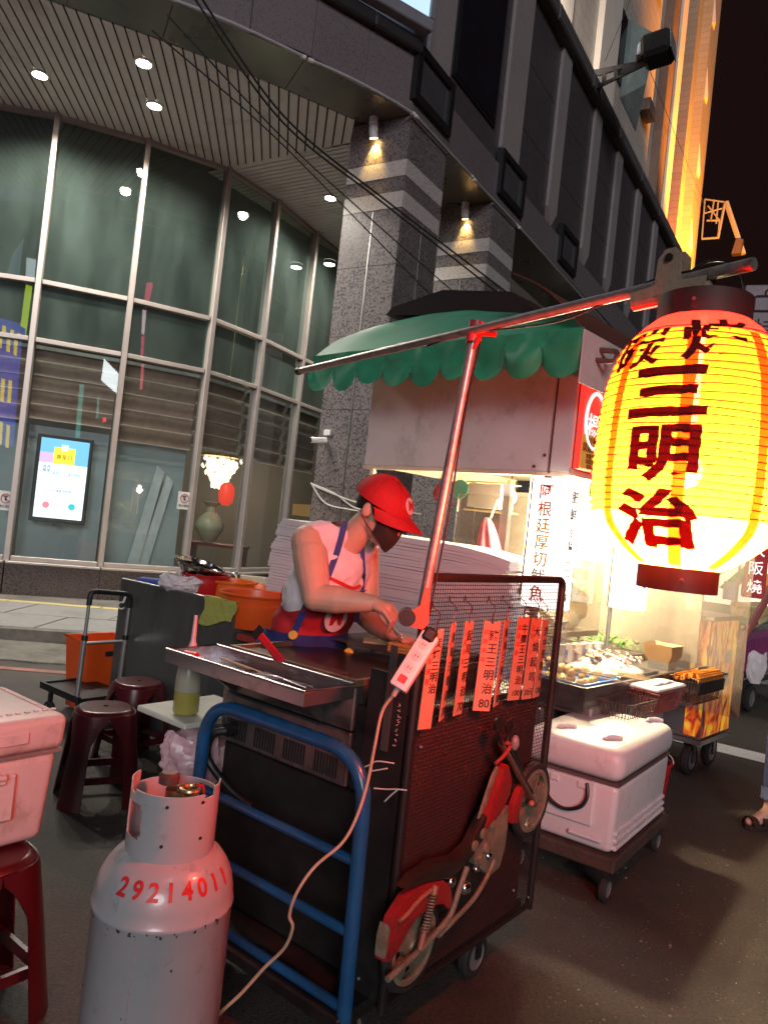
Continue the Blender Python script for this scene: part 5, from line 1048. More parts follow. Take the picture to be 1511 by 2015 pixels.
# zip ties
for k, P in enumerate((((706, 1513), (728, 1505), (742, 1498), (775, 1502)), ((726, 1518), (745, 1515), (762, 1512)), ((736, 1551), (760, 1553), (778, 1553), (800, 1555)), ((757, 1577), (768, 1566), (784, 1553)))):
    pp = spline([hit(x_, y_, K(-0.012, 0, 0), CA) for x_, y_ in P], 4); b = MB(); b.tube(pp, 0.0022, 5); b.build('zip_tie', mat('tie_white', (0.75, 0.70, 0.65), rough=0.4), cart)
# ------------------------------------------------------------------ price plates on hooks
M_plate = mat('salmon_plate', (0.52, 0.26, 0.165), rough=0.55, var=0.10, scale=12, dirt=(0.50, 0.20, 0.12), dirt_amt=0.35, dirt_scale=14)
M_ink = mat('black_ink', (0.03, 0.018, 0.015), rough=0.5); M_redink = mat('red_ink', (0.52, 0.08, 0.05), rough=0.5)
plates = [((857, 1237), 1434, 12, 0.050, '炭烤三明治', '', '扣關享優惠', 'nearest the post, longest of all'), ((896, 1226), 1418, -20, 0.052, '原味三明治', '70', '招牌', 'second from the post, very thin looking'), ((924, 1222), 1407, -6, 0.054, '起司三明治', '70', '人氣推薦', 'third from the post'),
          ((962, 1221), 1397, 38, 0.056, '豬王三明治', '80', '招牌美味', 'in the middle, priced 80'), ((999, 1219), 1390, -14, 0.054, '燒肉三明治', '80', '人氣', 'just right of the one priced 80'), ((1028, 1213), 1377, 12, 0.058, '牛魔王三明治', '100', '超值推薦', 'priced 100'),
          ((1054, 1215), 1375, 8, 0.056, '大焰起司', '20元', '起司10元', 'for extra cheese, second from the far end'), ((1074, 1219), 1372, -6, 0.056, '港中飛雞包', '120', '', 'at the far end of the row, priced 120')]
for k, ((px, py), yb, rot, w, txt, price, small, lab) in enumerate(plates):
    x, z = onp(px, py, -0.035); x2, zb = onp(px - (yb - py) * 0.085, yb, -0.035)
    h = z - zb; a = R(rot); ex = (CA * math.cos(a) - CB * math.sin(a) * -1).normalized()
    ex = (CA * math.cos(a) - CB * math.sin(a)).normalized()
    o = K(x, -0.035 - 0.02 * math.sin(a), z); lean = (UP - CB * 0.03).normalized()
    t = thing('price_plate', 'salmon price plate with brushed characters, ' + lab, 'price plate', o - UP * h, 'price plates hooked on the wire mesh')
    F = plane_m(o, ex, lean); nrm = ex.cross(lean)
    b = MB(F); hw = w / 2; nt_ = 0.010
    b.prism([(-hw, 0), (-hw, -h), (hw, -h), (hw, 0), (0.012, 0), (0, -nt_), (-0.012, 0)], (0, 0, 0), (1, 0, 0), (0, 1, 0), 0.003); b.build('plate', M_plate, t, smooth=0)
    off = 0.0042
    n_ = len(txt); room = h - 0.03 - (0.042 if price else 0.09); st_ = room / n_; cs = min(st_ * 0.92, w * 0.62)
    for q, chh in enumerate(txt): writing('character', chh, F @ Vector((w * 0.16, -0.022 - st_ * (q + 0.5), off)), ex, lean, cs, M_ink, t, bold=0.012, extrude=0.0003)
    if price: writing('price', price, F @ Vector((w * 0.10, -h + 0.024, off)), ex, lean, 0.036 if len(price) < 3 else 0.027, M_ink, t, bold=0.008, extrude=0.0003)
    for q, chh in enumerate(small): writing('small_character', chh, F @ Vector((-w * 0.30, -0.035 - q * 0.028, off)), ex, lean, 0.018, M_redink, t, bold=0.01, extrude=0.0003)
    hk = [o + UP * (-0.008) + nrm * 0.002, o + UP * 0.015, o + UP * 0.03 + CA * 0.008, o + UP * 0.045 + CA * 0.004, o + UP * 0.060 - CA * 0.012 + CB * 0.01, o + UP * 0.074 + CB * 0.022, o + UP * 0.066 + CA * 0.016 + CB * 0.034, o + UP * 0.05 + CA * 0.018 + CB * 0.036]
    b = MB(); b.tube(spline(hk, 5), 0.0016, 5); b.build('hook', mat('hook_wire', (0.10, 0.06, 0.05), rough=0.4, metal=0.5), t)
# ------------------------------------------------------------------ motorcycle wall relief
mo = thing('motorcycle_relief', 'red and cream motorcycle wall ornament on the mesh panel', 'ornament', K(0.14, -0.04, 0.2))
def poly(nm, pts, m_, y=-0.030, th=0.028, bev=0.006, par=None):
    P = [onp(px, py, y) for px, py in pts]
    bm = bmesh.new(); vs = [bm.verts.new((p[0], y, p[1])) for p in P]; f = bm.faces.new(vs)
    r = bmesh.ops.extrude_face_region(bm, geom=[f]); nv = [e for e in r['geom'] if isinstance(e, bmesh.types.BMVert)]
    bmesh.ops.translate(bm, verts=nv, vec=(0, -th, 0)); bmesh.ops.recalc_face_normals(bm, faces=bm.faces[:])
    top = [e for e in bm.edges if all(abs(v.co.y - (y - th)) < 1e-6 for v in e.verts)]
    try: bmesh.ops.bevel(bm, geom=top, offset=bev, segments=2, affect='EDGES', profile=0.6)
    except Exception: pass
    b = MB(FC); b.bmesh(bm); return b.build(nm, m_, par or mo, smooth=40)
def rod(nm, pts, r, m_, y=-0.05, par=None, n=8):
    b = MB(FC); P = [(*[onp(px, py, y)[0]], y, onp(px, py, y)[1]) for px, py in pts]; b.tube(spline(P, 6) if len(P) > 2 else P, r, n); return b.build(nm, m_, par or mo)
def bike_wheel(px, py, r, nm):
    x, z = onp(px, py, -0.04); Mx = Matrix.Translation((x, -0.04, z)) @ Matrix.Rotation(R(90), 4, 'X')
    b = MB(FC); b.lathe([(r * 0.98, -0.016), (r * 1.12, -0.012), (r * 1.17, 0), (r * 1.12, 0.012), (r * 0.98, 0.016)], n=40, M=Mx, cap=False); w = b.build(nm, mat('tyre_rubber2', (0.02, 0.018, 0.018), rough=0.7), mo)
    b = MB(FC); b.lathe([(r * 0.80, -0.012), (r * 0.80, 0.012), (r * 0.85, 0.016), (r * 0.97, 0.014), (r * 0.98, -0.012), (r * 0.80, -0.012)], n=40, M=Mx, cap=False); b.build('rim', M_cream2, w)
    b = MB(FC); b.lathe([(0.001, 0.012), (r * 0.16, 0.018), (r * 0.20, 0.012), (r * 0.30, 0.010), (r * 0.40, 0.010), (r * 0.40, -0.008), (0.001, -0.008)], n=30, M=Mx, cap=False); b.build('hub', M_cream2, w)
    for k in range(5):
        a0 = k * 72 + 10; pts = [(r * 0.36, a0 - 24), (r * 0.36, a0 + 24), (r * 0.83, a0 + 17), (r * 0.83, a0 - 17)]
        b = MB(FC); b.prism([(p * math.cos(R(q)), p * math.sin(R(q))) for p, q in pts], (0, 0, -0.006), (1, 0, 0), (0, 1, 0), 0.015, M=Mx); b.build('spoke', M_cream2, w, smooth=0)
    return w
bike_wheel(808, 1858, 0.108, 'rear_wheel'); bike_wheel(1043, 1573, 0.112, 'front_wheel')
poly('rear_fender', [(738, 1884), (743, 1846), (757, 1800), (784, 1757), (822, 1733), (858, 1724), (871, 1738), (875, 1764), (868, 1784), (856, 1772), (832, 1776), (804, 1800), (783, 1832), (766, 1866), (750, 1886)], M_redp2, y=-0.052, th=0.03, bev=0.008)
poly('tail_lamp', [(737, 1878), (741, 1838), (748, 1812), (752, 1820), (748, 1850), (742, 1876)], M_cream2, y=-0.060, th=0.03)
poly('front_fender', [(997, 1617), (1000, 1582), (1011, 1552), (1020, 1536), (1026, 1541), (1018, 1568), (1012, 1594), (1008, 1617)], M_redp2, y=-0.052, th=0.022)
poly('tank', [(935, 1631), (946, 1590), (961, 1545), (974, 1508), (984, 1500), (990, 1528), (987, 1556), (972, 1588), (954, 1612)], M_redp2, y=-0.05, th=0.035, bev=0.010)
poly('tank_band', [(938, 1610), (952, 1566), (966, 1524), (975, 1507), (978, 1510), (966, 1544), (950, 1590)], M_cream2, y=-0.084, th=0.008, bev=0.002)
poly('seat', [(779, 1742), (796, 1720), (838, 1690), (862, 1686), (884, 1680), (908, 1656), (926, 1620), (938, 1596), (944, 1606), (936, 1640), (914, 1676), (886, 1706), (864, 1722), (836, 1726), (806, 1732)], mat('saddle_black', (0.02, 0.014, 0.012), rough=0.4), y=-0.045, th=0.035, bev=0.009)
poly('engine_block', [(916, 1672), (924, 1650), (940, 1628), (960, 1606), (978, 1588), (985, 1580), (984, 1618), (979, 1660), (968, 1700), (948, 1718), (930, 1704), (918, 1692)], M_cream2, y=-0.045, th=0.03)
for k, (px, py, s_) in enumerate(((933, 1664, .018), (949, 1640, .018), (966, 1622, .016), (958, 1668, .021), (945, 1690, .018))):
    x, z = onp(px, py, -0.078); b = MB(FC); b.lathe([(s_, 0), (s_ * 0.9, 0.010), (s_ * 0.5, 0.013), (0.0005, 0.013)], n=18, M=Matrix.Translation((x, -0.074, z)) @ Matrix.Rotation(R(90), 4, 'X')); b.build('engine_cover', M_cream2, mo)
for k in range(4): rod('cooling_fin', [(962 + k * 3, 1604 - k * 7), (984, 1590 - k * 8)], 0.0022, M_cream2, y=-0.079)
poly('lower_frame', [(852, 1742), (878, 1716), (908, 1690), (922, 1700), (932, 1726), (924, 1760), (896, 1790), (868, 1790), (876, 1764)], M_black, y=-0.04, th=0.02)
M_chrome = mat('chrome_ball', (0.8, 0.78, 0.76), rough=0.12, metal=1.0, var=0.02)
for (px, py, r_) in ((890, 1736, .017), (917, 1748, .022), (940, 1711, .012), (963, 1685, .016)):
    x, z = onp(px, py, -0.08); b = MB(FC); b.ball((x, -0.072, z), r_, 16); b.build('chrome_cap', M_chrome, mo)
rod('exhaust_pipe', [(919, 1706), (905, 1745), (886, 1800), (858, 1835), (815, 1880), (762, 1928)], 0.0085, M_cream2, y=-0.085)
rod('exhaust_pipe', [(972, 1692), (958, 1725), (932, 1768), (893, 1810), (862, 1842)], 0.0075, M_cream2, y=-0.075)
rod('fork', [(986, 1462), (1006, 1500), (1052, 1583)], 0.010, mat('fork_bronze', (0.22, 0.13, 0.09), rough=0.3, metal=0.6), y=-0.075)
rod('fork', [(1000, 1470), (1018, 1510), (1046, 1560)], 0.007, M_black, y=-0.055)
poly('fork_shroud', [(986, 1460), (1003, 1466), (1022, 1512), (1016, 1556), (1000, 1560), (992, 1512)], M_black, y=-0.035, th=0.02)
rod('handlebar', [(975, 1502), (990, 1488), (1004, 1468), (998, 1462)], 0.006, mat('handlebar_red', (0.35, 0.06, 0.05), rough=0.3), y=-0.085)
for (px, py) in ((979, 1424), (1001, 1430)):
    x, z = onp(px, py, -0.08); b = MB(FC); b.lathe([(0.0005, -0.004), (0.020, -0.004), (0.022, 0.004), (0.0005, 0.006)], n=18, M=Matrix.Translation((x, -0.08, z)) @ Matrix.Rotation(R(90), 4, 'X')); b.build('mirror', M_black, mo)
rod('mirror_stem', [(978, 1436), (984, 1452), (988, 1466)], 0.004, M_black, y=-0.08); rod('mirror_stem', [(1001, 1440), (999, 1455), (996, 1466)], 0.004, M_black, y=-0.08)
x, z = onp(1013, 1462, -0.06); b = MB(FC); b.ball((x, -0.06, z), (0.016, 0.014, 0.026), 14); b.build('headlamp', mat('lamp_grey', (0.25, 0.22, 0.2), rough=0.3), mo)
pa, pb = Vector((onp(857, 1742, -0.09)[0], -0.09, onp(857, 1742, -0.09)[1])), Vector((onp(826, 1868, -0.09)[0], -0.09, onp(826, 1868, -0.09)[1]))
ax = (pb - pa).normalized(); u_ = ax.cross(Vector((0, 1, 0))).normalized(); v_ = ax.cross(u_); L_ = (pb - pa).length
b = MB(FC); b.tube([pa + ax * L_ * (0.12 + 0.62 * k / 120) + (u_ * math.cos(k * 0.68) + v_ * math.sin(k * 0.68)) * 0.0085 for k in range(121)], 0.0028, 5); b.build('spring', M_cream2, mo)
b = MB(FC); b.tube([pa, pa + ax * L_ * 0.13], 0.010, 10); b.tube([pa + ax * L_ * 0.72, pb], 0.0085, 10); b.build('shock_body', mat('bronze_red', (0.36, 0.13, 0.08), rough=0.4), mo)
rod('fender_strut', [(857, 1745), (828, 1768), (800, 1800), (786, 1812)], 0.006, mat('bronze_red', (0.36, 0.13, 0.08)), y=-0.088)
b = MB(FC); x, z = onp(1048, 1582, -0.09); b.ball((x, -0.085, z), 0.011, 12); b.build('axle_cap', mat('bronze_red', (0.36, 0.13, 0.08)), mo)
# ------------------------------------------------------------------ post, pole, clamp, lantern
M_pole = mat('worn_steel_pole', (0.46, 0.40, 0.37), rough=0.35, metal=0.7, var=0.2, scale=30, dirt=(0.2, 0.13, 0.10), dirt_amt=0.4, dirt_scale=20)
p0, p1 = at(826, 1222, 2.06), at(938, 634, 2.06)
t = thing('upright_post', 'tilted steel post clamped to the cart corner', 'post', p0)
b = MB(); b.tube([p0, p1], 0.0145, 12); b.build('tube', M_pole, t)
d_ = (p1 - p0).normalized(); c = p0 + d_ * (p1 - p0).length * 0.965
b = MB(); b.tube([c - d_ * 0.03, c + d_ * 0.03], 0.021, 14); b.build('coupler', mat('red_coupler', (0.50, 0.03, 0.03), rough=0.4), t)
b = MB(); b.tube([c + Vector((0.01, -0.01, -0.002)), c + Vector((0.055, -0.03, -0.006))], 0.008, 8); b.build('coupler_knob', mat('red_coupler', (0.5, 0.03, 0.03)), t)
b = MB(); b.tube([c + Vector((0.012, -0.012, -0.01)), c + Vector((0.0, -0.03, -0.045))], 0.006, 8); b.build('coupler_tail', mat('red_coupler', (0.5, 0.03, 0.03)), t)
b = MB(); b.tube(spline([p0 + d_ * 0.02 + Vector((0.02, -.012, 0)), p0 + d_ * 0.30 + Vector((0.022, -.012, 0)), p0 + d_ * 0.55 + Vector((0.014, -.016, 0)), p0 + d_ * 0.78 + Vector((0.018, -.01, 0))], 8), 0.0028, 6); b.build('lamp_cord', M_black, t)
t = thing('post_clamp', 'orange red clamp holding the post on the mesh frame', 'clamp', at(818, 1225, 2.05))
cc = at(822, 1212, 2.055); F = plane_m(cc, _rt, _up)
b = MB(F); b.prism([(-0.035, -0.022), (0.012, -0.035), (0.028, -0.02), (0.034, 0.075), (0.018, 0.08), (0.006, 0.03), (-0.012, 0.018), (-0.036, 0.012)], (0, 0, -0.015), (1, 0, 0), (0, 1, 0), 0.03); b.build('jaw', mat('clamp_red', (0.55, 0.10, 0.05), rough=0.4), t)
b = MB(F); b.tube([(-0.030, -0.002, -0.02), (-0.030, -0.002, 0.024)], 0.024, 14); b.build('knob', M_black, t)
q0, q1 = at(587, 731, 2.92), at(1483, 519, 1.385)
t = thing('cross_pole', 'long steel pole carrying the big lantern', 'pole', q0)
pd = (q1 - q0).normalized(); L_ = (q1 - q0).length
b = MB(); b.tube([q0, q1], 0.0125, 12); b.build('tube', M_pole, t)
b = MB(); b.tube([q0 - pd * 0.004, q0 + pd * 0.02], 0.0145, 12); b.build('end_cap', M_black, t)
b = MB(); ln = [q0 + pd * L_ * f_ + UP * dz + Vector((0.004, -0.008, 0)) for f_, dz in ((0.45, -0.016), (0.55, -0.004), (0.66, -0.022), (0.74, -0.028), (0.80, -0.012), (0.86, 0.012), (0.90, 0.018), (0.94, 0.006), (0.945, -0.04))]; b.tube(spline(ln, 8), 0.0026, 6); b.build('lamp_cord', M_black, t)
cl = q0 + pd * L_ * 0.905; t = thing('bulldog_clip', 'large rusty bulldog clip gripping the pole above the lantern', 'clip', cl)
side = pd.cross(UP).normalized(); F = Matrix(((pd.x, side.x, 0, cl.x), (pd.y, side.y, 0, cl.y), (pd.z, side.z, 1, cl.z), (0, 0, 0, 1)))
M_clip = mat('clip_enamel', (0.50, 0.36, 0.26), rough=0.45, metal=0.3, var=0.2, scale=25, dirt=(0.22, 0.10, 0.06), dirt_amt=0.4, dirt_scale=30)
for s_ in (-1, 1):
    b = MB(F); b.prism([(-0.088, -0.026), (0.088, -0.026), (0.088, -0.006), (0.040, -0.004), (0.030, 0.0), (0.028, 0.05), (0.012, 0.068), (-0.012, 0.068), (-0.028, 0.05), (-0.030, 0.0), (-0.040, -0.004), (-0.088, -0.006)], (0, s_ * 0.0155, 0), (1, 0, 0), (0, 0, 1), 0.002); b.build('clip_jaw', M_clip, t, smooth=0)
b = MB(F); b.tube([(-0.088, 0.0, -0.028), (0.088, 0, -0.028)], 0.015, 10); b.build('clip_lip', M_clip, t)
b = MB(F); b.tube([(0.0, -0.0195, 0.048), (0.0, 0.0195, 0.048)], 0.009, 12); b.build('clip_hole', M_black, t)
b = MB(F); b.tube(spline([(-0.05, -0.02, -0.01), (-0.02, -0.024, 0.018), (0.03, -0.024, 0.02), (0.07, -0.02, 0.0), (0.06, -0.02, -0.04)], 6), 0.003, 6); b.build('string', M_black, t)
# lantern
LX, LY = 0.590, 1.490
lan = thing('paper_lantern', 'large glowing red and yellow paper lantern with brushed characters', 'lantern', (LX, LY, 1.45))
def paper(name, trc, tlc, tfac):
    m = bpy.data.materials.new(name); m.use_nodes = True; nt = m.node_tree
    for n in list(nt.nodes): nt.nodes.remove(n)
    o = nd(nt, 'ShaderNodeOutputMaterial'); tr = nd(nt, 'ShaderNodeBsdfTransparent'); tr.inputs[0].default_value = (*trc, 1)
    tl = nd(nt, 'ShaderNodeBsdfTranslucent'); df = nd(nt, 'ShaderNodeBsdfDiffuse'); df.inputs[0].default_value = (*[min(1, c * .6 + .05) for c in tlc], 1)
    nz = nd(nt, 'ShaderNodeTexNoise'); nz.inputs['Scale'].default_value = 26; nz.inputs['Detail'].default_value = 8; tc = nd(nt, 'ShaderNodeTexCoord'); mp = nd(nt, 'ShaderNodeMapping'); mp.inputs['Scale'].default_value = (1, 1, 4)
    nt.links.new(tc.outputs['Object'], mp.inputs[0]); nt.links.new(mp.outputs[0], nz.inputs['Vector'])
    rp = nd(nt, 'ShaderNodeValToRGB'); e = rp.color_ramp.elements; e[0].position = 0.3; e[1].position = 0.7; e[0].color = (*[c * .78 for c in tlc], 1); e[1].color = (*tlc, 1)
    nt.links.new(nz.outputs[0], rp.inputs[0]); nt.links.new(rp.outputs[0], tl.inputs[0])
    m0 = nd(nt, 'ShaderNodeMixShader'); m0.inputs[0].default_value = 0.25; nt.links.new(tl.outputs[0], m0.inputs[1]); nt.links.new(df.outputs[0], m0.inputs[2])
    m1 = nd(nt, 'ShaderNodeMixShader'); m1.inputs[0].default_value = tfac; nt.links.new(m0.outputs[0], m1.inputs[1]); nt.links.new(tr.outputs[0], m1.inputs[2])
    nt.links.new(m1.outputs[0], o.inputs[0]); MATS[name] = m; return m
M_paper = paper('lantern_paper', (1.0, 0.085, 0.07), (1.0, 0.225, 0.011), 0.58)
M_paperlo = paper('lantern_paper_foot', (1.0, 0.085, 0.07), (1.0, 0.33, 0.045), 0.58)
M_paperhi = paper('lantern_paper_head', (1.0, 0.02, 0.015), (1.0, 0.016, 0.012), 0.15)
M_seam = paper('lantern_seam', (1.0, 0.08, 0.03), (0.92, 0.19, 0.009), 0.16)
PR = [(0.088, 1.985), (0.112, 1.965), (0.134, 1.942), (0.150, 1.918), (0.163, 1.885), (0.172, 1.85), (0.178, 1.81), (0.1815, 1.76), (0.183, 1.71), (0.183, 1.665), (0.181, 1.625), (0.177, 1.592), (0.168, 1.570), (0.150, 1.550), (0.128, 1.530), (0.102, 1.511), (0.075, 1.496)]
def lr(z):
    for (r0, z0), (r1, z1) in zip(PR, PR[1:]):
        if z1 <= z <= z0: return r0 + (r1 - r0) * (z0 - z) / (z0 - z1)
    return PR[-1][0] if z < PR[-1][1] else PR[0][0]
RIBZ = [1.945 - 0.0145 * k for k in range(25)]
def scal(z):                                                   # paper sags a little between ribs
    if z > 1.945 or z < RIBZ[-1]: return 0.0
    f_ = ((1.945 - z) / 0.0145) % 1.0; return -0.0028 * math.sin(math.pi * f_)
def shell(nm, z0, z1, m_, nz, n=72):
    b = MB(); b.lathe([(lr(z0 + (z1 - z0) * k / nz) + scal(z0 + (z1 - z0) * k / nz), z0 + (z1 - z0) * k / nz) for k in range(nz + 1)], (LX, LY, 0), n, cap=False); return b.build(nm, m_, lan, smooth=80)
shell('paper_head', 1.985, 1.942, M_paperhi, 10); shell('paper_body', 1.942, 1.594, M_paper, 100); shell('paper_foot', 1.594, 1.496, M_paperlo, 20)
M_rib = mat('rib_wire', (0.16, 0.008, 0.006), rough=0.6)
for z in RIBZ:
    b = MB(); r_ = lr(z) + 0.0006; b.tube([(LX + r_ * math.cos(R(q * 5)), LY + r_ * math.sin(R(q * 5)), z + 0.0015 * math.sin(q * .35 + z * 90)) for q in range(72)], 0.0011, 5, closed=True); b.build('rib', M_rib, lan)
for k in range(8):                                             # pasted vertical seams
    a0 = R(-90 - 26 + k * 45)
    def sm(u, v, a0=a0): z = 1.94 - 0.438 * v; r_ = lr(z) + scal(z) + 0.0011; a = a0 + (u - .5) * 0.022 / max(r_, .1); return (LX + r_ * math.cos(a), LY + r_ * math.sin(a), z)
    b = MB(); b.grid(sm, 2, 60); b.build('seam', M_seam, lan, smooth=80)
M_bark = mat('dark_red_ring', (0.10, 0.012, 0.012), rough=0.55, var=0.15, scale=20)
b = MB(); b.lathe([(0.074, 1.499), (0.076, 1.499), (0.076, 1.452), (0.074, 1.452), (0.074, 1.499)], (LX, LY, 0), 48, cap=False); b.lathe([(0.0005, 1.462), (0.0735, 1.462)], (LX, LY, 0), 36, cap=False); b.build('bottom_ring', M_bark, lan)
b = MB(); b.lathe([(0.087, 1.982), (0.089, 1.982), (0.089, 2.032), (0.087, 2.032), (0.087, 1.982)], (LX, LY, 0), 48, cap=False); b.lathe([(0.0005, 2.0), (0.0865, 2.0)], (LX, LY, 0), 36, cap=False); b.build('top_ring', mat('black_ring', (0.03, 0.012, 0.011), rough=0.6), lan)
for (a, z, r_) in ((-105, 1.475, 0.0762), (-125, 2.008, 0.0892)): b = MB(); b.ball((LX + r_ * math.cos(R(a)), LY + r_ * math.sin(R(a)), z), 0.004, 8); b.build('ring_stud', mat('stud_red', (0.5, 0.1, 0.1)), lan)
b = MB(); b.tube(arc_pts((LX, LY, 2.03), -pd, UP, 0.08, 0, 180, 16), 0.0025, 6); b.build('hanger_wire', M_black, lan)
b = MB(); b.ball((LX, LY, 1.69), (0.028, 0.028, 0.035), 16); b.tube([(LX, LY, 1.72), (LX, LY, 2.0)], 0.008, 8); b.build('bulb', emat('lantern_bulb', (1.0, 0.8, 0.45), 20), lan)
# characters wrapped on the paper
M_brush = paper('brushed_ink', (0.0, 0.0, 0.0), (0.007, 0.0002, 0.0002), 0.0)
cam_az = math.atan2(-LY, -LX)                                  # side facing the street corner
def lantern_char(ch, az, zc, size, bold, sx=1.0, sy=1.0, shear=0.0):
    vs, fs = text_raw(ch, 1.0, bold, 0.0, sub=0.09, res=4)
    xs = [v.x for v in vs]; ys = [v.y for v in vs]; w_, h_ = max(xs) - min(xs), max(ys) - min(ys)
    P = []
    for v in vs:
        u = v.x / w_ * size * sx; w = v.y / h_ * size * sy + 0.003 * mnoise.noise(Vector((v.x * 9, v.y * 9, az)))
        u += 0.003 * mnoise.noise(Vector((v.y * 9, v.x * 9, az + 3))); w += shear * u
        z = zc + w; r_ = lr(z) + max(scal(z), -0.0008) + 0.0026; a = az + u / r_; P.append((LX + r_ * math.cos(a), LY + r_ * math.sin(a), z))
    b = MB(); b.raw(P, fs); return b.build('character', M_brush, lan, smooth=0)
lantern_char('三', cam_az + R(-15.6), 1.813, 0.1, 0.042, 1.42, 0.95, 0.05); lantern_char('明', cam_az + R(-14.5), 1.700, 0.1, 0.036, 1.26, 1.04, 0.03); lantern_char('治', cam_az + R(-16), 1.585, 0.1, 0.036, 1.50, 1.05, 0.02)
lantern_char('碳', cam_az + R(-44), 1.900, 0.1, 0.026, 1.15, 0.80, 0.10); lantern_char('烤', cam_az + R(9), 1.916, 0.1, 0.030, 1.18, 0.86, 0.05)
l = bpy.data.lights.new('lantern_lamp', 'POINT'); l.energy = 150; l.color = (1.0, 0.80, 0.52); l.shadow_soft_size = 0.06
lo = bpy.data.objects.new('lamp', l); col.objects.link(lo); lo.parent = lan; lo.location = Vector((LX, LY, 1.585)) - Vector(lan['_o'])
# ------------------------------------------------------------------ power strip and cord
ps = at(815, 1303, 1.99); dS = (at(848, 1250, 2.02) - at(782, 1356, 1.97)).normalized(); nS = Vector((-0.12, -0.9, 0.42)); nS = (nS - dS * nS.dot(dS)).normalized(); sS = dS.cross(nS)
F = Matrix(((dS.x, sS.x, nS.x, ps.x), (dS.y, sS.y, nS.y, ps.y), (dS.z, sS.z, nS.z, ps.z), (0, 0, 0, 1)))
t = thing('power_strip', 'white three-socket power strip with red switch on the cart corner', 'power strip', ps)
b = MB(F); b.box(-0.082, 0.086, -0.025, 0.025, -0.017, 0.017, bev=0.006, seg=2); b.build('casing', M_white, t)
for k in range(3):
    x = 0.05 - 0.036 * k; b = MB(F); b.lathe([(0.0005, 0.0005), (0.0135, 0.0005), (0.015, 0.0)], (x, 0, 0.0172), 20, cap=False); so = b.build('socket', mat('socket_white', (0.6, 0.58, 0.56), rough=0.4), t)
    for dy in (-0.004, 0.004): b = MB(F); b.box(x - 0.004, x + 0.004, dy - 0.001, dy + 0.001, 0.0175, 0.0185); b.build('slot', M_black, so, smooth=0)
b = MB(F); b.box(-0.066, -0.046, -0.011, 0.011, 0.017, 0.022, bev=0.002); b.build('switch', emat('neon_red', (0.8, 0.02, 0.02), 0.8), t)
b = MB(F); b.box(0.062, 0.10, -0.017, 0.017, -0.002, 0.026, bev=0.006); b.build('plug', M_black, t)
b = MB(F); b.tube([(-0.08, 0, 0), (-0.105, 0, 0)], [0.009, 0.006], 8); b.build('strain_relief', mat('grey_relief', (0.3, 0.28, 0.27)), t)
cp = [ps - dS * 0.10, at(752, 1400, 1.97), at(737, 1470, 1.96), at(722, 1545, 1.95), at(700, 1612, 1.92), at(672, 1660, 1.90), at(620, 1705, 1.88), at(585, 1755, 1.86), at(570, 1800, 1.86), at(576, 1825, 1.86), at(560, 1865, 1.87), at(520, 1905, 1.87), at(475, 1955, 1.86), at(432, 1996, 1.86), at(380, 2060, 1.9)]
cp.append(Vector((cp[-1].x - 0.15, cp[-1].y + 0.2, 0.01)))
b = MB(); b.tube(spline(cp, 8), 0.0042, 8); tag(b.build('extension_cord', mat('cord_beige', (0.50, 0.33, 0.22), rough=0.5, var=0.15, scale=30), None, origin=tuple(cp[0])), 'beige cord hanging from the power strip to the ground', 'cord')
# ------------------------------------------------------------------ gas cylinder
M_gas = mat('grey_enamel', (0.40, 0.39, 0.40), rough=0.28, var=0.06, scale=5, dirt=(0.13, 0.11, 0.10), dirt_amt=0.16, dirt_scale=16, coat=0.3, bump=0.05, bscale=30)
GX, GY = -0.405, 1.735
gas = thing('gas_cylinder', 'grey gas cylinder with red stencilled number and handle collar', 'gas cylinder', (GX, GY, 0))
GP = [(0.115, 0.02), (0.120, 0.0), (0.128, 0.0), (0.130, 0.05), (0.150, 0.075), (0.1545, 0.11), (0.1545, 0.612), (0.1565, 0.615), (0.1575, 0.620), (0.1565, 0.625), (0.1545, 0.628), (0.153, 0.650), (0.147, 0.676), (0.136, 0.700), (0.119, 0.722), (0.096, 0.738), (0.06, 0.748), (0.0005, 0.75)]
b = MB(); b.lathe(GP, (GX, GY, 0), 64); b.build('body', M_gas, gas, smooth=50)
b = MB(); b.box(GX - 0.155 * 0.09 - 0.0012, GX - 0.155 * 0.09 + 0.0012, GY - 0.1555, GY - 0.150, 0.10, 0.61); b.build('weld_seam', mat('weld_grey', (0.30, 0.29, 0.30), rough=0.4), gas, smooth=0)
rg = random.Random(8); b = MB()
for k in range(34):                                            # chipped paint
    a = math.atan2(-GY, -GX) + rg.uniform(-1.4, 1.4); z = rg.choice([rg.uniform(0.3, 0.62), rg.gauss(0.614, 0.003), rg.gauss(0.614, 0.003)]); rr_ = 0.1552 if not 0.61 < z < 0.63 else 0.1580; q = rg.uniform(0.0008, 0.003)
    pts = [Vector((GX + rr_ * math.cos(a + q * math.cos(w) * rg.uniform(.5, 2) / rr_), GY + rr_ * math.sin(a + q * math.cos(w) * rg.uniform(.5, 2) / rr_), z + q * math.sin(w) * rg.uniform(.6, 2.2))) for w in (0, 1.2, 2.5, 3.8, 5.1)]; b.raw(pts, [(0, 1, 2, 3, 4)])
b.build('paint_chips', mat('chip_dark', (0.05, 0.035, 0.03), rough=0.8), gas, smooth=0)['kind'] = 'stuff'
def gr(s):                                                     # along the shoulder: arc length from the top -> (r, z, tangent)
    P = GP[::-1]; acc = 0
    for (r0, z0), (r1, z1) in zip(P, P[1:]):
        L = math.hypot(r1 - r0, z1 - z0)
        if acc + L >= s: f = (s - acc) / L; return r0 + (r1 - r0) * f, z0 + (z1 - z0) * f
        acc += L
    return P[-1]
gaz = math.atan2(-GY, -GX)
M_sten = mat('red_stencil', (0.55, 0.02, 0.02), rough=0.45, var=0.2, scale=60)
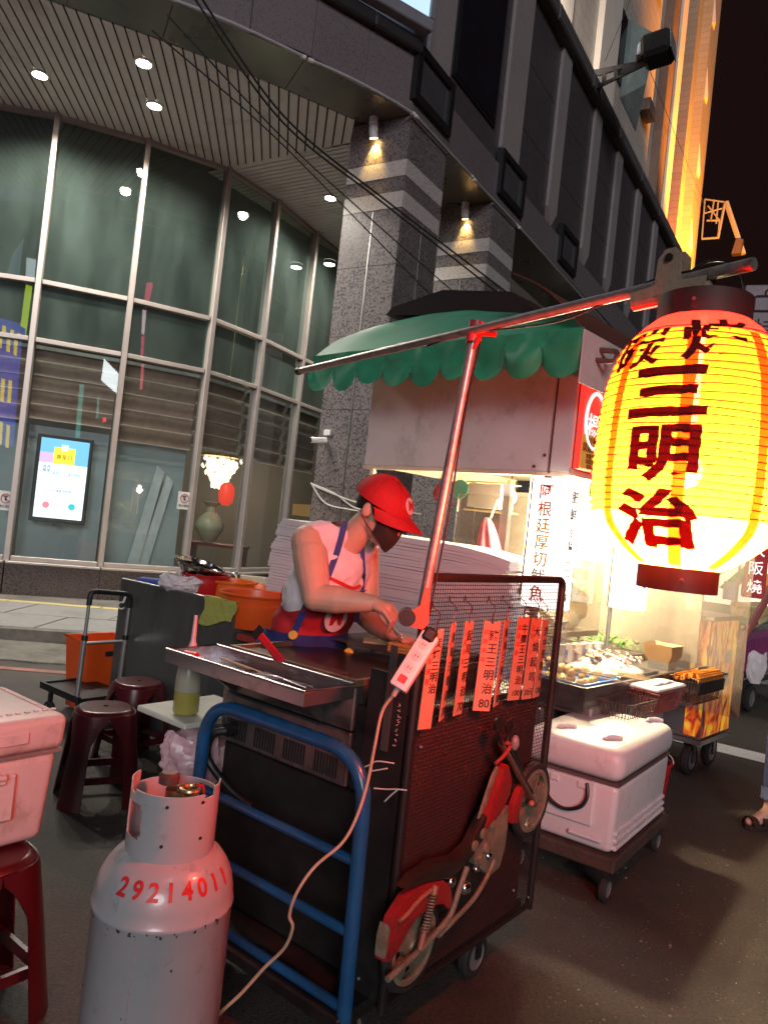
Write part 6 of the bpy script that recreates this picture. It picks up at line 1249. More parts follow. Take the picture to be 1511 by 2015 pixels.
for k, ch in enumerate('29214011'):
    vs, fs = text_raw(ch, 0.052, 0.03, 0, sub=0.008); P = []
    azc = gaz + R(-38 + k * 14.5)
    for v in vs:
        r_, z_ = gr(0.158 - v.y * 1.0); a = azc + v.x * 0.92 / r_ ; P.append((GX + (r_ + 0.0012) * math.cos(a), GY + (r_ + 0.0012) * math.sin(a), z_ + 0.001))
    b = MB(); b.raw(P, fs); b.build('numeral', M_sten, gas, smooth=0)
# collar with hand holes, cut out of a rolled sheet
def collar(u, v, r=0.098): a = gaz + (u - 0.5) * 2 * math.pi; return (GX + r * math.cos(a), GY + r * math.sin(a), 0.700 + 0.190 * v)
nu, nv = 96, 20
def keep(i, j):
    a = ((i + 0.5) / nu - 0.5) * 360; v = (j + 0.5) / nv
    for c0, w0, lo, hi in ((-62, 19, 0.40, 0.80), (118, 30, 0.40, 0.80)):
        if abs((a - c0 + 180) % 360 - 180) < w0 * (1 - 0.25 * max(0, abs((v - 0.6) / 0.2) - 0.7)) and lo < v < hi: return False
    if -100 < a < -30 and v < 0.17: return False
    if 30 < a < 75 and v < 0.10: return False
    if -80 < a < 60 and v > 0.90 + 0.05 * math.cos(R((a + 10) * 1.2)): return False
    if (a > 95 or a < -120) and v > 0.86: return False
    return True
b = MB(); pt = [[Vector(collar(i / nu, j / nv, rr_)) for j in range(nv + 1)] for rr_ in (0.0985, 0.0950) for i in range(nu)]
vs = [p for r_ in pt for p in r_]; fs = []; ix = lambda s_, i, j: (s_ * nu + i % nu) * (nv + 1) + j
kp = [[keep(i, j) for j in range(nv)] for i in range(nu)]
for i in range(nu):
    for j in range(nv):
        if not kp[i][j]: continue
        fs.append((ix(0, i, j), ix(0, i + 1, j), ix(0, i + 1, j + 1), ix(0, i, j + 1))); fs.append((ix(1, i, j + 1), ix(1, i + 1, j + 1), ix(1, i + 1, j), ix(1, i, j)))
        for (di, dj, e) in ((-1, 0, ((0, 0), (0, 1))), (1, 0, ((1, 1), (1, 0))), (0, -1, ((1, 0), (0, 0))), (0, 1, ((0, 1), (1, 1)))):
            jj = j + dj; out = jj < 0 or jj >= nv or not kp[(i + di) % nu][jj]
            if out: (a0, b0), (a1, b1) = e; fs.append((ix(0, i + a0, j + b0), ix(0, i + a1, j + b1), ix(1, i + a1, j + b1), ix(1, i + a0, j + b0)))
used = sorted({q for f in fs for q in f}); mp_ = {q: k for k, q in enumerate(used)}
b.raw([vs[q] for q in used], [tuple(mp_[q] for q in f) for f in fs]); b.build('collar', M_gas, gas, smooth=40)
for (a, z) in ((-8, 0.86), (-10, 0.775), (38, 0.865), (40, 0.785)):
    aa = gaz + R(a); b = MB(); c = Vector((GX + 0.0985 * math.cos(aa), GY + 0.0985 * math.sin(aa), z)); dr = Vector((math.cos(aa), math.sin(aa), 0)); b.tube([c - dr * 0.001, c + dr * 0.002], 0.0038, 8); b.build('rivet_hole', M_black, gas)
M_brass = mat('valve_brass', (0.42, 0.32, 0.16), rough=0.3, metal=0.9, var=0.2, scale=20)
b = MB(); b.lathe([(0.03, 0.745), (0.03, 0.775), (0.018, 0.78), (0.018, 0.84), (0.028, 0.845), (0.028, 0.865), (0.0005, 0.868)], (GX + 0.005, GY, 0), 18); b.tube([(GX, GY, 0.83), (GX + 0.05, GY - 0.03, 0.845)], 0.014, 10); b.build('valve', M_brass, gas)
b = MB(); b.lathe([(0.020, 0.872), (0.024, 0.874), (0.024, 0.892), (0.018, 0.898), (0.0005, 0.898)], (GX - 0.02, GY + 0.01, 0), 16); b.build('valve_cap', mat('valve_dark', (0.10, 0.05, 0.045), rough=0.35), gas)
b = MB(); b.tube(arc_pts((GX + 0.035, GY - 0.01, 0.872), (1, 0, 0), (0, 1, 0), 0.022, 0, 350, 20), 0.006, 8); b.build('regulator_ring', M_brass, gas)
b = MB(); b.tube([(GX + 0.07, GY - 0.02, 0.86), (GX + 0.065, GY - 0.02, 0.885), (GX + 0.05, GY - 0.03, 0.89)], 0.004, 6); b.build('regulator_wire', M_redp2, gas)
# ------------------------------------------------------------------ stools
M_stool = mat('maroon_plastic', (0.080, 0.006, 0.010), rough=0.28, var=0.12, scale=8, spec=0.6)
def rsq(a, p=3.2): return 1.0 / (abs(math.cos(a)) ** p + abs(math.sin(a)) ** p) ** (1 / p)
def make_stool(lab, x, y, rz, s=1.0, h=0.46):
    t = thing('plastic_stool', lab, 'stool', (0, 0, 0), 'maroon plastic stools')
    b = MB()
    def top(u, v):
        a = u * 2 * math.pi; k = 0.10 + 0.90 * v; r_ = 0.138 * k * (1 + (rsq(a) - 1) * 0.55 * k) * s
        return (r_ * math.cos(a), r_ * math.sin(a), h - 0.006 * (1 - math.cos(k * 1.2)) - (0.018 * max(0, (v - 0.86) / 0.14) ** 2))
    b.grid(top, 48, 14); b.build('seat', M_stool, t, smooth=60)
    b = MB(); b.tube([(0.014 * math.cos(R(q * 30)), 0.014 * math.sin(R(q * 30)), h - 0.001) for q in range(12)], 0.002, 6, closed=True); b.build('seat_hole', M_black, t)
    for q in range(4):
        ac = R(45 + 90 * q)
        def leg(u, v, ac=ac):
            hw = 45 if v < 0.06 else (45 - 27 * min(1, ((v - 0.06) / 0.26)) ** 0.6); a = ac + R((u - 0.5) * 2 * hw); r_ = (0.140 + 0.052 * v ** 0.85) * (1 + (rsq(a) - 1) * (0.55 + 0.45 * v)) * s
            return (r_ * math.cos(a), r_ * math.sin(a), (h - 0.022) * (1 - v))
        b = MB(); b.grid(leg, 8, 16, 0.006); b.build('leg', M_stool, t, smooth=60)
    for q in range(4):
        a0, a1 = R(45 + 90 * q), R(135 + 90 * q); R0 = 0.180 * rsq(a0) * 0.93 * s; p, r_ = Vector((R0 * math.cos(a0), R0 * math.sin(a0), 0.13)), Vector((R0 * math.cos(a1), R0 * math.sin(a1), 0.13))
        dd = (r_ - p).normalized(); n_ = UP.cross(dd); b = MB(plane_m(p, dd, n_)); L = (r_ - p).length; b.box(0, L, -0.004, 0.004, -0.018, 0.018); b.box(0, L, -0.010, -0.004, 0.012, 0.018); b.build('stretcher', M_stool, t, smooth=0)
    t.location = (x, y, 0); t.rotation_euler = (0, 0, rz); return t
s1 = at(210, 1380, 3.80); s2 = at(277, 1320, 4.40)
make_stool('maroon plastic stool, nearer of the two by the hand trolley', s1.x, s1.y, 0.5)
make_stool('maroon plastic stool, farther of the two by the steel cabinet', s2.x, s2.y, 0.9)
# ------------------------------------------------------------------ near cooler on a third stool
FN = frame(-0.88, 2.29, 38.0)
M_cool = mat('cooler_shell', (0.66, 0.63, 0.60), rough=0.4, var=0.05, scale=4, dirt=(0.36, 0.31, 0.26), dirt_amt=0.4, dirt_scale=9, bump=0.1, bscale=120)
t = thing('ice_cooler', 'white ice cooler with a latch standing on a maroon stool', 'cooler', FN @ Vector((-0.3, 0.19, 0.462)))
def cool_box(nm, x0, x1, y0, y1, z0, z1, bv, m_, M_, par, taper=0.0):
    bm = bmesh.new(); bmesh.ops.create_cube(bm, size=1.0)
    for v in bm.verts:
        tp = taper if v.co.z < 0 else 0; v.co = Vector(((x0 + x1) / 2 + v.co.x * (x1 - x0 - 2 * tp), (y0 + y1) / 2 + v.co.y * (y1 - y0 - 2 * tp), (z0 + z1) / 2 + v.co.z * (z1 - z0)))
    bmesh.ops.bevel(bm, geom=bm.edges[:], offset=bv, segments=4, affect='EDGES', profile=0.5); b = MB(M_); b.bmesh(bm); return b.build(nm, m_, par, smooth=50)
cool_box('tub', -0.60, -0.012, 0.012, 0.39, 0.463, 0.735, 0.03, M_cool, FN, t, 0.015)
cool_box('lid', -0.615, 0.003, -0.003, 0.405, 0.740, 0.845, 0.028, M_cool, FN, t, 0.004)
b = MB(FN); b.box(-0.60, -0.008, 0.005, 0.395, 0.732, 0.743); b.build('gasket', mat('gasket_grey', (0.25, 0.22, 0.2)), t, smooth=0)
b = MB(FN); b.box(-0.42, -0.14, 0.0, 0.016, 0.555, 0.69, bev=0.006); b.build('handle_recess', M_cool, t)
b = MB(FN); b.box(-0.40, -0.17, -0.008, 0.004, 0.665, 0.683, bev=0.005); hd = b.build('handle', M_cool, t)
for x in (-0.385, -0.30, -0.19): b = MB(FN); b.tube([(x - 0.012, -0.006, 0.688), (x + 0.012, -0.006, 0.688)], 0.010, 10); b.build('hinge', M_cool, hd)
for x in (-0.34, -0.245): b = MB(FN); b.ball((x, -0.004, 0.69), 0.005, 8); b.build('hinge_pin', M_black, hd)
b = MB(FN); b.box(-0.35, -0.12, -0.0075, 0.0, 0.775, 0.81, bev=0.003); b.build('lid_grip', M_cool, t)
b = MB(FN)
for k in range(22): x = -0.59 + k * 0.027; b.box(x, x + 0.013, 0.06, 0.072, 0.8455, 0.849); b.box(-0.04, -0.028, 0.07 + k * 0.014, 0.077 + k * 0.014, 0.8455, 0.849)
b.build('lid_ridges', M_cool, t, smooth=0)
c = FN @ Vector((-0.19, 0.07, 0)); make_stool('maroon plastic stool under the near ice cooler', c.x, c.y, R(52), 1.05)
# ------------------------------------------------------------------ hand trolley with orange crate
t = thing('hand_trolley', 'black platform hand trolley with telescopic aluminium handle', 'trolley', at(120, 1360, 4.8))
h0, h1, h2, h3 = at(152, 1372, 4.75), at(178, 1172, 4.75), at(257, 1178, 4.98), at(233, 1362, 4.98)
M_al2 = mat('aluminium', (0.55, 0.54, 0.53), rough=0.3, metal=0.85, var=0.05)
for a, c in ((h0, h1), (h3, h2)):
    b = MB(); b.tube([a, a.lerp(c, 0.58)], 0.016, 10); b.build('handle_tube', M_al2, t); b = MB(); b.tube([a.lerp(c, 0.58), c], 0.011, 10); b.build('handle_tube', M_al2, t)
    b = MB(); b.tube([a.lerp(c, 0.56), a.lerp(c, 0.61)], 0.020, 10); b.build('collar', M_black, t)
b = MB(); b.tube([h0.lerp(h1, 0.53), h3.lerp(h2, 0.55)], 0.010, 8); b.build('handle_brace', M_al2, t)
up_ = (h1 - h0).normalized(); b = MB(); b.tube(round_path([h1 - up_ * 0.06, h1 + up_ * 0.03, h2 + up_ * 0.03, h2 - up_ * 0.06], 0.05), 0.017, 10); b.build('grip', M_black, t)
b = MB(); g_ = h2 - Vector((0.05, 0.01, 0.05)); b.tube(arc_pts(g_, (1, 0, 0), (0, 0, 1), 0.022, 60, 330, 12), 0.005, 6); b.tube([g_ + Vector((0.01, 0, 0.02)), g_ + Vector((0.02, 0, 0.06))], 0.008, 6); b.build('bungee_hook', M_white, t)
pl0 = Vector((h0.x, h0.y, 0)); dx = (h3 - h0); dx.z = 0; dx.normalize(); dy = Vector((-dx.y, dx.x, 0)) * -1
dy = (at(60, 1345, 4.9) - h0); dy.z = 0; dy = (dy - dx * dy.dot(dx)).normalized(); F = plane_m((h0.x, h0.y, 0.17), dx, dy)
W_ = (h3 - h0).length
if F.to_3x3() @ Vector((0, 0, 1)) != UP: pass
b = MB(); P_ = lambda u, v, z: Vector((h0.x, h0.y, 0)) + dx * u + dy * v + UP * z
def pbox(nm, u0, u1, v0, v1, z0, z1, m_, par):
    b = MB(); b.raw([P_(u, v, z) for u in (u0, u1) for v in (v0, v1) for z in (z0, z1)], [(0, 1, 3, 2), (4, 6, 7, 5), (0, 4, 5, 1), (2, 3, 7, 6), (0, 2, 6, 4), (1, 5, 7, 3)]); return b.build(nm, m_, par, smooth=0)
zb_ = h0.z
pf = pbox('platform', -0.02, W_ + 0.04, -0.05, 0.42, zb_ - 0.03, zb_ + 0.0, M_black, t)
pbox('platform_lip', -0.02, W_ + 0.04, 0.40, 0.42, zb_, zb_ + 0.012, M_black, pf); pbox('platform_lip', -0.02, 0.0, -0.05, 0.40, zb_, zb_ + 0.012, M_black, pf)
for k in range(3): pbox('slot', 0.05 + 0.07 * k, 0.09 + 0.07 * k, 0.10, 0.12, zb_ + 0.0005, zb_ + 0.002, mat('slot_grey', (0.06, 0.06, 0.06)), pf)
for u, v in ((0.03, 0.02), (W_ - 0.03, 0.02), (0.03, 0.36), (W_ - 0.03, 0.36)): wheel_part(t, P_(u, v, 0.06), dx, 0.06, 0.03); pbox('leg', u - 0.012, u + 0.012, v - 0.012, v + 0.012, 0.06, zb_ - 0.03, M_black, t)
M_or = mat('orange_plastic', (0.75, 0.09, 0.012), rough=0.35, var=0.08, scale=6)
cc = at(190, 1350, 5.35); t = thing('orange_bin', 'orange plastic bin behind the hand trolley', 'bin', (cc.x, cc.y, 0))
Fz = frame(cc.x, cc.y, 40); b = MB(Fz); z0, z1 = 0.02, 0.50; a0, a1 = 0.15, 0.185
vs = [(sx * a, sy * a * .8, z) for a, z in ((a0, z0), (a1, z1), (a1 - .008, z1), (a0 - .008, z0 + .01)) for sx, sy in ((-1, -1), (1, -1), (1, 1), (-1, 1))]
fs = [(0, 1, 2, 3)] + [(4 * r_ + k, 4 * r_ + (k + 1) % 4, 4 * r_ + 4 + (k + 1) % 4, 4 * r_ + 4 + k) for r_ in range(3) for k in range(4)] + [(12, 13, 14, 15)]
b.raw(vs, fs); b.build('tub', M_or, t, smooth=0)
b = MB(Fz); b.tube([(sx * 0.188, sy * 0.152, z1) for sx, sy in ((-1, -1), (1, -1), (1, 1), (-1, 1))], 0.011, 8, closed=True); b.build('rim', M_or, t)
for y in (-0.155, 0.148): b = MB(Fz); b.box(-0.05, 0.05, y, y + 0.006, 0.40, 0.435, bev=0.003); b.build('grip_slot', M_black, t)
# ------------------------------------------------------------------ steel cabinet and wash basins
TL, TR = at(240, 1138, 5.1), at(463, 1186, 4.43); dC = (TR - TL); dC.z = 0; L_ = dC.length; dC.normalize(); bC = UP.cross(dC)
if bC.y < 0: bC = -bC
F = Matrix(((dC.x, bC.x, 0, TL.x), (dC.y, bC.y, 0, TL.y), (0, 0, 1, 0), (0, 0, 0, 1)))
t = thing('steel_cabinet', 'dull steel splash cabinet behind the stools', 'cabinet', F @ Vector((L_ / 2, 0.2, 0)))
M_cab = mat('cabinet_steel', (0.20, 0.205, 0.19), rough=0.30, metal=0.7, var=0.15, scale=2.5, stretch=(2, 2, 0.7), dirt=(0.10, 0.10, 0.09), dirt_amt=0.4, dirt_scale=2)
b = MB(F); b.box(0, L_, 0, 0.02, 0.05, 0.955); b.build('front_panel', M_cab, t, smooth=0)
b = MB(F); b.box(L_ - 0.02, L_ + 0.0, 0.021, 0.6, 0.05, 0.955); b.build('side_panel', M_cab, t, smooth=0); b = MB(F); b.box(0, 0.02, 0.021, 0.6, 0.05, 0.955); b.build('side_panel', M_cab, t, smooth=0)
b = MB(F); b.tube([(0, 0.01, 0.957), (L_, 0.01, 0.957)], 0.010, 8); b.build('top_rim', M_steel, t)
b = MB(F); b.box(0.02, L_ - 0.02, 0.021, 0.6, 0.78, 0.80); b.build('shelf', M_steel, t, smooth=0)
for (x, y) in ((0.03, 0.03), (L_ - 0.05, 0.03), (0.03, 0.57), (L_ - 0.05, 0.57)): b = MB(F); b.box(x, x + 0.03, y, y + 0.02, 0, 0.05); b.build('foot', M_black, t, smooth=0)
tb = thing('wash_table', 'low table with red edge beside the steel cabinet', 'table', F @ Vector((L_ + 0.35, 0.35, 0)))
b = MB(F); b.box(L_ + 0.02, L_ + 0.62, 0.05, 0.85, 0.765, 0.785); b.build('table_top', M_steel, tb, smooth=0); b = MB(F); b.box(L_ + 0.015, L_ + 0.63, 0.03, 0.049, 0.75, 0.787); b.build('table_edge', mat('red_edge', (0.35, 0.04, 0.03), rough=0.5), tb, smooth=0)
b = MB(F); b.box(L_ + 0.02, L_ + 0.62, 0.08, 0.8, 0.56, 0.60); b.build('lower_shelf', mat('teal_shelf', (0.20, 0.36, 0.34), rough=0.5), tb, smooth=0)
for (x, y) in ((0.03, 0.07), (0.58, 0.07), (0.03, 0.8), (0.58, 0.8)): b = MB(F); b.box(L_ + x, L_ + x + 0.03, y, y + 0.03, 0, 0.764); b.build('leg', M_black, tb, smooth=0)
def basin(lab, c, r, h, m_, taper=0.8, tilt=None, nm='basin', cat='basin', z_=None):
    t = thing(nm, lab, cat, c, 'wash basins'); Mx = Matrix.Translation(c)
    if tilt: Mx = Mx @ Matrix.Rotation(tilt[0], 4, 'X') @ Matrix.Rotation(tilt[1], 4, 'Y')
    b = MB(Mx); b.lathe([(0.0005, 0), (r * taper * .96, 0), (r * taper, 0.01), (r * (taper + (1 - taper) * .8), h * .72), (r * .96, h * .75), (r, h), (r + 0.014, h + 0.002), (r + 0.014, h - 0.008), (r - 0.004, h - 0.012), (r * .95, h * .72), (r * taper * .97, 0.016), (0.0005, 0.014)], n=40, cap=False); b.build('bowl', m_, t, smooth=40)
    b = MB(Mx); b.tube([((r + 0.012) * math.cos(R(q * 9)), (r + 0.012) * math.sin(R(q * 9)), h) for q in range(40)], 0.006, 6, closed=True); b.build('rim', m_, t); return t
basin('large orange basin on the wash table', at(497, 1232, 4.62), 0.205, 0.20, M_or, 0.92)
basin('orange basin behind the large one', at(505, 1190, 5.15), 0.20, 0.12, mat('orange_plastic2', (0.78, 0.15, 0.02), rough=0.35), 0.9)
basin('orange basin leaning at the back of the wash table', at(452, 1178, 5.0), 0.16, 0.12, mat('orange_plastic2', (0.78, 0.15, 0.02)), 0.9)
basin('red plastic basin under the steel bowl', at(402, 1172, 4.95), 0.145, 0.14, mat('red_plastic', (0.50, 0.012, 0.015), rough=0.35), 0.82)
basin('steel bowl tipped on the red basin', at(385, 1136, 4.95), 0.155, 0.095, mat('bright_steel', (0.65, 0.63, 0.58), rough=0.15, metal=1.0, var=0.1, scale=8, bump=0.02, bscale=20), 0.62, (R(2), R(13)), 'steel_bowl', 'bowl')
def crumple_bag(lab, c, w, h, d_, m_, seed, nm='plastic_bag', handles=True):
    t = thing(nm, lab, 'bag', c, 'plastic bags')
    def fn(u, v):
        a = u * 2 * math.pi; e = math.sin(math.pi * min(1, v * 0.62 + 0.10)) ** 0.6; q = 1 + 0.22 * mnoise.noise(Vector((math.cos(a) * 2.2 + seed, math.sin(a) * 2.2, v * 3.5))) + 0.12 * abs(mnoise.noise(Vector((math.cos(a) * 6 + seed, math.sin(a) * 6, v * 8)))) - 0.08 * abs(mnoise.noise(Vector((math.cos(a) * 14 + seed, math.sin(a) * 14, v * 5))))
        return (c.x + w / 2 * math.cos(a) * e * q, c.y + d_ / 2 * math.sin(a) * e * q, c.z + h * v + 0.05 * h * math.sin(a * 3 + seed) * v)
    b = MB(); b.grid(fn, 72, 40); b.build('film', m_, t, smooth=22)
    if handles:
        for s_ in (-1, 1): b = MB(); b.tube(spline([(c.x + s_ * w * .05, c.y, c.z + h * .92), (c.x + s_ * w * .12, c.y, c.z + h * 1.12), (c.x + s_ * w * .28, c.y, c.z + h * 1.16), (c.x + s_ * w * .34, c.y, c.z + h * .86)], 5), 0.006, 6); b.build('handle', m_, t)
    return t
M_pink = mat('pink_film', (0.68, 0.42, 0.46), rough=0.35, var=0.12, scale=10, trans=0.0, spec=0.6)
crumple_bag('crumpled pale pink plastic bag on the steel cabinet', at(355, 1170, 4.85), 0.28, 0.13, 0.18, mat('pale_pink_film', (0.72, 0.60, 0.60), rough=0.35, var=0.1, scale=12), 3.0)
crumple_bag('pink plastic bag hanging below the cart shelf', at(372, 1562, 2.62), 0.21, 0.21, 0.13, M_pink, 9.0, handles=False)
# rag over the cabinet corner
def rag(u, v): x = L_ - 0.26 + 0.28 * u + 0.02 * math.sin(v * 5); return F @ Vector((x, -0.012 - 0.012 * abs(mnoise.noise(Vector((u * 5, v * 5, 2)))), 0.972 - 0.15 * v - 0.03 * math.sin(u * 4 + 1) * v))
b = MB(); b.grid(rag, 14, 10, 0.004); b.grid(lambda u, v: F @ Vector((L_ - 0.26 + 0.28 * u, -0.012 + 0.12 * v, 0.974 - 0.02 * v * v)), 8, 4, 0.004)
tag(b.build('rag', mat('lime_cloth', (0.42, 0.40, 0.09), rough=0.9, var=0.2, scale=40, bump=0.4, bscale=120), None, smooth=50, origin=tuple(TR)), 'lime green rag draped over the cabinet corner', 'rag')
b = MB(); q = at(303, 1142, 5.15); b.box(q.x - 0.10, q.x + 0.10, q.y - 0.06, q.y + 0.06, q.z - 0.05, q.z + 0.012, bev=0.01); tag(b.build('blue_box', mat('blue_plastic', (0.02, 0.05, 0.28), rough=0.4), None, origin=tuple(q)), 'small blue plastic box on the cabinet left of the pink bag', 'box')
# folding chair behind the basins
c0 = at(508, 1160, 6.2); t = thing('folding_chair', 'folding chair with beige back behind the orange basins', 'chair', (c0.x, c0.y, 0))
b = MB(); b.box(c0.x - 0.16, c0.x + 0.20, c0.y - 0.012, c0.y + 0.012, 0.62, 0.98, bev=0.01); b.build('backrest', mat('beige_vinyl', (0.36, 0.32, 0.25), rough=0.5), t)
b = MB(); b.box(c0.x - 0.18, c0.x + 0.22, c0.y - 0.42, c0.y - 0.02, 0.44, 0.47, bev=0.01); b.build('seat', mat('beige_vinyl', (0.36, 0.32, 0.25)), t)
for s_ in (-0.19, 0.23):
    b = MB(); b.tube(round_path([(c0.x + s_, c0.y + 0.1, 0), (c0.x + s_, c0.y, 1.0), (c0.x + s_, c0.y - 0.05, 1.0)], 0.02), 0.011, 8); b.build('leg', M_al2, t); b = MB(); b.tube([(c0.x + s_, c0.y - 0.42, 0), (c0.x + s_, c0.y + 0.0, 0.60)], 0.011, 8); b.build('leg', M_al2, t)
b = MB(); b.tube(round_path([(c0.x - 0.40, c0.y, 0.0), (c0.x - 0.36, c0.y, 0.98), (c0.x - 0.20, c0.y, 0.98), (c0.x - 0.13, c0.y, 0.80)], 0.03), 0.011, 8); b.build('arm_tube', M_al2, t)
# ------------------------------------------------------------------ stack of white foam sheets behind the vendor
sl, sr = at(505, 1250, 4.95), at(1018, 1250, 4.02); dS_ = sr - sl; dS_.z = 0; LS = dS_.length; dS_.normalize(); bS = UP.cross(dS_); 
if bS.y < 0: bS = -bS
F = Matrix(((dS_.x, bS.x, 0, sl.x), (dS_.y, bS.y, 0, sl.y), (0, 0, 1, 0), (0, 0, 0, 1)))
t = thing('foam_sheet_stack', 'tall stack of white foam sheets behind the vendor', 'foam sheets', F @ Vector((LS / 2, 0.2, 0)))
M_foam = mat('white_foam', (0.62, 0.60, 0.60), rough=0.7, var=0.07, scale=6, stretch=(1, 1, 14)); rs = random.Random(4)
zt0, zt1 = 1.478, 1.395; NS = 46; zlow = 0.62
for k in range(NS):
    f_ = k / (NS - 1); th_ = (1.44 - zlow) / NS
    endR = LS - 0.02 - 0.16 * max(0, f_ - 0.45) ** 1.5 - 0.035 * rs.random(); endL = 0.05 * (0.5 - f_) + 0.03 * rs.random() + 0.10 * f_ ** 3
    yb0 = 0.007 * rs.random()
    zf = lambda x, f_=f_: zlow + (1.47 - zlow) * f_ - 0.055 * f_ * (x / LS) - 0.07 * f_ * max(0, (x / LS - 0.75) / 0.25) ** 2 + 0.004 * mnoise.noise(Vector((x * 3, f_ * 20, 0)))
    b = MB(F); n_ = 14
    vs = []; 
    for q in range(n_ + 1):
        x = endL + (endR - endL) * q / n_; z = zf(x); vs += [(x, yb0, z), (x, 0.45, z), (x, 0.45, z + th_ * 0.95), (x, yb0, z + th_ * 0.95)]
    fs = [(4 * q + e, 4 * q + (e + 1) % 4, 4 * q + 4 + (e + 1) % 4, 4 * q + 4 + e) for q in range(n_) for e in range(4)] + [(0, 1, 2, 3), tuple(4 * n_ + e for e in (3, 2, 1, 0))]
    b.raw(vs, fs); b.build('foam_sheet', M_foam, t, smooth=30)
b = MB(F); b.box(0.05, LS - 0.1, 0.03, 0.44, 0.02, zlow - 0.01); b.build('pallet_box', mat('grey_crate', (0.28, 0.28, 0.30), rough=0.6), t, smooth=0)
# ------------------------------------------------------------------ bottles and tools
def squeeze_bottle(lab, c, s=1.0, tip=True):
    t = thing('squeeze_bottle', lab, 'bottle', c, 'oil bottles')
    b = MB(); b.lathe([(0.0005, 0), (0.040, 0), (0.044, 0.006), (0.044, 0.075)], c, 24, cap=False); b.lathe([(0.043, 0.075), (0.0005, 0.0755)], c, 24, cap=False); b.build('oil', mat('yellow_oil', (0.36, 0.31, 0.07), rough=0.15, var=0.1, spec=0.8), t)
    b = MB(); b.lathe([(0.0445, 0.076), (0.044, 0.12), (0.040, 0.15), (0.030, 0.180), (0.022, 0.196), (0.022, 0.21)], c, 24, cap=False); b.build('body', mat('milky_plastic', (0.36, 0.34, 0.26), rough=0.3, var=0.05), t)
    if tip: b = MB(); b.lathe([(0.026, 0.196), (0.026, 0.214), (0.016, 0.225), (0.009, 0.25), (0.006, 0.335), (0.0005, 0.336)], c, 20); b.build('nozzle', mat('pink_cap', (0.66, 0.45, 0.45), rough=0.4), t)
    return t
squeeze_bottle('tall squeeze bottle half full of oil with pink nozzle', at(365, 1402, 2.60)); q = at(490, 1386, 2.72); squeeze_bottle('second oil bottle hidden behind the cart tray', q, tip=False)
t = thing('spatula', 'red handled spatula leaning over the tray', 'spatula', at(556, 1303, 2.42)); a, c = at(512, 1250, 2.50), at(556, 1303, 2.42); dd = (c - a).normalized(); n_ = dd.cross(Vector((0, 1, 0))).normalized(); F = plane_m(a, dd, n_)
b = MB(F); b.box(0, (c - a).length, -0.013, 0.013, -0.006, 0.006, bev=0.004); b.build('handle', mat('red_plastic', (0.5, 0.012, 0.015)), t); b = MB(F); b.box(-0.03, -0.002, -0.022, 0.022, -0.002, 0.002); b.build('blade', M_black, t, smooth=0)
t = thing('tongs', 'dark scissor tongs lying in the tray', 'tongs', K(-0.10, 0.40, 1.004)); 
for s_ in (-1, 1): b = MB(FC); b.tube(spline([(-0.13 + .01 * s_, 0.52, 1.014), (-0.11 + 0.02 * s_, 0.45, 1.018), (-0.10, 0.40, 1.02), (-0.09 - 0.015 * s_, 0.30, 1.016)], 6), 0.0055, 8); b.build('arm', M_steeld, t); b = MB(FC); b.tube(arc_pts((-0.13 + 0.022 * s_, 0.545, 1.016), (1, 0, 0), (0, 1, 0), 0.020, 0, 350, 16), 0.005, 6); b.build('finger_ring', M_black, t)
t = thing('skewer_brush', 'thin wooden brush lying at the tray back', 'brush', K(-0.06, 0.6, 1.006)); b = MB(FC); b.tube([(-0.04, 0.76, 1.012), (-0.07, 0.52, 1.012)], 0.004, 6); b.build('stick', M_wood, t); b = MB(FC); b.box(-0.075, -0.06, 0.49, 0.52, 1.006, 1.018, bev=0.003); b.build('bristles', M_steel, t)
t = thing('sauce_bottle', 'small red bottle lying in the tray end', 'bottle', K(-0.16, 0.76, 1.01)); b = MB(FC); b.tube([(-0.16, 0.80, 1.022), (-0.15, 0.755, 1.022), (-0.148, 0.745, 1.022)], [0.017, 0.018, 0.010], 14); b.build('body', mat('red_plastic', (0.5, 0.012, 0.015)), t); b = MB(FC); b.tube([(-0.148, 0.745, 1.022), (-0.145, 0.73, 1.022)], 0.008, 10); b.build('cap', M_white, t)
# ------------------------------------------------------------------ people
from mathutils.bvhtree import BVHTree
def blob(prims, voxel=0.006, smooth=4, grow=0.0):
    """one continuous skin grown round tapered limbs (p, q, r0, r1) and ellipsoids (c, rx, ry, rz, M)"""
    b = MB()
    for p in prims:
        if len(p) == 4:
            a, c, r0, r1 = Vector(p[0]), Vector(p[1]), p[2] + grow, p[3] + grow; n_ = 6
            b.tube([a.lerp(c, k / n_) for k in range(n_ + 1)], [r0 + (r1 - r0) * k / n_ for k in range(n_ + 1)], 16); b.ball(a, r0, 16); b.ball(c, r1, 16)
        else:
            c, r_, Mx = p; b.ball((0, 0, 0), Vector(r_) + Vector((grow,) * 3), 22, M=Matrix.Translation(c) @ Mx.to_4x4())
    me = bpy.data.meshes.new('tmp'); me.from_pydata([tuple(v) for v in b.v], [], b.f); o = bpy.data.objects.new('tmp', me); col.objects.link(o)
    m = o.modifiers.new('r', 'REMESH'); m.mode = 'VOXEL'; m.voxel_size = voxel
    if smooth: m = o.modifiers.new('s', 'SMOOTH'); m.iterations = smooth; m.factor = 0.5
    bpy.context.view_layer.update(); out = ev_mesh(o); bpy.data.objects.remove(o); bpy.data.meshes.remove(me); return out
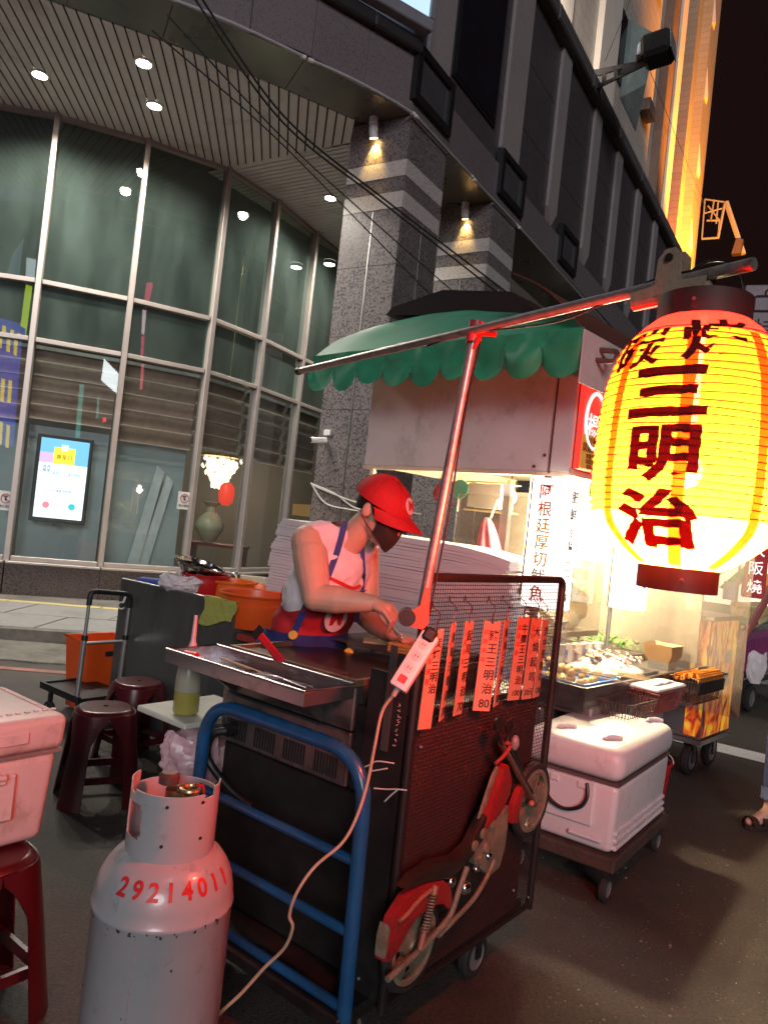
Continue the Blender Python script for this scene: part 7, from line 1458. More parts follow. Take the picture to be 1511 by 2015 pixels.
def from_mesh(nm, me, m_, par, cuts=(), fold=0.0, smooth=180):
    bm = bmesh.new(); bm.from_mesh(me); bm.normal_update()
    if fold:
        for v in bm.verts: c_ = v.co; v.co = c_ + v.normal * fold * (mnoise.noise(Vector((c_.x * 22 + c_.z * 14, c_.y * 22 - c_.z * 9, c_.z * 7))) + 0.6 * (0.5 - abs(mnoise.noise(Vector((c_.x * 13 - c_.z * 16, c_.y * 13, c_.z * 10 + 5)))) * 2))
    for co, no in cuts: bmesh.ops.bisect_plane(bm, geom=bm.verts[:] + bm.edges[:] + bm.faces[:], plane_co=co, plane_no=no, clear_outer=True)
    b = MB(); b.bmesh(bm); return b.build(nm, m_, par, smooth=smooth)
def caster(o):
    org = Vector(o['_o']); me = o.data; t_ = BVHTree.FromPolygons([v.co + org for v in me.vertices], [tuple(p.vertices) for p in me.polygons]); return t_
def cast(trees, px, py, off=0.004, fb=2.8):
    r = sight(px, py).normalized(); best = None
    for t_ in trees:
        h = t_.ray_cast(C0, r)
        if h[0] is not None and (best is None or h[3] < best[1]): best = (h[0] , h[3], h[1])
    if best is None: return at(px, py, fb)
    return best[0] - r * off
M_skin = mat('skin', (0.60, 0.38, 0.27), rough=0.5, var=0.06, scale=20, sss=0.15, bump=0.08, bscale=300)
M_shirt = mat('red_lit_white_shirt', (0.76, 0.66, 0.67), rough=0.85, var=0.06, scale=9, bump=1.0, bscale=9, stretch=(1.4, 1.4, 0.5))  # white cloth; the lantern's red light is mixed into this colour
M_apr = mat('red_apron', (0.42, 0.012, 0.020), rough=0.75, var=0.15, scale=8, bump=0.8, bscale=12); M_aprb = mat('blue_apron', (0.016, 0.022, 0.13), rough=0.8, var=0.15, scale=8, bump=0.3, bscale=18)
f_ = Vector((0.76, -0.65, 0)).normalized(); l_ = Vector((-f_.y, f_.x, 0)); Bp = Vector((-0.27, 2.975, 0))
def W(fw, lt, z): return Bp + f_ * fw + l_ * lt + UP * z
Rb = Matrix((f_, l_, UP)).transposed()
man = thing('person', 'vendor in red cap, black mask, sleeveless white shirt tinted by red light and red and blue apron, grilling', 'person', (Bp.x, Bp.y, 0))
hz = Matrix.Rotation(R(10), 3, 'Z') @ Rb @ Matrix.Rotation(R(26), 3, 'Y')     # head frame: turned a little, bowed
hc = at(748, 1003, 2.80)
def Hh(fw, lt, up): return hc + hz @ Vector((fw, lt, up))
shR, shL = at(607, 1066, 2.80), at(716, 1084, 3.02)
elR, wrR = at(622, 1176, 2.66), at(737, 1188, 2.62)
elL, wrL = at(722, 1212, 2.97), at(766, 1250, 2.77)
torso = [(W(0.0, 0, 0.93), (0.115, 0.155, 0.13), Rb), (W(0.04, 0, 1.07), (0.110, 0.145, 0.15), Rb), (W(0.09, 0.0, 1.22), (0.112, 0.158, 0.15), Rb), (W(0.125, 0.005, 1.32), (0.10, 0.165, 0.115), Rb),
         (shR.lerp(shL, 0.14), shR.lerp(shL, 0.86), 0.062, 0.060), (W(0.10, -0.05, 1.36), W(0.10, 0.07, 1.36), 0.075, 0.075), (shR.lerp(shL, 0.10) + UP * 0.015, W(0.16, -0.015, 1.455), 0.048, 0.042), (shL.lerp(shR, 0.10) + UP * 0.012, W(0.16, 0.05, 1.455), 0.046, 0.042)]
neck = [(W(0.145, 0.02, 1.40), Hh(-0.02, 0, -0.05), 0.062, 0.050)]
arms = [(shR, elR, 0.066, 0.050), (shR.lerp(elR, 0.25), shR.lerp(elR, 0.7), 0.066, 0.057), (elR, elR.lerp(wrR, 0.35), 0.049, 0.050), (elR.lerp(wrR, 0.35), wrR, 0.049, 0.029),
        (shL, elL, 0.062, 0.048), (elL, elL.lerp(wrL, 0.35), 0.047, 0.047), (elL.lerp(wrL, 0.35), wrL, 0.046, 0.028)]
head = [(Hh(0, 0, 0.028), (0.096, 0.076, 0.090), hz), (Hh(0.03, 0, -0.03), (0.064, 0.062, 0.075), hz), (Hh(0.058, 0, -0.088), (0.032, 0.036, 0.026), hz), (Hh(0.085, 0, -0.015), Hh(0.107, 0, -0.036), 0.010, 0.014),
        (Hh(0.075, 0.0, 0.018), (0.020, 0.055, 0.016), hz)] + [(Hh(-0.006, s * 0.076, -0.008), (0.020, 0.008, 0.031), hz @ Matrix.Rotation(R(-12 * s), 3, 'Z')) for s in (-1, 1)]
legs = []
for s in (-1, 1):
    legs += [(W(-0.01, s * 0.085, 0.88), W(0.0, s * 0.10, 0.48), 0.085, 0.056), (W(0.0, s * 0.10, 0.48), W(-0.02, s * 0.105, 0.09), 0.054, 0.038), (W(-0.05, s * 0.105, 0.05), W(0.15, s * 0.12, 0.035), 0.036, 0.030)]
def hand(wr, kn, tips, spread, thumb, palm_r=0.021):
    """palm plus four fingers (knuckle -> middle joint -> tip) and a thumb off the palm's side"""
    P = [(wr, kn, 0.024, palm_r)]
    for q in range(4):
        o = spread * (q - 1.5); k0 = kn + o; P.append((wr.lerp(kn, 0.35) + o * 0.6, k0, 0.016, 0.0095))
        m1, m2 = tips[0] + o * 0.95, tips[1] + o * (0.8 if q < 3 else 0.9); L = (1.0, 1.06, 1.0, 0.84)[q]; m1 = k0 + (m1 - k0) * L; m2 = m1 + (m2 - (tips[0] + o * 0.95)) * L
        P += [(k0, m1, 0.0086, 0.0076), (m1, m2, 0.0076, 0.0060)]
    P += [(wr.lerp(kn, 0.25), thumb[0], 0.016, 0.012), (thumb[0], thumb[1], 0.0115, 0.0085)]; return P
knR = at(763, 1197, 2.60); spR = Vector((0.010, 0.012, 0.011))
hR = hand(wrR, knR, (at(776, 1218, 2.585), at(768, 1238, 2.60)), Vector((0.008, 0.018, 0.006)), (at(754, 1217, 2.585), at(768, 1234, 2.575)))
knL = at(784, 1256, 2.73)
hL = hand(wrL, knL, (at(799, 1256, 2.70), at(805, 1264, 2.685)), Vector((0.0165, 0.013, 0.0)), (at(780, 1262, 2.71), at(792, 1265, 2.69)))
me = blob(torso + neck + arms + head + legs + hR + hL, 0.0042, 4)
body = from_mesh('body', me, M_skin, man)
shirt = from_mesh('shirt', blob(torso, 0.009, 6, 0.018), M_shirt, man, fold=0.0065, cuts=[(W(0, 0, 0.95), -UP), (W(0.17, 0.02, 1.500), (f_ * 0.42 + UP * 0.90).normalized())])
apron_me = blob(torso, 0.010, 8, 0.026)
side = lambda s, d, fwd: (W(fwd, s * d, 1.1), (l_ * s - f_ * 0.25).normalized())
bib = from_mesh('apron_bib', apron_me, M_apr, man, fold=0.004, cuts=[(W(0.2, 0.0, 1.262), (UP + f_ * 0.25).normalized()), (W(0, 0, 1.065), -UP), (W(-0.02, 0, 1.1), -f_), (W(0.08, -0.14, 1.20), (-l_ * 0.80 + UP * 0.60).normalized()), (W(0.08, 0.15, 1.22), (l_ * 0.80 + UP * 0.55).normalized())])
skirt_p = [(W(0.03, 0, 1.08), (0.122, 0.152, 0.12), Rb), (W(0.005, 0, 1.0), (0.135, 0.165, 0.10), Rb), (W(0.01, 0, 0.90), (0.145, 0.185, 0.15), Rb), (W(0.02, 0, 0.72), (0.16, 0.205, 0.20), Rb), (W(0.03, 0, 0.60), (0.165, 0.21, 0.14), Rb)]
skirt = from_mesh('apron_skirt', blob(torso[:3] + skirt_p, 0.012, 8, 0.027), M_aprb, man, fold=0.006, cuts=[(W(0, 0, 1.078), UP), (W(0, 0, 0.58), -UP), (W(-0.09, 0, 0.8), -f_)])
from_mesh('trousers', blob([(W(0.0, 0, 0.90), (0.118, 0.158, 0.11), Rb)] + [q for k, q in enumerate(legs) if k % 3 < 2], 0.012, 5, 0.012), mat('dark_trousers', (0.025, 0.025, 0.03), rough=0.9), man, cuts=[(W(0, 0, 0.98), UP), (W(0, 0, 0.10), -UP)])
from_mesh('shoes', blob([q for k, q in enumerate(legs) if k % 3 == 2], 0.012, 3, 0.010), mat('dark_shoes', (0.02, 0.02, 0.02), rough=0.6), man)
trees = [caster(o) for o in (shirt, bib, skirt)]
def ribbon(nm, pts, w, m_, off=0.005, n=6, par=None):
    P = spline([cast(trees, x, y, off) for x, y in pts], n); b = MB(); vs = []
    for i, p in enumerate(P):
        t_ = (P[min(i + 1, len(P) - 1)] - P[max(i - 1, 0)]).normalized(); sd = t_.cross((C0 - p).normalized()).normalized(); vs += [p - sd * w / 2, p + sd * w / 2]
    k = len(P); vs2 = [v + (C0 - v).normalized() * 0.003 for v in vs]; fs = [(2 * i, 2 * i + 1, 2 * i + 3, 2 * i + 2) for i in range(k - 1)]
    fs += [tuple(q + 2 * k for q in f)[::-1] for f in fs[:]] + [(2 * i, 2 * i + 2, 2 * i + 2 + 2 * k, 2 * i + 2 * k) for i in range(k - 1)] + [(2 * i + 1, 2 * i + 1 + 2 * k, 2 * i + 3 + 2 * k, 2 * i + 3) for i in range(k - 1)]
    b.raw(vs + vs2, fs); return b.build(nm, m_, par or man, smooth=40)
M_strap = mat('blue_strap', (0.018, 0.035, 0.20), rough=0.7)
ribbon('strap', [(679, 1026), (673, 1051), (663, 1087), (652, 1117), (642, 1142)], 0.023, M_strap); ribbon('strap', [(606, 1184), (590, 1220), (579, 1246)], 0.024, M_strap)
ribbon('strap', [(713, 1074), (714, 1100), (715, 1130), (712, 1160), (706, 1195), (700, 1225)], 0.017, M_strap)
ribbon('bib_hem', [(646, 1136), (668, 1146), (694, 1157), (710, 1152)], 0.012, mat('bright_hem', (0.55, 0.02, 0.02), rough=0.7))
def disc(nm, px, py, r, m_, n=22, off=0.006, par=None, th=0.004):
    p = cast(trees, px, py, off); q1, q2 = cast(trees, px + 8, py, off), cast(trees, px, py - 8, off); ex = (q1 - p).normalized(); ey = (q2 - p); ey = (ey - ex * ey.dot(ex)).normalized()
    F = plane_m(p, ex, ey); b = MB(F); b.lathe([(0.0005, 0), (r, 0), (r, th), (r * .9, th * 1.3), (0.0005, th * 1.3)], n=n, cap=False); o = b.build(nm, m_, par or man); return o, F, ex, ey
o, F, ex, ey = disc('apron_emblem', 661, 1216, 0.055, mat('emblem_white', (0.66, 0.56, 0.56), rough=0.8, var=0.15, scale=40, dirt=(0.5, 0.1, 0.1), dirt_amt=0.3, dirt_scale=40), off=0.010, th=0.003)
writing('emblem_letter', 'M', F @ Vector((0, 0.004, 0.006)), ex, ey, 0.085, M_apr, o, bold=0.03)
for px, py in ((577, 1250), (686, 1284)): disc('button', px, py, 0.0175, mat('yellow_button', (0.72, 0.36, 0.02), rough=0.35), off=0.008, th=0.006)
disc('strap_slider', 715, 1133, 0.010, M_black, off=0.010, th=0.004)
# cap, hair, mask, glasses
M_cap = mat('red_cap', (0.46, 0.010, 0.014), rough=0.75, var=0.1, scale=14, bump=0.2, bscale=200)
def domef(u, v): a = u * 2 * math.pi; ph = v * math.pi / 2; return Hh(-0.004 + 0.121 * math.cos(a) * math.cos(ph), 0.098 * math.sin(a) * math.cos(ph), 0.026 + 0.104 * math.sin(ph) * (1 - 0.05 * math.cos(a)))
b = MB(); b.grid(domef, 40, 14); cap = b.build('cap', M_cap, man, smooth=80)
for k in range(6): b = MB(); b.tube([domef(k / 6 + 1 / 12, v / 12) + hz @ Vector((0, 0, 0.0006)) for v in range(12)], 0.0012, 5); b.build('cap_seam', mat('cap_seam', (0.30, 0.008, 0.01), rough=0.8), cap)
b = MB(); b.ball(Hh(-0.002, 0, 0.129), 0.008, 10); b.build('cap_button', M_cap, cap)
def brim(u, v): a = R(-78 + 156 * u); r0 = 0.116; x = r0 * math.cos(a) + (0.080 * math.cos(a * 0.95) ** 0.8 if abs(a) < 1.5 else 0) * v; y = 0.096 * math.sin(a); return Hh(x, y * (1 - 0.05 * v), 0.031 - 0.020 * v - 0.030 * (abs(math.sin(a)) ** 2) * (0.4 + 0.6 * v))
b = MB(); b.grid(brim, 28, 8, 0.004); b.build('brim', M_cap, cap, smooth=60)
ph_ = R(30); em = Hh(0.121 * math.cos(ph_) - 0.002, 0.0, 0.026 + 0.100 * math.sin(ph_)); en = (hz @ Vector((math.cos(ph_) * 0.9, 0, math.sin(ph_) * 1.1))).normalized(); exx = (hz @ Vector((0, 1, 0))); eyy = en.cross(exx).normalized()
def cpatch(r, n=24, lift=0.003):
    P = [em + en * lift]
    for k in range(n):
        a = 2 * math.pi * k / n; d = exx * math.cos(a) * r + eyy * math.sin(a) * r; drop = (d.dot(exx) / 0.090) ** 2 * 0.045 + (d.dot(eyy) / 0.1) ** 2 * 0.05; P.append(em + d + en * (lift - drop))
    return P, [(0, 1 + k, 1 + (k + 1) % n) for k in range(n)]
b = MB(); b.raw(*cpatch(0.031)); ce = b.build('cap_emblem', mat('emblem_white2', (0.70, 0.60, 0.60), rough=0.8), cap, smooth=0)
vs, fs = text_raw('M', 0.050, 0.03, 0, sub=0.008); b = MB(); b.raw([em + exx * v.x + eyy * v.y + en * (0.0055 - (v.x / 0.090) ** 2 * 0.045 - (v.y / 0.1) ** 2 * 0.05) for v in vs], fs); b.build('cap_letter', M_cap, ce, smooth=0)
M_hair = mat('dark_hair', (0.015, 0.011, 0.009), rough=0.6, var=0.3, scale=90, stretch=(1, 1, 0.2))
def hairf(u, v): a = R(62 + 236 * u); zz = 0.045 - 0.085 * v * (0.55 + 0.45 * abs(math.cos((a - math.pi) * 0.62)) ** 2); k = 1.0 - 0.13 * v ** 2; return Hh(-0.004 + 0.1005 * math.cos(a) * k, 0.0815 * math.sin(a) * k, zz + 0.003 * mnoise.noise(Vector((u * 40, v * 4, 0))))
b = MB(); b.grid(hairf, 60, 10, -0.003); b.build('hair', M_hair, man, smooth=60)
def maskf(u, v):
    a = R(-72 + 144 * u); s_ = math.sin(math.pi * u); x = 0.052 + 0.060 * math.cos(a) ** 0.8 * (0.75 + 0.35 * math.sin(math.pi * (0.18 + 0.72 * v))); y = 0.0725 * math.sin(a) * (1.0 - 0.22 * v)
    if abs(u - .5) > 0.36: x -= (abs(u - .5) - 0.36) * 0.20
    top = -0.020 + 0.010 * s_ ** 2; bot = -0.075 - 0.045 * s_; return Hh(x, y, top + (bot - top) * v)
b = MB(); b.grid(maskf, 28, 14, 0.002); mk = b.build('face_mask', mat('black_mask', (0.022, 0.015, 0.016), rough=0.8, var=0.15, scale=30, bump=0.2, bscale=200), man, smooth=60)
for s in (-1, 1):
    u = 0.0 if s < 0 else 1.0
    for v, (ex_, ez_) in ((0.04, (-0.004, 0.022)), (0.95, (-0.012, -0.036))): p = maskf(u, v); b = MB(); b.tube(spline([p, p.lerp(Hh(ex_, s * 0.082, ez_), 0.5) + hz @ Vector((0, s * 0.006, 0)), Hh(ex_, s * 0.082, ez_)], 5), 0.0018, 6); b.build('ear_loop', M_black, mk)
    c = Hh(0.098, s * 0.030, 0.002); gl = [c + hz @ Vector((-0.006 * abs(math.cos(R(q * 15))), 0.022 * math.cos(R(q * 15)), 0.016 * math.sin(R(q * 15)))) for q in range(24)]
    b = MB(); b.tube(gl, 0.0014, 6, closed=True); b.tube([c + hz @ Vector((-0.006, s * 0.022, 0.006)), Hh(0.01, s * 0.083, 0.012)], 0.0013, 6); b.build('glasses', mat('gold_frame', (0.45, 0.32, 0.12), rough=0.25, metal=0.9), man)
    b = MB(); b.ball(Hh(0.080, s * 0.030, 0.000), 0.0115, 12); b.build('eye', mat('eye_white', (0.6, 0.56, 0.52), rough=0.2), man)
    b = MB(); b.tube(spline([Hh(0.088, s * 0.012, 0.022), Hh(0.088, s * 0.032, 0.027), Hh(0.074, s * 0.052, 0.020)], 4), 0.0035, 6); b.build('eyebrow', M_hair, man)
# grilling tongs and the sandwich under them
t = thing('grill_tongs', 'steel tongs in the vendor right hand', 'tongs', at(790, 1255, 2.62))
for s in (-1, 1): b = MB(); b.tube(spline([at(757, 1206, 2.585), at(771, 1232, 2.59) + Vector((0, 0.004 * s, 0)), at(782, 1247, 2.61) + Vector((0.003 * s, 0.008 * s, 0)), at(790, 1257, 2.64) + Vector((0, 0.006 * s, 0))], 5), 0.0032, 8); b.build('arm', M_steel, t)
c = at(796, 1262, 2.70); t = thing('sandwich', 'toasted sandwich on the grill rack under the tongs', 'sandwich', Vector((c.x, c.y, 1.069)))
Fs = frame(c.x, c.y, 30); 
for k, (z0, z1, m_) in enumerate(((1.070, 1.083, mat('toast', (0.52, 0.30, 0.10), rough=0.7, var=0.3, scale=40, bump=0.4, bscale=80)), (1.083, 1.090, mat('egg_filling', (0.65, 0.45, 0.08), rough=0.4)), (1.090, 1.106, mat('toast', (0.52, 0.30, 0.10))))): b = MB(Fs); b.box(-0.045, 0.045, -0.045, 0.045, z0, z1, bev=0.006, seg=2); b.build('bread_slice' if k != 1 else 'filling', m_, t)
b = MB(); q = at(755, 1272, 2.86); b.box(q.x - 0.08, q.x + 0.08, q.y - 0.05, q.y + 0.05, 1.069, 1.078, bev=0.003); tag(b.build('toast_slice', mat('pale_toast', (0.55, 0.40, 0.24), rough=0.7), None, origin=tuple(q)), 'pale toast slice at the back of the grill rack', 'bread')
# customer at the right edge
cf = Vector((-0.92, -0.38, 0)).normalized(); cl_ = Vector((-cf.y, cf.x, 0)); cp_ = atz(1564, 1640, 0.0)
def V(fw, lt, z): return Vector((cp_.x, cp_.y, 0)) + cf * fw + cl_ * lt + UP * z
Rc = Matrix((cf, cl_, UP)).transposed()
cu = thing('person', 'customer in rolled blue jeans and dark sandals at the right edge', 'person', (cp_.x, cp_.y, 0))
cleg = []
for s, fx in ((-1, 0.10), (1, -0.12)):
    cleg += [(V(0, s * 0.09, 0.88), V(fx * .5 + 0.02, s * 0.10, 0.48), 0.088, 0.058), (V(fx * .5 + 0.02, s * 0.10, 0.48), V(fx, s * 0.10, 0.10), 0.055, 0.037), (V(fx - 0.04, s * 0.10, 0.055), V(fx + 0.14, s * 0.115, 0.035), 0.034, 0.026), (V(fx + 0.02, s * 0.10, 0.085), V(fx + 0.12, s * 0.11, 0.04), 0.034, 0.024)]
ctor = [(V(0, 0, 0.95), (0.115, 0.16, 0.13), Rc), (V(0, 0, 1.12), (0.11, 0.15, 0.16), Rc), (V(0.01, 0, 1.32), (0.115, 0.17, 0.14), Rc), (V(0, -0.13, 1.42), V(0, 0.13, 1.42), 0.06, 0.06)]
carm = [q for s in (-1, 1) for q in ((V(0, s * 0.17, 1.41), V(-0.02, s * 0.20, 1.12), 0.055, 0.042), (V(-0.02, s * 0.20, 1.12), V(-0.04, s * 0.19, 0.90), 0.041, 0.027), (V(-0.04, s * 0.19, 0.90), V(-0.03, s * 0.185, 0.82), 0.026, 0.018))]
chead = [(V(0, 0, 1.44), V(0.02, 0, 1.55), 0.055, 0.05), (V(0.03, 0, 1.63), (0.095, 0.078, 0.115), Rc), (V(0.10, 0, 1.62), V(0.125, 0, 1.60), 0.01, 0.014)]
from_mesh('body', blob(ctor + carm + chead + cleg, 0.010, 4), M_skin, cu)
from_mesh('shirt', blob(ctor + carm[0::3], 0.012, 5, 0.014), mat('navy_tee', (0.03, 0.03, 0.05), rough=0.9), cu, cuts=[(V(0, 0, 0.92), -UP)])
jm = mat('blue_denim', (0.030, 0.045, 0.12), rough=0.85, var=0.3, scale=40, bump=0.4, bscale=160)
from_mesh('jeans', blob([(V(0, 0, 0.93), (0.118, 0.162, 0.10), Rc)] + [q for k, q in enumerate(cleg) if k % 4 < 2], 0.010, 4, 0.016), jm, cu, cuts=[(V(0, 0, 0.98), UP), (V(0, 0, 0.235), -UP)])
for q_ in (1, 5): from_mesh('jeans_cuff', blob([cleg[q_]], 0.008, 3, 0.021), mat('cuff_denim', (0.09, 0.13, 0.24), rough=0.85, var=0.2, scale=40), cu, cuts=[(V(0, 0, 0.235), UP), (V(0, 0, 0.165), -UP)])
from_mesh('hair', blob([(V(0.005, 0, 1.67), (0.10, 0.085, 0.09), Rc)], 0.012, 3), M_hair, cu)
for s, fx in ((-1, 0.10), (1, -0.12)):
    b = MB(); pts = [(-0.10, 0.0), (-0.095, 0.032), (0.0, 0.038), (0.10, 0.048), (0.165, 0.035), (0.18, 0.0), (0.165, -0.035), (0.10, -0.045), (0.0, -0.038), (-0.095, -0.032)]; b.raw([V(fx + x, s * 0.105 + y, z) for z in (0.001, 0.022) for x, y in pts], [tuple(range(10))[::-1], tuple(range(10, 20))] + [(k, (k + 1) % 10, 10 + (k + 1) % 10, 10 + k) for k in range(10)]); so = b.build('sandal', mat('dark_sandal', (0.03, 0.018, 0.018), rough=0.6), cu)
    for x0 in (0.03, 0.11): b = MB(); b.grid(lambda u, v: V(fx + x0 + 0.045 * v, s * 0.108 + 0.048 * math.cos(math.pi * u), 0.012 + (0.075 - x0 * 0.18) * math.sin(math.pi * u)), 14, 3, 0.004); b.build('sandal_strap', mat('dark_sandal', (0.03, 0.018, 0.018)), so)
# ------------------------------------------------------------------ white cooler on a dolly
FD = frame(1.13, 3.25, 36.0)
t = thing('ice_cooler', 'big white ice cooler with black rope handle beside the mesh cart', 'cooler', FD @ Vector((0.4, 0.22, 0.2)))
M_cool2 = mat('cooler_white', (0.66, 0.65, 0.66), rough=0.38, var=0.04, scale=4, dirt=(0.40, 0.35, 0.32), dirt_amt=0.32, dirt_scale=8, bump=0.1, bscale=120)
cool_box('tub', 0.0, 0.80, 0.0, 0.46, 0.202, 0.50, 0.028, M_cool2, FD, t, 0.012); cool_box('lid', -0.012, 0.812, -0.012, 0.472, 0.508, 0.655, 0.055, M_cool2, FD, t, 0.0)
b = MB(FD); b.box(0.0, 0.80, 0.0, 0.46, 0.498, 0.510); b.build('gasket', mat('gasket_dark', (0.12, 0.08, 0.08)), t, smooth=0)
for k in range(3): b = MB(FD); b.box(0.03, 0.77, -0.006 + 0.002 * k, 0.02, 0.215 + 0.032 * k, 0.235 + 0.032 * k, bev=0.006); b.build('skirt_rib', M_cool2, t)
b = MB(FD); b.box(-0.008, 0.012, 0.10, 0.36, 0.30, 0.492, bev=0.006); b.build('end_recess', M_cool2, t)
b = MB(FD); b.box(-0.014, 0.0, 0.05, 0.20, 0.245, 0.262, bev=0.005); b.build('drain_lug', M_cool2, t)
b = MB(FD); b.tube(spline([(-0.012, 0.135, 0.485), (-0.022, 0.125, 0.43), (-0.028, 0.15, 0.38), (-0.03, 0.22, 0.352), (-0.03, 0.29, 0.375), (-0.022, 0.325, 0.43), (-0.012, 0.33, 0.478)], 8), 0.0085, 8); b.build('rope_handle', M_black, t)
for y in (0.155, 0.285): b = MB(FD); b.box(-0.016, -0.007, y - 0.022, y + 0.022, 0.455, 0.485, bev=0.004); b.build('handle_plate', M_cool2, t)
for (x, y) in ((0.12, 0.12), (0.12, 0.34), (0.70, 0.10)):
    b = MB(FD); b.tube(spline([(x, y, 0.655), (x + 0.01, y, 0.664), (x + 0.05, y - 0.02, 0.666), (x + 0.08, y - 0.05, 0.660)], 5), 0.012, 8); b.build('lid_latch', M_cool2, t)
b = MB(FD); b.tube([(0.42 + 0.075 * math.cos(R(q * 12)), 0.24 + 0.06 * math.sin(R(q * 12)), 0.655) for q in range(30)], 0.0022, 5, closed=True); b.build('lid_emblem', M_cool2, t)
dl = thing('dolly', 'worn dark wooden dolly under the big white cooler', 'dolly', FD @ Vector((0.4, 0.22, 0.1)))
b = MB(FD); b.box(-0.02, 0.82, -0.02, 0.48, 0.135, 0.198, bev=0.008); b.build('deck', mat('dark_wood', (0.055, 0.035, 0.028), rough=0.8, var=0.35, scale=14, bump=0.6, bscale=50), dl)
for (x, y) in ((0.02, 0.02), (0.77, 0.02), (0.02, 0.43), (0.77, 0.43)): wheel_part(dl, FD @ Vector((x, y, 0.055)), FD.to_3x3() @ Vector((0, 1, 0)), 0.055, 0.03); b = MB(FD); b.box(x - 0.03, x + 0.03, y - 0.025, y + 0.025, 0.112, 0.134); b.build('fork', M_black, dl, smooth=0)
c = atz(1318, 1622, 0.0) + Vector((-0.10, 0.16, 0)); t = thing('red_basket', 'small red plastic bin with wire handle behind the big cooler', 'bin', (c.x, c.y, 0)); b = MB(); b.lathe([(0.0005, 0.004), (0.10, 0.004), (0.13, 0.30), (0.14, 0.302), (0.14, 0.312), (0.124, 0.312), (0.095, 0.012), (0.0005, 0.012)], c, 28, cap=False); b.build('tub', mat('red_plastic', (0.5, 0.012, 0.015)), t); b = MB(); b.tube(arc_pts((c.x, c.y, 0.31), (0.9, -.4, 0), (0.3, 0.6, 0.4), 0.14, 0, 180, 14), 0.004, 6); b.build('handle', M_white, t)
# ------------------------------------------------------------------ next stall down the street
def at_(px, py, d): return at(px, py, d)
pc = atz(1470, 1400, 0.0); t = thing('crate_cart', 'low cart carrying a purple crate and green counter at the right edge', 'cart', (pc.x, pc.y, 0))
FG = frame(pc.x, pc.y, 42.6); 
wheel_part(t, FG @ Vector((0.0, 0.0, 0.14)), FG.to_3x3() @ Vector((0, 1, 0)), 0.14, 0.06); wheel_part(t, FG @ Vector((0.9, 0.0, 0.14)), FG.to_3x3() @ Vector((0, 1, 0)), 0.14, 0.06); wheel_part(t, FG @ Vector((0.0, 0.9, 0.14)), FG.to_3x3() @ Vector((0, 1, 0)), 0.14, 0.06)
b = MB(FG); b.box(-0.45, 1.6, -0.05, 1.2, 0.30, 0.38, bev=0.01); b.build('chassis', M_black, t)
b = MB(FG); b.box(-0.50, 1.7, -0.10, 1.3, 0.92, 0.97, bev=0.01); b.build('counter', mat('green_counter', (0.05, 0.20, 0.12), rough=0.5), t)
for x, y in ((-0.4, 0.0), (1.5, 0.0), (-0.4, 1.1)): b = MB(FG); b.box(x - 0.02, x + 0.02, y, y + 0.04, 0.38, 0.92); b.build('leg', M_black, t, smooth=0)
cr = thing('purple_crate', 'purple slatted plastic crate under the green counter', 'crate', FG @ Vector((0, 0.2, 0.39))); M_pur = mat('purple_plastic', (0.28, 0.03, 0.16), rough=0.45, var=0.1)
b = MB(FG); b.box(-0.40, 0.9, 0.10, 0.80, 0.385, 0.41); b.box(-0.40, 0.9, 0.10, 0.12, 0.41, 0.50); b.box(-0.40, 0.9, 0.10, 0.12, 0.72, 0.80); b.box(-0.40, -0.38, 0.12, 0.80, 0.41, 0.50); b.box(-0.40, -0.38, 0.12, 0.80, 0.72, 0.80); b.box(-0.37, 0.88, 0.3, 0.32, 0.41, 0.78); b.build('shell', M_pur, cr, smooth=0)
for k in range(22): x = -0.38 + k * 0.06; b = MB(FG); b.box(x, x + 0.028, 0.103, 0.117, 0.50, 0.72); b.build('slat', M_pur, cr, smooth=0)
for k in range(11): y = 0.14 + k * 0.06; b = MB(FG); b.box(-0.397, -0.383, y, y + 0.028, 0.50, 0.72); b.build('slat', M_pur, cr, smooth=0)
crumple_bag('white plastic bag hung on the purple crate', at(1484, 1345, 7.3), 0.18, 0.30, 0.08, mat('white_film', (0.7, 0.68, 0.70), rough=0.4), 21.0, handles=False)
crumple_bag('pale bag of snacks on the green counter', at(1470, 1232, 7.6), 0.36, 0.24, 0.25, mat('snack_film', (0.66, 0.50, 0.24), rough=0.5, var=0.35, scale=8), 31.0, handles=False)
pp = [at(1455, 1268, 5.9), at(1535, 1130, 6.1)]; b = MB(); b.tube([pp[0], pp[1], pp[0].lerp(pp[1], 2.2)], 0.028, 10); tag(b.build('umbrella_pole', mat('red_brown_pole', (0.32, 0.10, 0.09), rough=0.5), None, origin=tuple(pp[0])), 'slanted red brown pole leaning at the right edge', 'pole')
t = thing('banner_sign', 'narrow dark red vertical sign with white characters in the next stall', 'sign', at(1482, 1200, 9.0)); c = at(1487, 1118, 9.0); ex = Vector((0.92, -0.4, 0)).normalized(); F = plane_m(c, ex, UP.cross(ex))
b = MB(F); b.box(-0.12, 0.12, 0, 0.03, -0.36, 0.40); b.build('panel', mat('maroon_panel', (0.25, 0.02, 0.02), rough=0.5, emit=(0.5, 0.03, 0.03), estr=0.25), t, smooth=0)
for k, ch in enumerate('大阪燒'): writing('sign_character', ch, F @ Vector((0, -0.004, 0.22 - k * 0.22)), ex, UP, 0.17, mat('sign_white', (0.8, 0.8, 0.78)), t, bold=0.01)
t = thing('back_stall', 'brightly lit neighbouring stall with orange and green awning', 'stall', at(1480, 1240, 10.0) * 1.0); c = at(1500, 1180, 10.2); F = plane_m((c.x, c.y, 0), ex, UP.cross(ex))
b = MB(F); b.box(-0.9, 2.2, 0.0, 0.05, 0.9, 2.1); b.build('back_panel', emat('lit_cream', (1.0, 0.80, 0.62), 0.75), t, smooth=0)
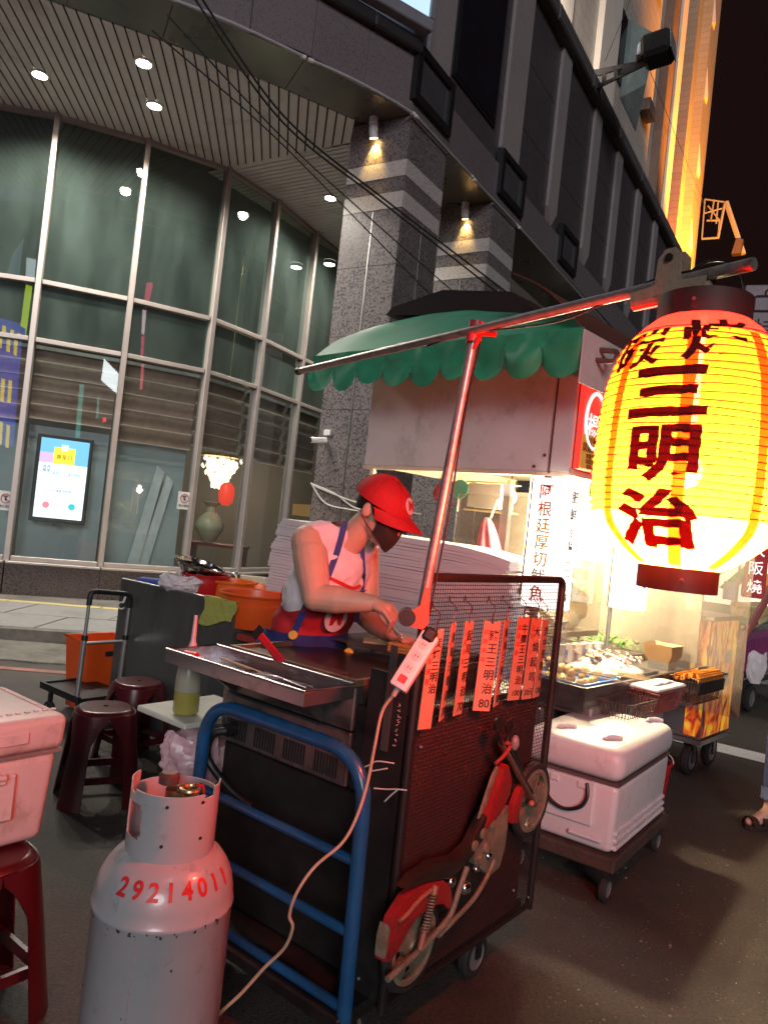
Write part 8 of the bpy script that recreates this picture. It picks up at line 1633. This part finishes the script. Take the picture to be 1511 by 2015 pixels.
for k, (c_, x0) in enumerate((((0.75, 0.25, 0.03), -0.9), ((0.10, 0.35, 0.08), -0.55), ((0.78, 0.32, 0.05), -0.2), ((0.10, 0.35, 0.08), 0.15))): b = MB(F); b.raw([(x0, -0.02, 1.15), (x0 + 0.14, -0.02, 1.10), (x0 + 0.75, -0.02, 1.75), (x0 + 0.60, -0.02, 1.85), (x0, -0.06, 1.15), (x0 + 0.14, -0.06, 1.10), (x0 + 0.75, -0.06, 1.75), (x0 + 0.60, -0.06, 1.85)], [(0, 1, 2, 3), (4, 5, 6, 7), (0, 1, 5, 4), (1, 2, 6, 5), (2, 3, 7, 6), (3, 0, 4, 7)]); b.build('awning_stripe', mat('stripe%d' % k, c_, rough=0.5, emit=c_, estr=0.25), t, smooth=0)
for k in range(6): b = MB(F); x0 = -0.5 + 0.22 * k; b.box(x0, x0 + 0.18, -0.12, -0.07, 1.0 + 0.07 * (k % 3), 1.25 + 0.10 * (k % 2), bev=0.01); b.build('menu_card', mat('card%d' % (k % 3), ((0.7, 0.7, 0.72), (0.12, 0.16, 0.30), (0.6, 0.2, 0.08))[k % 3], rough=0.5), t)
b = MB(F); b.box(-0.9, 2.2, -0.5, 0.0, 0.0, 0.9); b.build('counter', M_body, t, smooth=0); b = MB(F); b.box(-0.35, -0.32, -0.4, -0.37, 0.9, 2.4); b.box(0.55, 0.58, -0.4, -0.37, 0.9, 2.4); b.build('post', M_steel, t, smooth=0)
b = MB(F); b.box(-0.9, 2.2, -0.6, 0.3, 2.4, 2.46); b.build('roof', mat('stall_roof', (0.08, 0.03, 0.03), rough=0.6), t, smooth=0)
# ------------------------------------------------------------------ lit shop signs across the street (seen mirrored in the glazing)
def mirror_sign(nm, lab, pxs, k, dist, m_, thick=0.08, extra=None):
    """stand a sign where the mirror path through pane k of a few photo points leads"""
    a, d, n = wall_face(k); P = []
    for px, py in pxs:
        h = hit(px, py, a, n); r = (h - C0).normalized(); r = r - n * 2 * r.dot(n); P.append(h + r * dist)
    c = sum(P, Vector()) / len(P); t = thing(nm, lab, 'sign', (c.x, c.y, c.z), 'lit signs across the street')
    nr = (P[1] - P[0]).cross(P[2] - P[0]).normalized(); b = MB(); q = len(P); b.raw(P + [p + nr * thick for p in P], [tuple(range(q)), tuple(range(q, 2 * q))[::-1]] + [(i, (i + 1) % q, q + (i + 1) % q, q + i) for i in range(q)]); b.build('panel', m_, t, smooth=0)
    return t, P, nr
mirror_sign('blue_signboard', 'big blue signboard seen mirrored in the leftmost pane', [(-60, 610), (50, 640), (30, 880), (-80, 860)], 1, 12, emat('neon_blue', (0.06, 0.08, 0.60), 3.0))
for k, (x0, y0) in enumerate(((4, 640), (20, 648), (34, 655), (8, 745), (22, 748), (4, 830), (18, 836))): mirror_sign('yellow_glyph_sign', 'yellow neon letter sign mirrored over the blue board, number %s' % ('one', 'two', 'three', 'four', 'five', 'six', 'seven')[k], [(x0, y0), (x0 + 6, y0 + 2), (x0 + 3, y0 + 46), (x0 - 3, y0 + 44)], 1, 11.7, emat('neon_yellow', (1.0, 0.75, 0.08), 4.0))
mirror_sign('lime_banner', 'tall lime banner sign mirrored at the left edge', [(50, 560), (62, 564), (48, 668), (36, 664)], 1, 12, emat('neon_lime', (0.55, 0.75, 0.03), 4.0))
mirror_sign('white_banner', 'white blade sign mirrored above the lime banner', [(56, 508), (74, 512), (70, 552), (54, 548)], 1, 12, emat('cool_white', (0.75, 0.88, 0.95), 3.0))
mirror_sign('pale_blue_blade', 'slim pale blue blade sign mirrored in the left pane', [(30, 500), (50, 470), (40, 545), (15, 545)], 1, 13, emat('pale_blue', (0.25, 0.40, 0.55), 0.8))
t_, P_s, n_s_ = mirror_sign('white_signboard', 'white lit signboard with dark lettering mirrored beside the second mullion', [(206, 706), (236, 738), (232, 776), (200, 748)], 2, 12, emat('bright_white', (0.90, 0.96, 1.0), 8.0))
for k, (px_, c_) in enumerate((([(288, 556), (300, 557), (290, 608), (282, 600)], (0.75, 0.04, 0.14)), ([(283, 610), (290, 612), (286, 660), (281, 660)], (0.85, 0.6, 0.65)), ([(281, 662), (287, 662), (283, 712), (279, 712)], (0.75, 0.04, 0.14)), ([(276, 716), (281, 716), (277, 766), (272, 766)], (0.80, 0.12, 0.18)))): mirror_sign('red_blade_sign', 'red and white blade sign mirrored in the third pane, segment %s from the top' % ('first', 'second', 'third', 'last')[k], px_, 3, 12, emat('blade%d' % k, c_, 4.0))
for k, (px_, kk) in enumerate((([(158, 756), (167, 757), (158, 862), (149, 862)], 2), ([(193, 782), (197, 783), (194, 824), (190, 823)], 2))): mirror_sign('teal_banner', 'teal vertical banner sign mirrored over the brown blinds, ' + ('longer one' if k == 0 else 'shorter one'), px_, kk, 12, emat('neon_teal', (0.10, 0.45, 0.38), 3.0))
mirror_sign('traffic_light', 'red traffic light mirrored in the brown blind', [(203, 822), (210, 822), (210, 831), (203, 831)], 2, 14, emat('neon_redlight', (1.0, 0.03, 0.05), 7))
mirror_sign('yellow_signboard', 'yellow lit signboard with red lettering mirrored left of the column', [(566, 990), (600, 992), (598, 1016), (564, 1012)], 5, 8, emat('warm_sign', (1.0, 0.5, 0.08), 0.7))
for o in bpy.data.objects:
    if '_o' in o: del o['_o']
